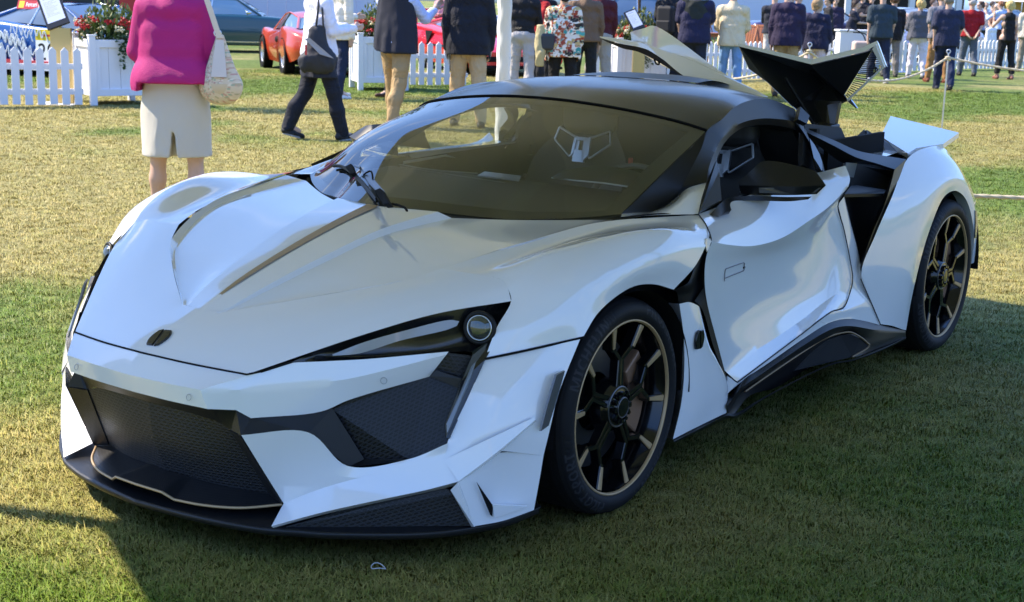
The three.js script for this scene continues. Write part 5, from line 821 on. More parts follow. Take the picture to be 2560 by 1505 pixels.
function planter(label, at, turn, { w = 0.74, tree = true, sd = 1 } = {}) {
  const t = thing('planter_box', label, 'planter', at, turn), h = 0.9;
  for (const x of [-1, 1]) for (const z of [-1, 1]) mesh('corner_post', merge([rbox(0.085, h, 0.085, 0.006, x * w / 2, h / 2, z * w / 2), rbox(0.10, 0.02, 0.10, 0.006, x * w / 2, h + 0.005, z * w / 2)]), whiteWood, t);
  for (let k = 0; k < 4; k++) { const a = k * Math.PI / 2, R = (g) => g.rotateY(a); mesh('panel_frame', merge([R(rbox(w, 0.10, 0.05, 0.005, 0, h - 0.10, w / 2)), R(rbox(w, 0.09, 0.05, 0.005, 0, 0.17, w / 2)), R(rbox(0.06, h - 0.3, 0.048, 0.005, -w / 2 + 0.07, 0.5, w / 2)), R(rbox(0.06, h - 0.3, 0.048, 0.005, w / 2 - 0.07, 0.5, w / 2))]), whiteWood, t); for (let i = 0; i < 4; i++) mesh('board', R(rbox((w - 0.12) / 4 - 0.004, h - 0.30, 0.02, 0.003, -w / 2 + 0.06 + (w - 0.12) * (i + 0.5) / 4, 0.5, w / 2 - 0.012)), whiteWood, t); }
  mesh('soil', box(w - 0.06, 0.02, w - 0.06, 0, h - 0.12, 0), S([0.03, 0.022, 0.016], 0.95), t);
  const dome = (rx, ry, y0) => () => { const a = rr(0, 6.28), r = Math.sqrt(rnd()), q = rnd(); return [Math.cos(a) * r * rx, y0 + q * ry * (1 - r * r * 0.6), Math.sin(a) * r * rx]; };
  const f = thing('bedding_plants', 'red and cream flowers in the ' + label.replace(/^white /, ''), 'plants', at, turn);
  mesh('leaves', foliage(620, sd * 11, dome(0.38, 0.42, h - 0.06), 0.085, 0.04), leafA, f); mesh('pale_leaves', foliage(520, sd * 11 + 1, dome(0.36, 0.52, h), 0.07, 0.035), leafB, f); mesh('dark_leaves', foliage(300, sd * 11 + 2, dome(0.42, 0.22, h - 0.1), 0.08, 0.045), leafC, f);
  const bl = (n, s2, m, nm, y) => { seed = s2; const out = []; for (let i = 0; i < n; i++) { const a = rr(0, 6.28), r = rr(0.26, 0.47), cx = Math.cos(a) * r, cz = Math.sin(a) * r, cy = y + rr(-0.08, 0.13); for (let k = 0; k < 7; k++) { const q = new THREE.OctahedronGeometry(rr(0.014, 0.026), 0); out.push(norm(q.scale(1, 0.6, 1).rotateX(rr(0, 2)).rotateY(rr(0, 6)).translate(cx + rr(-0.04, 0.04), cy + rr(-0.03, 0.03), cz + rr(-0.04, 0.04)))); } } mesh(nm, merge(out), m, f); };
  bl(58, sd * 13, bloomR, 'red_flowers', h + 0.10); bl(26, sd * 17, bloomW, 'cream_flowers', h + 0.08);
  seed = sd * 19; const iv = []; for (let k = 0; k < 5; k++) { const x0 = rr(0.0, 0.22), z0 = w / 2 + 0.06, len = rr(0.25, 0.52); for (let i = 0; i < 26; i++) { const q = i / 26; iv.push(leafShape(0.055, 0.05).rotateX(rr(1.6, 2.6)).rotateY(rr(-0.9, 0.9)).translate(x0 + rr(-0.04, 0.04) + Math.sin(q * 4 + k) * 0.03, h + 0.02 - q * len, z0 + rr(0, 0.03))); } } mesh('trailing_ivy', merge(iv), leafC, f);
  if (tree) { const tr = thing('bay_tree', 'slim tree growing from the ' + label.replace(/^white /, ''), 'tree', at); mesh('trunk', tube([[0, 0.75, 0], [0.015, 1.1, 0.01], [-0.01, 1.5, 0], [0, 1.95, 0]], 0.028, 20, 8), S([0.10, 0.065, 0.04], 0.9), tr); seed = sd * 23; mesh('crown', foliage(1500, sd * 29, () => { const u = new THREE.Vector3(rr(-1, 1), rr(-1, 1), rr(-1, 1)); if (u.length() > 1) return null; return [u.x * 0.5, 2.35 + u.y * 0.5, u.z * 0.5]; }, 0.10, 0.045), leafC, tr); }
  return t;
}
const IR = -Math.atan2(-0.582, 0.813);                    // turn that lays local x along the picture's horizontal
fence('white picket fence at the left edge beside the flower planter', [-13.05, 0, -6.60], [-12.2059,0,-8.0898]);
planter('white planter behind the woman in the magenta jacket', [-12.4002,0,-8.742], IR + 0.58, { sd: 1 });
planter('white planter behind the man in the cream jacket', [-12.3, 0, -14.0], IR + 0.3, { sd: 2 });
planter('white planter behind the raised white engine cover', [-9.2504,0,-17.0838], IR + 0.1, { sd: 3 });
fence('white picket fence in front of the red sports car', [-12.5315,0,-14.9182], [-11.9355,0,-15.8671]);
fence('white picket fence below the teak chairs, behind the engine cover', [-10.5595,0,-20.0013], [-9.5472,0,-24.4698], { h: 0.74 });
fence('short white picket fence panel left of the planter with red flowers', [-11.0131,0,-18.5895], [-10.7757,0,-18.9758], { h: 0.74 });
fence('white picket fence behind the man in the grey tee', [-10.7837,0,-27.8683], [-8.9504,0,-30.5742], { h: 0.72 });
fence('white picket fence at the right edge behind the woman in black', [-9.2361,0,-31.5218], [-7.5683,0,-36.3368], { h: 0.72 });
// information stands
function stand(label, at, turn, s = 1, tall = 1.12) {
  const t = thing('information_stand', label, 'sign', at, turn);
  mesh('base_plate', rbox(0.42 * s, 0.02, 0.36 * s, 0.005, -0.06, 0.012, 0.02), whiteWood, t);
  mesh('column', rbox(0.245 * s, tall - 0.02, 0.07, 0.004, 0, tall / 2 + 0.01, 0), brass, t);
  mesh('lectern', rbox(0.27 * s, 0.46 * s, 0.035, 0.006, -0.10 * s, tall + 0.20 * s, -0.07, 0, -0.5, 0.42), S([0.012, 0.012, 0.014], 0.4), t);
  const tx = canvasTex(256, 384, (c, w, h) => { c.fillStyle = '#e9e9f2'; c.fillRect(0, 0, w, h); c.fillStyle = '#8b8ca0'; c.font = 'bold 22px sans-serif'; c.fillRect(40, 36, 150, 10); for (let i = 0; i < 13; i++) c.fillRect(30, 90 + i * 17, 90 + hash(i, 3) * 100, 3); });
  mesh('notice_sheet', new THREE.PlaneGeometry(0.215 * s, 0.36 * s).translate(0, 0.02 * s, 0.0195).applyMatrix4(new THREE.Matrix4().compose(new THREE.Vector3(-0.10 * s, tall + 0.20 * s, -0.07), new THREE.Quaternion().setFromEuler(new THREE.Euler(-0.5, 0, 0.42, 'YXZ')), new THREE.Vector3(1, 1, 1))), S([1, 1, 1], 0.5, { map: tx }), t);
}
stand('brass information stand with a tilted black lectern by the picket fence', [-12.5479,0,-8.0671], IR, 1.1, 0.99);
stand('small information stand leaning beside the planter behind the raised cover', [-8.8205,0,-16.3934], IR + 0.1, 0.8, 1.05);

// ---------------------------------------------------------------- rope line and stanchions
const ropeM = S([0.55, 0.47, 0.32], 0.95);
function rope(label, pts, r = 0.013) { const c = new THREE.CatmullRomCurve3(pts.map(V)), g = new THREE.TubeGeometry(c, 140, r, 10), p = g.attributes.position; for (let i = 0; i < p.count; i++) { const a = i % 11, u = Math.floor(i / 11); const k = 1 + 0.16 * Math.sin(a / 10 * Math.PI * 2 * 3 + u * 1.4), q = c.getPointAt(Math.min(1, u / 140)); p.setXYZ(i, q.x + (p.getX(i) - q.x) * k, q.y + (p.getY(i) - q.y) * k, q.z + (p.getZ(i) - q.z) * k); } g.computeVertexNormals(); tag(mesh(numbered('barrier_rope'), g, ropeM, scene), label, 'rope'); }
const pinAt = [-2.6541,-0,-13.1631];
function ropePin(label, at, h) { const t = thing('rope_pin', label, 'post', at); mesh('rod', bar([0, 0, 0], [0, h, 0], 0.009, 10), silver, t); mesh('loop', new THREE.TorusGeometry(0.022, 0.006, 8, 20).rotateY(AW).translate(0, h + 0.02, 0), silver, t); mesh('knot', merge([new THREE.TorusGeometry(0.022, 0.012, 8, 18).rotateX(1.4).translate(0, h - 0.05, 0), new THREE.TorusGeometry(0.018, 0.011, 8, 18).rotateX(1.1).translate(0.01, h - 0.075, 0)]), ropeM, t); }
const pinH = 1.0; ropePin('thin metal rope pin in front of the man in the white cap', pinAt, pinH);
const pin2 = [-3.6582,0,-11.4682]; ropePin('thin metal rope pin with knotted rope left of the dark raised cover', pin2, 1.06);
const sag = (a, b, d) => Array.from({ length: 9 }, (_, i) => { const t = i / 8; return [lerp(a[0], b[0], t), lerp(a[1], b[1], t) - d * 4 * t * (1 - t), lerp(a[2], b[2], t)]; });
const top1 = [pinAt[0], pinH - 0.05, pinAt[2]], top2 = [pin2[0], 1.0, pin2[2]];
rope('natural rope sagging from the pin towards the raised black cover', sag(top1, top2, 0.30));
rope('natural rope sagging from the pin to the right picture edge', sag(top1, [pinAt[0] + 2.6, 0.93, pinAt[2] - 1.2], 0.14));
rope('natural rope behind the white raised cover', sag(top2, [pin2[0] - 2.3, 0.90, pin2[2] - 0.2], 0.32));
rope('low natural rope to the right of the rear wheel', [[0.45, 0.46, -4.6], [1.1, 0.455, -5.0], [2.4, 0.46, -5.9]], 0.012);
{ const st = thing('barrier_stanchion', 'chrome stanchion with black rope behind the blonde woman', 'post', [-9.4245,0,-29.6944]); mesh('pole', bar([0, 0.02, 0], [0, 0.95, 0], 0.025, 14), silver, st); mesh('foot', cyl(0.16, 0.15, 0.025), silver, st); mesh('cap', ball(0.045, 0, 0.97, 0), silver, st); mesh('rope', tube([[0, 0.86, 0], [-0.25, 0.35, 0.1], [-0.55, 0.30, 0.2], [-0.8, 0.8, 0.3]], 0.022, 30, 8), dullBlack, st); }
{ const lp = mesh('wire_loop', tube(Array.from({ length: 14 }, (_, i) => { const a = i / 14 * 6.283, c = [.7,.02,.8103]; return [c[0] + Math.cos(a) * 0.022, 0.02 + 0.004 * Math.sin(a * 2), c[2] + Math.sin(a) * 0.015]; }), 0.0013, 60, 5, true), S([0.6, 0.6, 0.62], 0.5), scene); tag(lp, 'tiny pale wire loop lying on the shaded grass below the bumper', 'litter'); }

// ---------------------------------------------------------------- teak garden furniture
function teakChair(label, at, turn) {
  const t = thing('teak_chair', label, 'chair', at, turn, 'teak folding chairs');
  for (let i = 0; i < 6; i++) mesh('back_slat', rbox(0.052, 0.48, 0.014, 0.003, -0.16 + i * 0.064, 0.72, -0.245, 0, -0.32), teak, t);
  mesh('top_rail', rbox(0.45, 0.06, 0.028, 0.006, 0, 0.965, -0.325, 0, -0.32), teak, t); mesh('low_rail', rbox(0.42, 0.05, 0.024, 0.005, 0, 0.50, -0.17, 0, -0.32), teak, t);
  for (let i = 0; i < 6; i++) mesh('seat_slat', rbox(0.42, 0.018, 0.055, 0.003, 0, 0.445, -0.12 + i * 0.065), teak, t);
  for (const x of [-0.21, 0.21]) { mesh('leg', bar([x, 0.97, -0.33], [x, 0, 0.26], 0.017, 6), teak, t); mesh('leg', bar([x * 0.9, 0.44, 0.2], [x * 0.9, 0, -0.24], 0.016, 6), teak, t); }
}
teakChair('teak chair left of the red-flowered planter', [-20.4031,0,-34.0157], IR + 2.6);
teakChair('teak chair beside the man in the navy polo', [-14.9915,0,-30.4156], IR + 0.5);
teakChair('teak chair nearer the table, right of the cream jumper', [-13.3409,0,-29.1648], IR - 0.5);
teakChair('teak chair farther right of the cream jumper', [-13.3383,0,-30.0694], IR - 0.45);
{ const t = thing('teak_table', 'teak garden table behind the man in the cream jumper', 'table', [-14.3823,0,-30.2321], IR); for (let i = 0; i < 7; i++) mesh('slat', rbox(1.3, 0.03, 0.085, 0.004, 0, 0.735, -0.28 + i * 0.093), teak, t); for (const x of [-0.55, 0.55]) for (const z of [-0.25, 0.25]) mesh('leg', rbox(0.06, 0.72, 0.06, 0.005, x, 0.36, z), teak, t); mesh('apron', rbox(1.1, 0.07, 0.5, 0.005, 0, 0.68, 0), teak, t); }

// ---------------------------------------------------------------- cars on show behind
// sec: stations [z, halfWidth, sillY, shoulderY, deckY]; house: glass stations [z, halfBase, baseY, halfTop, topY]
function showCar(name, label, at, turn, { sec, house, paintC, lowC, wheels, R = 0.32, track, glassC = [0.05, 0.08, 0.12], extra, rough = 0.25, rimC, open }) {
  const t = thing(name, label, 'car', at, turn), pm = P(paintC, rough, { clearcoat: 1, clearcoatRoughness: 0.04 }), rows = [0, 1, 2, 3, 4, 5].map((k) => sec.map(([z, w, y0, y1, y2]) => [[w * 0.94, y0, z], [w, y0 + (y1 - y0) * 0.35, z], [w * 0.985, y0 + (y1 - y0) * 0.72, z], [w * 0.93, y1, z], [w * 0.6, lerp(y1, y2, 0.75), z], [0, y2, z]][k]));
  const skin = crease(LR(sheet(rows, { nu: 6, nv: 4 })), 0.6); mesh('body', skin, pm, t);
  if (lowC) mesh('lower_body', LR(sheet([rows[0].map((p) => [p[0] + 0.008, p[1] - 0.02, p[2]]), rows[0].map((p, i) => [rows[1][i][0] + 0.008, lerp(p[1], rows[1][i][1], 0.9), p[2]])], { nu: 4, nv: 1 })), P(lowC, 0.4), t);
  const ends = (i) => LR(sheet([rows.map((r) => r[i]), rows.map((r) => [0, r[i][1], r[i][2]])], { nu: 2, nv: 1 })); mesh('bumper', [...ends(0), ...ends(sec.length - 1)], pm, t);
  mesh('underside', box(sec[1][1] * 1.6, 0.1, sec[0][0] - sec[sec.length - 1][0] - 0.3, 0, 0.22, (sec[0][0] + sec[sec.length - 1][0]) / 2), dullBlack, t);
  if (house) {
    const lowR = house.map(([z, hb, yb]) => [hb, yb, z]), topR = house.map(([z, , , ht, yt]) => [ht, yt, z]), cen = house.map(([z, , , , yt]) => [0, yt + 0.02, z]);
    if (!open) { mesh('windows', LR(sheet([lowR, lowR.map((p, i) => [lerp(p[0], topR[i][0], 0.5) + 0.015, lerp(p[1], topR[i][1], 0.5), p[2]]), topR], { nu: 6, nv: 4 })), P(glassC, 0.04, { clearcoat: 1 }), t);
      const n = house.length; mesh('roof', crease(LR(sheet([topR.slice(1, n - 1), topR.slice(1, n - 1).map((p) => [p[0] * 0.6, p[1] + 0.025, p[2]]), cen.slice(1, n - 1).map((p) => [0, p[1] + 0.012, p[2]])], { nu: 6, nv: 4 })), 0.6), pm, t);
      for (const [a, b] of [[0, 1], [n - 1, n - 2]]) mesh('window', LR(sheet([[lowR[a], topR[b]], [[0, lowR[a][1] + 0.02, lowR[a][2] + (a ? -0.05 : 0.08)], [0, topR[b][1] + 0.03, topR[b][2]]]], { nu: 6, nv: 3 })), P(glassC, 0.03, { clearcoat: 1 }), t);
      for (const s of [1, -1]) { mesh('pillar', [tube([[s * (lowR[0][0] + 0.005), lowR[0][1], lowR[0][2]], [s * (topR[1][0] + 0.005), topR[1][1], topR[1][2]]], 0.024, 8, 6), tube([[s * (lowR[n - 1][0] + 0.005), lowR[n - 1][1], lowR[n - 1][2]], [s * (topR[n - 2][0] + 0.005), topR[n - 2][1], topR[n - 2][2]]], 0.034, 8, 6), tube(topR.slice(1, n - 1).map((p) => [s * (p[0] + 0.004), p[1], p[2]]), 0.02, 16, 6)], pm, t); const m = n >> 1; mesh('door_pillar', bar([s * (lowR[m][0] + 0.012), lowR[m][1], lowR[m][2] - 0.05], [s * (topR[m][0] + 0.012), topR[m][1], topR[m][2]], 0.018, 6), rimC ? chrome : dullBlack, t); }
    } else mesh('windscreen', LR(sheet([[lowR[0], topR[1]], [[0, lowR[0][1], lowR[0][2] + 0.08], [0, topR[1][1], topR[1][2] + 0.04]]], { nu: 5, nv: 3 })), P([0.75, 0.8, 0.85], 0, { transmission: 1, thickness: 0 }), t);
  }
  for (const z of wheels) for (const s of [1, -1]) {
    const g = new THREE.Group(); g.name = 'wheel'; g.position.set(s * track, R, z); t.add(g); if (s < 0) g.rotation.y = Math.PI;
    mesh('arch', lathe([[R + 0.02, -0.06], [R + 0.05, 0.012], [R + 0.035, 0.014], [R - 0.02, -0.05]], 36), dullBlack, g); mesh('tyre', lathe([[R * 0.66, -0.01], [R * 0.72, 0.012], [R * 0.93, 0.012], [R, -0.03], [R, -0.18], [R * 0.6, -0.2]], 40), rubber, g);
    mesh('rim', merge([lathe([[R * 0.66, -0.012], [R * 0.62, 0.004], [R * 0.58, -0.02], [R * 0.56, -0.09], [0.0, -0.09]], 36)]), rimC === 2 ? S([0.05, 0.05, 0.05], 0.5) : silver, g); for (let i = 0; i < 5; i++) mesh('spoke', rbox(0.02, R * 0.58, 0.055, 0.004, -0.015, R * 0.30, 0).rotateX(i * 1.2566), rimC === 2 ? S([0.05, 0.05, 0.05], 0.5) : silver, g);
  }
  if (extra) extra(t, pm, (n, g, m) => mesh(n, g, m, t));
  return t;
}
const sports = (L, W, H, nose = 0.55) => [[L / 2, W * 0.80, 0.30, 0.42, 0.46], [L / 2 - 0.15, W * 0.92, 0.20, 0.52, 0.56], [L * 0.33, W * 0.98, 0.16, 0.70 * nose / 0.55, 0.70 * nose / 0.55], [L * 0.14, W, 0.15, 0.78, 0.80], [-L * 0.1, W * 0.98, 0.15, 0.84, 0.86], [-L * 0.28, W * 1.02, 0.16, 0.90, 0.92], [-L * 0.42, W, 0.22, 0.86, 0.90], [-L / 2, W * 0.90, 0.32, 0.78, 0.84]];
const sportsHouse = (L, W, H) => [[L * 0.20, W * 0.84, 0.80, W * 0.7, 0.86], [L * 0.02, W * 0.87, 0.86, W * 0.64, H - 0.02], [-L * 0.09, W * 0.87, 0.88, W * 0.64, H], [-L * 0.2, W * 0.84, 0.90, W * 0.60, H - 0.06], [-L * 0.36, W * 0.78, 0.92, W * 0.62, 0.98]];
// blue race car, number 29
showCar('race_car', 'blue racing car with white scribbles, yellow mirror and number 29', [-17.4371,0,-12.2508], IR + Math.PI / 2 - 0.5, {
  sec: sports(4.55, 0.98, 1.2), house: sportsHouse(4.55, 0.98, 1.22), paintC: [0.012, 0.10, 0.36], wheels: [1.33, -1.3], R: 0.34, track: 0.97, glassC: [0.10, 0.14, 0.20], rimC: 2,
  extra(t, pm, add) {
    add('yellow_mirror', [ball(0.10, -1.07, 0.98, 0.42, 1.1, 0.65, 1.5), bar([-0.98, 0.86, 0.35], [-1.05, 0.96, 0.42], 0.035)], S([0.75, 0.42, 0.02], 0.4));
    add('roof_band', LR(sheet([[[0, 1.262, -0.2], [0, 1.235, -0.9]], [[0.45, 1.248, -0.2], [0.42, 1.22, -0.9]]], { nu: 4, nv: 2 })), S([0.62, 0.02, 0.05], 0.4));
    const name = canvasTex(512, 64, (c) => { c.fillStyle = '#b8102a'; c.fillRect(0, 0, 512, 64); c.fillStyle = '#e8d020'; c.fillRect(20, 8, 60, 48); c.fillStyle = '#fff'; c.font = 'bold 40px sans-serif'; c.fillText('Ferrari Challenge', 100, 46); });
    add('roof_lettering', new THREE.PlaneGeometry(1.05, 0.16).rotateX(-0.35).rotateY(-Math.PI / 2).translate(-0.655, 1.20, -0.45), S([1, 1, 1], 0.4, { map: name }));
    const no = canvasTex(256, 320, (c) => { c.fillStyle = '#f4f4f4'; c.fillRect(0, 0, 256, 320); c.fillStyle = '#e8c818'; c.fillRect(0, 0, 256, 96); c.fillStyle = '#c03030'; c.fillRect(60, 44, 150, 18); c.fillStyle = '#0a0a0a'; c.font = 'bold 190px monospace'; c.fillText('29', 14, 262); });
    add('number_panel', new THREE.PlaneGeometry(0.50, 0.62, 4, 4).rotateY(-Math.PI / 2).translate(-1.003, 0.50, 0.05), S([1, 1, 1], 0.4, { map: no }));
    const sc = []; seed = 77; for (let k = 0; k < 9; k++) { const z0 = rr(-1.9, -0.4), y0 = rr(0.45, 0.85), p = []; for (let i = 0; i < 9; i++) p.push([-(1.0 + 0.006), y0 + (i % 2 ? 0.10 : -0.05) - i * 0.018 + rr(-0.02, 0.02), z0 + i * 0.065 + rr(-0.02, 0.02)]); sc.push(tube(p, 0.011, 50, 5)); } add('white_scribble', sc, S([0.75, 0.78, 0.82], 0.5));
    add('white_slash', [plate([[-1.004, 0.66, -0.55], [-1.004, 0.60, -0.50], [-1.004, 0.20, -0.20], [-1.004, 0.20, -0.30]], 0.004), plate([[-1.004, 0.60, -0.72], [-1.004, 0.54, -0.68], [-1.004, 0.20, -0.42], [-1.004, 0.20, -0.48]], 0.004)], S([0.78, 0.8, 0.84], 0.5));
    add('side_skirt', [box(0.05, 0.10, 2.6, -0.99, 0.17, 0.05)], S([0.75, 0.75, 0.78], 0.5)); add('red_sill', [box(0.05, 0.06, 2.0, -1.0, 0.25, -0.8)], S([0.6, 0.05, 0.06], 0.5));
  },
});
// dark teal classic coupe
showCar('classic_coupe', 'dark teal classic coupe parked behind the orange coupe', [-24.257,0,-21.8648], IR + Math.PI / 2 + 0.12, {
  sec: [[2.3, 0.62, 0.40, 0.62, 0.66], [2.1, 0.78, 0.28, 0.74, 0.78], [1.5, 0.84, 0.22, 0.84, 0.88], [0.6, 0.86, 0.2, 0.90, 0.94], [-0.5, 0.86, 0.2, 0.92, 0.95], [-1.4, 0.85, 0.22, 0.92, 0.95], [-2.0, 0.78, 0.3, 0.86, 0.9], [-2.3, 0.62, 0.42, 0.76, 0.8]],
  house: [[0.85, 0.72, 0.92, 0.6, 0.96], [0.25, 0.74, 0.94, 0.56, 1.30], [-0.35, 0.74, 0.94, 0.57, 1.33], [-0.95, 0.72, 0.94, 0.52, 1.25], [-1.75, 0.66, 0.93, 0.5, 0.98]], paintC: [0.008, 0.055, 0.075], wheels: [1.35, -1.25], R: 0.33, track: 0.83, glassC: [0.22, 0.33, 0.42], rimC: 1,
  extra(t, pm, add) { add('door_mirror', [ball(0.06, -0.92, 1.0, 0.55, 0.8, 0.8, 1.3), bar([-0.84, 0.92, 0.5], [-0.9, 0.98, 0.54], 0.012)], chrome); add('side_marker', [box(0.01, 0.03, 0.16, -0.866, 0.5, 1.0)], chrome); add('sill_trim', [box(0.01, 0.03, 2.2, -0.85, 0.27, 0.1)], chrome); },
});
// orange-red small coupe seen end-on
{
  const f = [-18.2415,0,-17.2892], n = [-15.9373,0,-15.6691], dir = Math.atan2(f[0] - n[0], f[2] - n[2]), c = [(f[0] + n[0]) / 2 + Math.cos(dir) * -0.72, 0, (f[2] + n[2]) / 2 - Math.sin(dir) * -0.72];
  showCar('coupe', 'orange-red low classic coupe beside the man in the white shirt', c, dir, {
    sec: [[2.05, 0.50, 0.36, 0.50, 0.54], [1.85, 0.72, 0.26, 0.60, 0.62], [1.35, 0.84, 0.2, 0.80, 0.72], [0.7, 0.80, 0.18, 0.76, 0.78], [-0.2, 0.80, 0.18, 0.80, 0.84], [-1.1, 0.86, 0.2, 0.88, 0.86], [-1.8, 0.78, 0.28, 0.78, 0.80], [-2.05, 0.62, 0.40, 0.70, 0.74]],
    house: [[0.75, 0.66, 0.78, 0.56, 0.84], [0.15, 0.70, 0.82, 0.52, 1.10], [-0.35, 0.70, 0.84, 0.52, 1.13], [-0.9, 0.68, 0.86, 0.46, 1.04], [-1.5, 0.6, 0.84, 0.44, 0.88]], paintC: [0.55, 0.06, 0.018], wheels: [1.2, -1.2], R: 0.315, track: 0.84, glassC: [0.10, 0.16, 0.20],
    extra(t, pm, add) { for (const s of [1, -1]) { add('door_scoop', [ball(0.11, s * 0.80, 0.62, -0.35, 0.35, 0.55, 1.3)], dullBlack); add('quarter_bumper', [tube([[s * 0.45, 0.42, 2.06], [s * 0.66, 0.42, 1.94], [s * 0.76, 0.42, 1.72]], 0.03, 12, 8)], chrome); } },
  });
}
// red wedge sports car with tail wing
showCar('red_sports_car', 'red wedge-shaped sports car with tail wing behind the navy blazer', [-14.9, 0, -20.3], 1.0, {
  sec: [[2.15, 0.86, 0.22, 0.46, 0.48], [1.95, 0.92, 0.16, 0.56, 0.58], [1.2, 0.96, 0.15, 0.72, 0.74], [0.5, 0.96, 0.15, 0.80, 0.82], [-0.4, 0.96, 0.15, 0.86, 0.9], [-1.4, 0.98, 0.18, 0.92, 0.94], [-2.1, 0.96, 0.28, 0.90, 0.92], [-2.2, 0.92, 0.36, 0.86, 0.9]],
  house: [[0.95, 0.80, 0.80, 0.7, 0.84], [0.25, 0.82, 0.84, 0.6, 1.10], [-0.25, 0.82, 0.86, 0.6, 1.12], [-0.9, 0.8, 0.9, 0.56, 1.06], [-1.9, 0.76, 0.92, 0.6, 0.96]], paintC: [0.62, 0.008, 0.016], wheels: [1.25, -1.2], R: 0.32, track: 0.95,
  extra(t, pm, add) { add('tail_wing', [rbox(1.86, 0.05, 0.3, 0.015, 0, 1.22, -2.05), rbox(0.05, 0.36, 0.3, 0.015, -0.9, 1.05, -2.0), rbox(0.05, 0.36, 0.3, 0.015, 0.9, 1.05, -2.0)], pm); for (const [x, w] of [[-0.52, 0.5], [0.52, 0.5], [0, 0.42]]) add('front_intake', [rbox(w, 0.10, 0.03, 0.01, x, 0.34, 2.16)], dullBlack); add('black_waistline', LR(box(0.02, 0.03, 3.4, 0.965, 0.52, 0)), dullBlack); for (const s of [1, -1]) add('side_vent', [plate([[s * 0.985, 0.80, -0.5], [s * 0.99, 0.80, -0.95], [s * 0.99, 0.52, -0.85]], 0.01)], dullBlack); add('nose_lip', [rbox(1.7, 0.05, 0.12, 0.015, 0, 0.18, 2.14)], dullBlack); add('headlamp', LR(plate([[0.5, 0.60, 1.9], [0.86, 0.60, 1.75], [0.84, 0.66, 1.5], [0.5, 0.66, 1.6]], 0.01)), P([0.5, 0.52, 0.55], 0.15, { clearcoat: 1 })); },
});
const saloon = (H) => ({ sec: [[2.4, 0.72, 0.32, 0.72, 0.76], [2.2, 0.88, 0.24, 0.84, 0.88], [1.3, 0.94, 0.2, 0.96, 1.0], [0.5, 0.95, 0.2, 1.0, 1.02], [-0.7, 0.95, 0.2, 1.02, 1.04], [-1.6, 0.94, 0.22, 1.02, 1.04], [-2.3, 0.86, 0.3, 0.94, 1.0], [-2.45, 0.74, 0.4, 0.84, 0.9]], house: [[1.0, 0.82, 1.0, 0.7, 1.04], [0.3, 0.84, 1.02, 0.62, H - 0.03], [-0.4, 0.84, 1.03, 0.63, H], [-1.1, 0.83, 1.03, 0.6, H - 0.04], [-1.9, 0.76, 1.02, 0.58, 1.08]], wheels: [1.5, -1.45], R: 0.35, track: 0.93 });
showCar('saloon_car', 'dark blue saloon car behind the teak chair and maroon jumper', [-22.9477,0,-39.1274], IR + Math.PI / 2 + 3.0, { ...saloon(1.62), paintC: [0.02, 0.035, 0.075], glassC: [0.10, 0.16, 0.26], rimC: 1 });
showCar('convertible', 'dark violet open-topped car behind the grey-haired woman', [-15.2962,0,-38.1824], IR + Math.PI / 2 + 0.15, { ...saloon(1.42), open: true, paintC: [0.045, 0.035, 0.09], rimC: 1, extra(t, pm, add) { add('seats', [rbox(0.5, 0.6, 0.2, 0.06, 0.38, 1.0, -0.6), rbox(0.5, 0.6, 0.2, 0.06, -0.38, 1.0, -0.6)], S([0.03, 0.01, 0.08], 0.6)); add('screen_frame', [tube([[-0.82, 1.0, 1.0], [-0.66, 1.38, 0.34], [0.66, 1.38, 0.34], [0.82, 1.0, 1.0]], 0.022, 30, 6)], dullBlack); add('door_handle', [box(0.02, 0.025, 0.2, -0.955, 0.86, -0.4)], chrome); } });
showCar('saloon_car', 'silver-blue car behind the seated man in the pale shirt', [-12.5059,0,-38.2195], IR + 0.5, { ...saloon(1.5), paintC: [0.36, 0.40, 0.48], glassC: [0.2, 0.27, 0.36] });
showCar('saloon_car', 'pale blue car far right behind the seated crowd', [-13.5885,0,-51.0198], IR + Math.PI / 2, { ...saloon(1.55), paintC: [0.30, 0.42, 0.58], glassC: [0.25, 0.34, 0.45] });

// ---------------------------------------------------------------- far backdrop: hoardings, stands, tents, trees
function hoarding(label, a, b, h, c = [0.62, 0.62, 0.72], n = 10) { const dx = b[0] - a[0], dz = b[2] - a[2], L = Math.hypot(dx, dz), t = thing('hoarding', label, 'wall', a, -Math.atan2(dz, dx)), m = S(c, 0.5); for (let i = 0; i < n; i++) mesh('panel', rbox(L / n - 0.015, h, 0.06, 0.01, L * (i + 0.5) / n, h / 2, 0), m, t); mesh('foot_rail', box(L, 0.12, 0.1, L / 2, 0.06, 0), S([0.5, 0.5, 0.55], 0.6), t); }
hoarding('long white hoarding behind the teal coupe', [-36.4412,0,-27.3192], [-35.1885,0,-41.6705], 4.2, [0.60, 0.60, 0.72], 16);
hoarding('white marquee wall behind the cream jumper', [-29.6843,0,-46.2499], [-29.4995,0,-72.4764], 4.6, [0.62, 0.64, 0.76], 14);
hoarding('low white wall right of the dark pavilion', [-35.229,0,-104.5033], [-34.1578,0,-117.9343], 1.5, [0.70, 0.70, 0.78], 5);
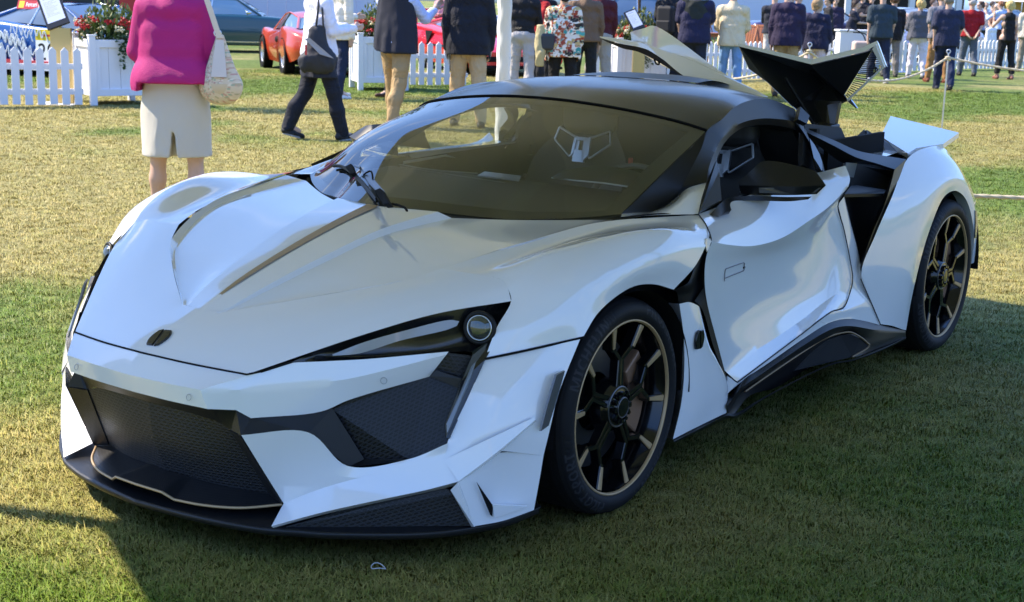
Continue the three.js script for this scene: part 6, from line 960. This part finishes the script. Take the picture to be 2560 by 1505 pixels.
{ const t = thing('pavilion', 'dark open-fronted pavilion behind the silver-blue car', 'pavilion', [-31.8772,0,-86.4331], IR); mesh('back_wall', box(9.5, 4.5, 0.2, 0, 2.25, -3), S([0.02, 0.018, 0.02], 0.7), t); mesh('roof', box(10, 0.25, 5, 0, 4.6, -1), whiteWood, t); for (const x of [-4.6, -2.9, 1.2, 4.2]) mesh('post', box(0.35, 4.5, 0.35, x, 2.25, 1.2), S([0.66, 0.66, 0.72], 0.5), t); mesh('sign_panel', box(3.0, 1.6, 0.08, 1.0, 3.0, -2.6), S([0.03, 0.02, 0.02], 0.5), t); seed = 5; for (let i = 0; i < 14; i++) mesh('orange_lamp', ball(0.08, rr(-2, 4), rr(2.9, 4.2), -2.4), S([0.5, 0.18, 0.05], 0.5), t); }
{ const t = thing('red_banner_stand', 'red and black stand front at the top left behind the blue racing car', 'stand', [-34.181,0,-23.6057], IR); mesh('black_front', box(9, 4, 0.3, -2.0, 2, 0), S([0.02, 0.02, 0.022], 0.5), t); mesh('red_fascia', box(2.2, 4, 0.3, 3.4, 2, 0.1), S([0.55, 0.03, 0.025], 0.5), t); }
{ const t = thing('tent', 'cream tent with timber front at the right edge', 'tent', [-44.5122,0,-160.3362], IR); mesh('canvas_roof', new THREE.ConeGeometry(6.5, 2.2, 4, 1).rotateY(Math.PI / 4).translate(0, 3.6, 0), S([0.70, 0.66, 0.60], 0.8), t); for (let i = 0; i < 9; i++) mesh('timber_board', box(0.9, 2.5, 0.12, -4 + i, 1.25, 3), S([0.45, 0.22 + hash(i, 2) * 0.06, 0.06], 0.6), t); }
function bigTree(label, at, h, sd) { const t = thing('broadleaf_tree', label, 'tree', at); mesh('trunk', tube([[0, 0, 0], [0.1, h * 0.3, 0], [-0.1, h * 0.6, 0.1]], 0.28, 12, 8), S([0.08, 0.06, 0.045], 0.9), t); seed = sd; const cl = Array.from({ length: 9 }, () => [rr(-0.28, 0.28) * h, h * rr(0.38, 0.92), rr(-0.28, 0.28) * h, h * rr(0.14, 0.24)]); mesh('crown', foliage(2600, sd + 1, () => { const c = cl[Math.floor(rnd() * 9)], u = new THREE.Vector3(rr(-1, 1), rr(-1, 1), rr(-1, 1)); if (u.length() > 1 || u.length() < 0.35) return null; return [c[0] + u.x * c[3], c[1] + u.y * c[3], c[2] + u.z * c[3]]; }, 0.55, 0.38), leafM([0.045, 0.075, 0.02]), t); }
bigTree('dark tree behind the low white wall', [-55.1343,0,-163.2235], 11, 41); bigTree('dark tree between the pavilion and the tent', [-61.6951,0,-189.9155], 13, 43);
bigTree('tall tree far behind the white hoarding', [-52, 0, -62], 15, 45); bigTree('tall tree beyond the racing car', [-66, 0, -30], 14, 47);

// ---------------------------------------------------------------- visitors
const floral = canvasTex(256, 256, (c, w, h) => { c.fillStyle = '#e8ddd0'; c.fillRect(0, 0, w, h); seed = 12; const cols = ['#9c3a1c', '#b04a22', '#2d8d8b', '#4aa7a2', '#1c1613', '#6b2030', '#c9a25a', '#efe6da']; for (let i = 0; i < 190; i++) { c.fillStyle = cols[Math.floor(rnd() * cols.length)]; c.beginPath(); const x = rnd() * w, y = rnd() * h, r = 8 + rnd() * 30; c.moveTo(x, y); for (let k = 0; k < 5; k++) c.lineTo(x + Math.cos(k * 1.3 + i) * r * rr(0.5, 1), y + Math.sin(k * 1.3 + i) * r * rr(0.5, 1)); c.fill(); c.strokeStyle = '#d9c9a0'; c.lineWidth = 1.2; c.stroke(); } }, { rep: [2.2, 2.2] });
const checks = canvasTex(64, 64, (c, w) => { c.fillStyle = '#a9d3ee'; c.fillRect(0, 0, w, w); c.fillStyle = 'rgba(40,120,190,.45)'; c.fillRect(0, 0, 22, w); c.fillRect(0, 0, w, 22); }, { rep: [9, 9] });
const stripes = canvasTex(64, 64, (c, w) => { c.fillStyle = '#efecec'; c.fillRect(0, 0, w, w); c.fillStyle = '#14161c'; c.fillRect(0, 0, w, 32); }, { rep: [1, 9] });
const knit = dataTex(64, 64, (x, y) => { const v = 0.5 + 0.5 * Math.sin(y / 64 * Math.PI * 16); return [v, v, v]; }, { rep: [1, 22] });
const tweed = dataTex(128, 128, (x, y) => { const v = hash(x >> 1, y >> 1); return [v, v, v]; }, { rep: [6, 6] });
const G = (x, y) => [x, y];
// 1 woman in magenta
{
  const w = person('person seen from behind in a magenta jacket and cream skirt, shoulder bag on the right', [-4.0949,0,-2.6666], { fem: 1, h: 1.74, w: 1.10, turn: AW + 0.06, stride: 0.03, top: ['#b5055f', 0.93, 'three', 0.022], flare: 0.04, topName: 'jacket', topMat: S([0.44, 0.006, 0.15], 0.75, { bumpMap: tweed, bumpScale: 0.002 }), skirt: ['#eae3cf', 0.455], skirtMat: S([0.84, 0.80, 0.69], 0.8, { bumpMap: knit, bumpScale: 0.004 }), arms: { L: [0.12, 0.24, 1.0, 0.35], R: [-0.02, 0.30, 0.9, 0.3] }, hair: ['#8a6a45', 'bob'], shoes: '#c8b090', foldK: 0.012 });
  const bagTone = canvasTex(128, 128, (c, W_, H_) => { c.fillStyle = '#d8c8ac'; c.fillRect(0, 0, W_, H_); seed = 3; for (let i = 0; i < 500; i++) { c.fillStyle = ['#b9ad8c', '#c8a890', '#9fae96', '#e2d6c0', '#c79a8a'][i % 5]; c.fillRect(rnd() * 128, rnd() * 128, 5, 4); } }, { rep: [3, 3] });
  const t = thing('shoulder_bag', 'patterned beige shoulder bag hanging by the magenta jacket', 'bag', w.W([-0.31, 0.88, -0.10]), w.t.rotation.y);
  const shell = nets(blend([cone([0, 0.06, 0], [0, 0.34, 0.0], 0.125, 0.03, 0.62), cone([0.03, 0.03, 0], [-0.03, 0.03, 0], 0.10, 0.10, 0.75)], 0.05), [-0.2, -0.1, -0.14], [0.2, 0.45, 0.14], 0.012);
  mesh('bag_body', shell, S([1, 1, 1], 0.8, { map: bagTone }), t); mesh('bag_base', new THREE.SphereGeometry(0.115, 24, 12, 0, 6.3, 1.45, 1.7).scale(1.03, 0.9, 0.78).translate(0, 0.045, 0), S([0.62, 0.50, 0.33], 0.6), t);
  mesh('panel', [plate([[-0.025, 0.33, -0.022], [0.025, 0.33, -0.022], [0.05, 0.1, -0.088], [-0.05, 0.1, -0.088]], 0.004)], S([0.66, 0.58, 0.50], 0.6), t);
  mesh('strap', [plate([[-0.018, 0.34, -0.02], [0.018, 0.34, -0.02], [0.10, 0.60, -0.02], [0.065, 0.60, -0.02]], 0.006), plate([[0.065, 0.60, -0.02], [0.10, 0.60, -0.02], [0.125, 0.72, 0.04], [0.09, 0.72, 0.05]], 0.006)], S([0.68, 0.60, 0.50], 0.55), t); mesh('buckle', new THREE.TorusGeometry(0.022, 0.004, 8, 16).translate(0.012, 0.37, -0.022), chrome, t);
}
// 2 white shirt, dark trousers, rucksack
{
  const w = person('person walking right in a white shirt with a navy bag on the back', [-7.2607,0,-7.3304], { h: 1.76, w: 1.0, turn: AW - 1.05, stride: 0.25, lead: -1, spread: 0.03, top: ['#e9e8f6', 0.86, 'long', 0.03], foldK: 0.04, bottom: ['#0d1220', 0.07, 0.026], arms: { L: [0.4, 0.12, 1.25, 0.3], R: [0.2, 0.1, 1.5, 0.2] }, hair: ['#777066', 'short'], shoes: '#0a0b10', sole: '#d8d8d8' });
  const t = thing('drawstring_bag', 'black drawstring bag on the back of the white shirt', 'bag', w.W([-0.20, 0.80, -0.10]), AW + 0.15);
  mesh('bag_body', nets((() => { const f = blend([cone([0, 0.05, 0], [0, 0.30, 0.01], 0.15, 0.09, 0.6), cone([0.10, 0.02, 0], [-0.10, 0.02, 0], 0.10, 0.10, 0.7)], 0.06); return (x, y, z) => f(x, y, z) + (fbm(x * 14, y * 10 + z * 9, 3) - 0.5) * 0.05; })(), [-0.28, -0.14, -0.16], [0.28, 0.44, 0.16], 0.013), S([0.022, 0.024, 0.032], 0.7), t);
  mesh('pale_flap', [plate([[-0.16, 0.06, -0.12], [0.08, 0.26, -0.10], [0.13, 0.25, -0.10], [-0.02, 0.10, -0.13]], 0.01)], S([0.36, 0.32, 0.29], 0.7), t); mesh('red_tab', [box(0.02, 0.10, 0.01, 0.12, 0.14, -0.12)], S([0.55, 0.02, 0.02], 0.6), t);
  mesh('strap', [tube([[0.02, 0.34, 0.0], [0.0, 0.50, -0.02], [-0.02, 0.70, 0.06]], 0.012, 16, 6), tube([[-0.06, 0.32, 0.0], [-0.05, 0.50, -0.02], [-0.04, 0.70, 0.06]], 0.010, 16, 6)], S([0.03, 0.03, 0.035], 0.7), t);
  const c = thing('tied_jacket', 'navy jacket tied round the hips below the black drawstring bag', 'jacket', w.W([0, 0.82, 0]), w.t.rotation.y);
  mesh('cloth', nets((x, y, z) => { const r = lerp(0.19, 0.235, clamp(-y / 0.2)); return Math.max((Math.hypot(x / 1.05, z / 0.86) - r) + (fbm(x * 11 + 4, y * 5 + z * 9, 3) - 0.5) * 0.06, y - 0.05, -0.17 + Math.max(0, x) * 0.5 - y, z - 0.13); }, [-0.32, -0.3, -0.3], [0.32, 0.1, 0.2], 0.015), S([0.010, 0.013, 0.026], 0.8), c);
}
person('person in a cream overshirt and dark jeans with white trainers, facing right', [-11.2406,0,-11.9536], { h: 1.82, turn: AW - 0.9, stride: 0.08, top: ['#ece3d2', 0.82, 'long', 0.03], foldK: 0.03, bottom: ['#14233f', 0.08, 0.012], arms: { L: [0.3, 0.1, 1.3, 0.3], R: [0.0, 0.12, 0.12, 0.05] }, hair: ['#3a2c20', 'short'], shoes: '#e6e2e0', sole: '#f0f0f0' });
{
  const w = person('person in a pale blue check shirt and brown shoes behind the draped navy jacket', [-10.9705,0,-12.7763], { h: 1.8, turn: AW + 1.9, stride: 0.12, w: 0.95, top: ['#9fc8e8', 0.9, 'long', 0.02], topMat: S([1, 1, 1], 0.8, { map: checks }), bottom: ['#0d1424', 0.07, 0.010], arms: { L: [-0.1, 0.1, 0.3, 0.1], R: [-0.05, 0.16, 0.3, -0.05] }, hair: ['#2b2019', 'short'], shoes: '#4a2616' }); void w;
}
{ // draped jacket and tan trousers
  const w = person('person in tan trousers with a navy jacket over the shoulders', [-7.7137,-0,-9.0708], { h: 1.82, w: 1.08, turn: AW - 0.55, stride: 0.20, top: ['#b9c6ee', 0.93, 'long', 0.026], foldK: 0.03, bottom: ['#a98d62', 0.06, 0.024], arms: { L: [0.9, 0.15, 1.2, 0.5], R: [0.75, 0.28, 1.35, 0.1] }, hair: ['#8d8578', 'short'], shoes: '#6b3a1e', belt: '#1a120c' });
  const c = thing('draped_jacket', 'navy jacket hanging from the shoulders of the person in tan trousers', 'jacket', w.W([0, 0.84, 0]), w.t.rotation.y);
  mesh('cloth', nets((x, y, z) => { const k = clamp(y / 0.62), r = lerp(0.26, 0.20, k); const d = Math.max(Math.hypot((x + 0.02) / 1.12, (z + 0.01) / 0.78) - r + (fbm(x * 8 + 14, y * 2.5 + z * 8, 3) - 0.5) * 0.06 + Math.sin(Math.atan2(z, x) * 9) * 0.012 * (1 - k), y - 0.66, -y + Math.max(0, x) * 0.2 - 0.02, z - 0.06 - k * 0.03); return d; }, [-0.36, -0.05, -0.3], [0.36, 0.72, 0.2], 0.015), S([0.011, 0.013, 0.026], 0.8), c);
}
{
  const w = person('person seen from behind in a navy blazer and beige chinos by the wrapped post', [-7.1715,0,-9.7461], { h: 1.86, w: 1.1, turn: AW + 0.02, stride: 0.10, spread: 0.03, top: ['#10131f', 0.80, 'long', 0.026], topName: 'blazer', flare: 0.008, foldK: 0.012, bottom: ['#c3a67c', 0.07, 0.022], arms: { L: [0.0, 0.17, 0.14, 0.02], R: [-0.04, 0.20, 0.18, 0.05] }, hair: ['#5a4a3a', 'short'], shoes: '#15161c' });
  const hd = w.arm.L.hd; const p = thing('brochure', 'white folded brochure held by the left hand of the navy blazer', 'paper', w.W([hd[0] - 0.02, hd[1] - 0.04, hd[2] + 0.03]), w.t.rotation.y - 0.2); mesh('sheet', box(0.02, 0.30, 0.13, 0, 0.08, 0, 0, 0, -0.12), S([0.78, 0.78, 0.8], 0.6), p);
}
person('person with crossed arms in a pink jumper behind the red car', [-16.3356,0,-20.73], { h: 1.7, fem: 1, turn: AW + 2.9, top: ['#c48a95', 0.9, 'long'], bottom: ['#15161a', 0.1], arms: { L: [0.35, 0.15, 1.3, 0.8], R: [0.35, 0.15, 1.3, 0.8] }, hair: ['#3a2a1c', 'long'], shoes: '#222222' });
person('person in a black jacket and light grey trousers right of the wrapped post', [-9.5337,0,-14.1388], { h: 1.8, turn: AW - 0.15, stride: 0.06, top: ['#17181d', 0.97, 'long', 0.024], bottom: ['#b9b3ad', 0.07, 0.022], arms: { L: [0.4, 0.12, 1.2, 0.3], R: [0.3, 0.12, 1.3, 0.3] }, hair: ['#2a2420', 'short'], shoes: '#1a1a1a', belt: '#222222' });
person('person in a red jacket behind the floral blouse', [-10.6739,0,-16.1504], { h: 1.76, turn: AW + 2.4, top: ['#a81018', 0.85, 'long', 0.025], bottom: ['#1a1a20', 0.08], arms: { L: [0.5, 0.1, 1.2, 0.2], R: [0.5, 0.1, 1.2, 0.3] }, hair: ['#1d1712', 'short'], shoes: '#1a1a1a' });
person('person in black between the red jacket and the floral blouse', [-11.2545,0,-17.1521], { h: 1.78, turn: AW + 2.8, top: ['#101114', 0.85, 'long', 0.025], bottom: ['#101114', 0.08], hair: ['#1d1712', 'short'], shoes: '#1a1a1a' });
{
  const w = person('person seen from behind in a colourful scarf-print blouse and black trousers', [-7.4466,0,-12.1397], { fem: 1, h: 1.68, w: 1.05, turn: AW + 0.12, stride: 0.05, top: ['#c9b9a5', 0.80, 'three', 0.030], topName: 'blouse', flare: 0.015, topMat: S([1, 1, 1], 0.7, { map: floral }), bottom: ['#0b0b0d', 0.06, 0.014], arms: { L: [0.1, 0.14, 1.0, 0.2], R: [0.0, 0.16, 0.12, 0.02] }, hair: ['#241710', 'long'], shoes: '#111111' });
  const hb = thing('handbag', 'black leather shoulder bag beside the scarf-print blouse', 'bag', w.W([0.24, 1.00, -0.12]), w.t.rotation.y); mesh('bag_body', rbox(0.20, 0.22, 0.10, 0.04), S([0.03, 0.034, 0.04], 0.45), hb); mesh('strap', tube([[-0.08, 0.1, 0], [-0.07, 0.3, 0.03], [-0.02, 0.42, 0.06]], 0.010, 14, 6), S([0.03, 0.03, 0.03], 0.5), hb);
  const sc = thing('hanging_scarf', 'gold patterned scarf hanging left of the scarf-print blouse', 'scarf', w.W([0.33, 0.72, -0.10]), w.t.rotation.y); mesh('cloth', nets((x, y, z) => Math.max(Math.hypot(x / 1.1, z) - lerp(0.075, 0.035, Math.abs(y - 0.2) / 0.3) + (fbm(x * 16, y * 9 + z * 14, 3) - 0.5) * 0.05, Math.abs(y - 0.22) - 0.27), [-0.16, -0.08, -0.14], [0.16, 0.52, 0.14], 0.013), S([0.50, 0.42, 0.22], 0.8), sc);
}
person('person in a taupe jumper and black trousers right of the scarf-print blouse', [-8.3064,0,-13.9729], { h: 1.78, turn: AW + 0.1, top: ['#6d5642', 0.9, 'long', 0.022], bottom: ['#0d0d10', 0.07], arms: { L: [0.1, 0.1, 0.4, 0.1], R: [0.0, 0.16, 0.2, 0.05] }, hair: ['#4a3a2c', 'short'], shoes: '#1a1a1a' });
person('person in a maroon jumper and grey trousers behind the taupe jumper', [-8.6237,0,-14.8743], { h: 1.8, w: 1.05, turn: AW + 0.2, top: ['#4a0f1c', 0.97, 'long', 0.024], bottom: ['#a39c92', 0.07, 0.022], hair: ['#6a5a48', 'short'], shoes: '#2a1c14' });
// middle right group
{
  const w = person('person in a black tee with a black rucksack left of the navy polo', [-8.7158,0,-17.2042], { h: 1.84, turn: AW - 0.5, top: ['#14141a', 0.88, 'short', 0.022], bottom: ['#14161e', 0.08], arms: { L: [0.1, 0.12, 0.2, 0.05], R: [0.15, 0.14, 0.35, 0.05] }, hair: ['#3a2c20', 'short'], shoes: '#1a1a1a' });
  const b = thing('rucksack', 'black rucksack worn over the black tee', 'bag', w.W([0, 1.05, -0.2]), w.t.rotation.y); mesh('bag_body', rbox(0.30, 0.46, 0.18, 0.06, 0, 0.12, 0), S([0.014, 0.014, 0.016], 0.7), b); mesh('pocket', rbox(0.24, 0.18, 0.06, 0.025, 0, 0.02, -0.10), S([0.018, 0.018, 0.02], 0.7), b);
}
person('child with ginger curls in a navy top beside the navy polo', [-10.0048,0,-19.7892], { h: 1.28, w: 0.95, turn: AW + 0.9, top: ['#15193a', 0.86, 'short'], bottom: ['#20243a', 0.1], hair: ['#a8743c', 'bob'], shoes: '#333333' });
{
  const w = person('person seen from behind in a navy polo with a dark jumper over the shoulders', [-7.977,0,-16.6879], { h: 1.83, w: 1.14, turn: AW - 0.1, top: ['#191a3c', 0.84, 'short', 0.028], foldK: 0.026, bottom: ['#131a2c', 0.07, 0.02], arms: { L: [0.2, 0.12, 0.3, 0.1], R: [0.45, 0.16, 1.2, 0.2] }, hair: ['#4d4034', 'short'], shoes: '#14141a' });
  const c = thing('draped_jumper', 'dark green-black jumper lying over the shoulders of the navy polo', 'jumper', w.W([0, 1.2, 0]), w.t.rotation.y); mesh('cloth', nets((x, y, z) => Math.max(Math.hypot(x / 1.5, z / 0.9) - lerp(0.16, 0.145, y / 0.3) + (fbm(x * 9 + 3, y * 6 + z * 8, 3) - 0.5) * 0.05, y - 0.29 - Math.abs(x) * 0.1, -0.02 + Math.abs(x) * 0.15 - y, z - 0.02), [-0.3, -0.06, -0.24], [0.3, 0.36, 0.12], 0.015), S([0.018, 0.022, 0.018], 0.85), c);
}
person('person seen from behind in a cream roll-neck jumper and light blue jeans', [-7.5535,0,-17.1482], { h: 1.76, w: 0.98, turn: AW - 0.12, stride: 0.10, top: ['#d7c6a4', 0.84, 'long', 0.032], topName: 'jumper', collar: 1, foldK: 0.03, bottom: ['#6e93bd', 0.07, 0.016], arms: { L: [0.3, 0.12, 0.9, 0.3], R: [0.25, 0.16, 0.9, 0.3] }, hair: ['#3b2a1c', 'short'], shoes: '#8a5a3a' });
person('person in a dark navy shirt and white trousers left of the violet blazer', [-9.6973,0,-23.1457], { h: 1.78, w: 1.0, turn: AW - 0.3, top: ['#161b2a', 0.92, 'long', 0.02], bottom: ['#cfc8c0', 0.07, 0.018], arms: { L: [0.6, 0.1, 1.5, 0.5], R: [0.6, 0.1, 1.5, 0.5] }, hair: ['#2c241c', 'short'], shoes: '#c9a8b8' });
person('person seen from behind in a dark violet blazer and tan trousers', [-7.1109,0,-18.2608], { h: 1.82, w: 1.12, turn: AW - 0.22, headTurn: -0.9, top: ['#271c3a', 0.82, 'long', 0.028], topName: 'blazer', foldK: 0.022, bottom: ['#a98a5c', 0.07, 0.022], arms: { L: [-0.05, 0.14, 0.2, 0.0], R: [0.0, 0.14, 0.2, 0.05] }, hair: ['#7a6650', 'short'], shades: 1, shoes: '#2a1d14', from: 0 });
{
  const w = person('person with curly grey-blonde hair in a navy blouse and pale trousers', [-7.1565,0,-19.5314], { fem: 1, h: 1.62, w: 1.05, turn: AW - 0.25, headTurn: -0.7, top: ['#1c1c38', 0.84, 'three', 0.03], topName: 'blouse', foldK: 0.028, bottom: ['#d8c3c0', 0.07, 0.018], arms: { L: [0.0, 0.16, 0.2, 0.0], R: [0.05, 0.18, 0.25, 0.0] }, hair: ['#9a7d58', 'bob'], shoes: '#b08a70' });
  const hd = w.arm.R.hd, b = thing('tote_bag', 'black and white striped tote bag carried beside the navy blouse', 'bag', w.W([hd[0] - 0.06, hd[1] - 0.34, hd[2]]), w.t.rotation.y + 0.2); mesh('bag_body', rbox(0.40, 0.30, 0.12, 0.02, 0, 0.06, 0), S([1, 1, 1], 0.8, { map: stripes }), b); for (const z of [-0.05, 0.05]) mesh('handle', tube([[-0.1, 0.2, z], [-0.03, 0.33, z * 0.4], [0.03, 0.33, z * 0.4], [0.1, 0.2, z]], 0.007, 16, 6), S([0.5, 0.4, 0.3], 0.7), b);
}
person('person with dark hair in a navy polo and white skirt at the white counter', [-11.2326,0,-30.8485], { fem: 1, h: 1.68, w: 0.95, turn: AW - 1.75, top: ['#14182c', 0.93, 'short', 0.018], skirt: ['#dcd8d6', 0.5], arms: { L: [0.6, 0.1, 0.9, 0.1], R: [0.6, 0.1, 0.9, 0.1] }, hair: ['#2a1a14', 'bob'], shoes: '#222222', lean: 0.12 });
person('person with beard and sunglasses in a dark navy polo behind the white counter', [-12.4298,0,-34.4436], { h: 1.92, turn: AW + 2.6, top: ['#0f1322', 0.93, 'short', 0.02], bottom: ['#1a1c26', 0.08], arms: { L: [0.6, 0.1, 1.0, 0.2], R: [0.6, 0.1, 1.0, 0.2] }, hair: ['#3a2a20', 'short'], shades: 1, shoes: '#222222' });
person('bald person with mirrored sunglasses behind the dark navy polo', [-13.3819,0,-37.4413], { h: 1.86, turn: AW + 3.0, top: ['#20242e', 0.93, 'short', 0.02], bottom: ['#1a1c26', 0.08], hair: 'bald', shades: 1, shoes: '#222222' });
{ const t = thing('counter', 'white reception counter in front of the dark-haired woman', 'counter', [-9.9633,0,-28.0058], IR); mesh('body', rbox(0.75, 0.95, 0.5, 0.02, 0, 0.475, 0), whiteWood, t); mesh('top', rbox(0.82, 0.04, 0.56, 0.01, 0, 0.97, 0), whiteWood, t); }
{ const t = thing('pushchair', 'grey pushchair with black handles by the white counter', 'pushchair', [-9.5961,0,-27.3554], IR); mesh('frame', [tube([[-0.25, 0.95, 0], [-0.2, 1.02, 0], [0.1, 0.9, 0], [0.25, 0.4, 0.1], [0.35, 0.15, 0.1]], 0.014, 30, 6), tube([[-0.2, 0.95, 0.35], [0.1, 0.9, 0.35], [0.28, 0.4, 0.3], [0.38, 0.15, 0.3]], 0.014, 30, 6)], dullBlack, t); mesh('seat_cloth', rbox(0.4, 0.35, 0.32, 0.06, 0.05, 0.58, 0.18), S([0.55, 0.42, 0.36], 0.8), t); for (const [x, z] of [[0.35, 0.1], [0.35, 0.3], [-0.15, 0.1], [-0.15, 0.3]]) mesh('wheel', new THREE.TorusGeometry(0.08, 0.018, 8, 20).translate(x, 0.1, z), rubber, t); }
{ const w = person('person seen from behind in a slate tee and jeans, walking away', [-7.9004,0,-24.3781], { h: 1.84, w: 1.08, turn: AW + 0.0, stride: 0.16, top: ['#2b3a44', 0.86, 'short', 0.026], foldK: 0.024, bottom: ['#17223c', 0.07, 0.02], arms: { L: [-0.05, 0.14, 0.15, 0.0], R: [0.05, 0.16, 0.2, 0.05] }, hair: ['#3d2b1e', 'short'], shoes: '#c8ccd4', sole: '#e8e8e8' }); void w; }
person('person in a black suit jacket and grey trousers beside the slate tee', [-8.6974,0,-27.0938], { h: 1.76, turn: AW - 0.15, top: ['#15171f', 0.80, 'long', 0.024], bottom: ['#7d7672', 0.07, 0.02], hair: ['#5a3c26', 'short'], shoes: '#1a1a1c' });
person('elderly person seated in a pale blue shirt in front of the silver-blue car', [-11.1804,-0,-34.5678], { h: 1.76, sit: 1, turn: AW + 2.7, top: ['#8f9fcc', 0.9, 'long', 0.022], bottom: ['#3a3f4c', 0.1], hair: ['#c8c0b8', 'short'], shoes: '#222222' });
person('person with a blonde bob in a grey batwing top and white trousers', [-8.0064,0,-26.8372], { fem: 1, h: 1.70, w: 1.08, turn: AW + 0.02, stride: 0.10, top: ['#55565e', 0.90, 'three', 0.034], foldK: 0.02, bottom: ['#dcd4e0', 0.07, 0.014], arms: { L: [0.2, 0.18, 1.2, 0.4], R: [0.1, 0.2, 1.3, 0.5] }, hair: ['#c9a96a', 'bob'], shoes: '#1c1c20' });
person('balding person in a grey shirt and tan trousers behind the white cap', [-7.1867,0,-25.8051], { h: 1.84, w: 1.05, turn: AW + 0.1, stride: 0.14, top: ['#6c6e78', 0.86, 'short', 0.024], bottom: ['#9a6f42', 0.07, 0.02], hair: ['#8a6a50', 'short'], shoes: '#7a3f28' });
person('person in a white cap, dark blue polo and jeans striding away', [-6.0796,0,-23.0422], { h: 1.76, w: 1.14, belly: 0.02, turn: AW + 0.02, stride: 0.26, spread: -0.02, top: ['#232740', 0.82, 'short', 0.03], foldK: 0.026, bottom: ['#152242', 0.07, 0.022], arms: { L: [-0.1, 0.16, 0.2, 0.05], R: [0.1, 0.2, 0.3, 0.05] }, hair: ['#8a8078', 'short'], cap: '#e8e6ea', headTurn: -0.6, shoes: '#1c2030' });
person('person in a red polo, dark cap and grey trousers with hands behind the back', [-7.7303,0,-29.4108], { h: 1.76, w: 1.06, turn: AW - 0.05, stride: 0.14, top: ['#9c0a18', 0.90, 'short', 0.026], foldK: 0.02, bottom: ['#59616e', 0.07, 0.02], arms: { L: [-0.35, 0.12, -0.2, 0.5], R: [-0.35, 0.12, -0.2, 0.5] }, hair: ['#c0b8b0', 'short'], cap: '#1c2232', shoes: '#1c1a1a' });
person('person with brown hair seated in a white blouse behind the red polo', [-9.7739,0,-37.4998], { fem: 1, h: 1.66, sit: 1, turn: AW + 0.7, top: ['#dcdce4', 0.9, 'long', 0.024], bottom: ['#15151a', 0.1], hair: ['#5a3220', 'long'], shoes: '#222222' });
person('person in a pale blue shirt raising a camera behind the woman in black', [-10.6726,0,-41.1326], { h: 1.78, turn: AW + 0.6, top: ['#b9c8ea', 0.92, 'long', 0.026], bottom: ['#4a2a2a', 0.08], arms: { L: [0.9, 0.3, 1.5, 0.3], R: [0.9, 0.3, 1.5, 0.3] }, hair: ['#8a5a3a', 'short'], shoes: '#222222' });
person('blonde person in a sleeveless black jumpsuit at the right edge', [-6.6886,0,-28.8058], { fem: 1, h: 1.72, w: 0.98, turn: AW + 0.1, stride: 0.08, top: ['#101013', 0.86, 'none', 0.016], bottom: ['#101013', 0.16, 0.024], arms: { L: [0.5, 0.5, 2.4, 0.1], R: [0.0, 0.16, 0.12, 0.0] }, hair: ['#c8b070', 'bob'], shoes: '#8a5a4a', skin: 0 });
person('person in a beige jacket and straw hat at the far right edge', [-7.5176,0,-33.2331], { h: 1.74, w: 1.06, turn: AW, top: ['#cfc4b2', 0.86, 'long', 0.026], bottom: ['#8a8070', 0.07], hair: ['#a09888', 'short'], hat: '#cdb98a', shoes: '#333333' });
const crowd = [[2440, 150, '#8d93b8', '#4a3426'], [2452, 144, '#c9b8b0', '#c0a060'], [2470, 138, '#6f86b0', '#3a2c26'], [2482, 140, '#7fa8cc', '#c8c8c8'], [1968, 150, '#8aa0d8', '#2a2018'], [1985, 148, '#a08890', '#8a5030'], [2062, 158, '#1c1c22', '#1a1410'], [2078, 155, '#2a2440', '#7a5030'], [2322, 150, '#8a8a98', '#3a2418']];
const crowdLabel = ['person in a lilac top far behind the red polo', 'fair-haired person in a pale pink top far behind the red polo', 'dark-haired person in a blue shirt far behind the seated white blouse', 'white-haired person in a sky blue shirt far behind', 'dark-haired person in light blue far behind the violet blazer', 'auburn-haired person far behind the violet blazer', 'dark-haired person in black by the open violet car', 'brown-haired person by the open violet car', 'person in grey far behind the blonde bob'];
crowd.forEach(([x, y, c, hc], i) => { const at = { 2440: [-11.0339,0,-40.3242], 2452: [-11.6627,0,-42.7459], 2470: [-12.3159,0,-45.5521], 2482: [-11.953,0,-44.9144], 1968: [-14.1184,0,-33.423], 1985: [-14.2726,0,-34.2052], 2062: [-12.6074,0,-32.5496], 2078: [-12.8499,0,-33.5374], 2322: [-11.8585,-0,-38.4793] }[x]; person(crowdLabel[i], at, { h: 1.70 + hash(i, 3) * 0.1, turn: AW + (i % 3) * 1.3 + 1.6, top: [c, 0.9, i % 2 ? 'long' : 'short'], bottom: ['#2a2c36', 0.08], hair: [hc, i % 3 ? 'short' : 'bob'], shoes: '#222222' }); });

renderer.render(scene, camera);
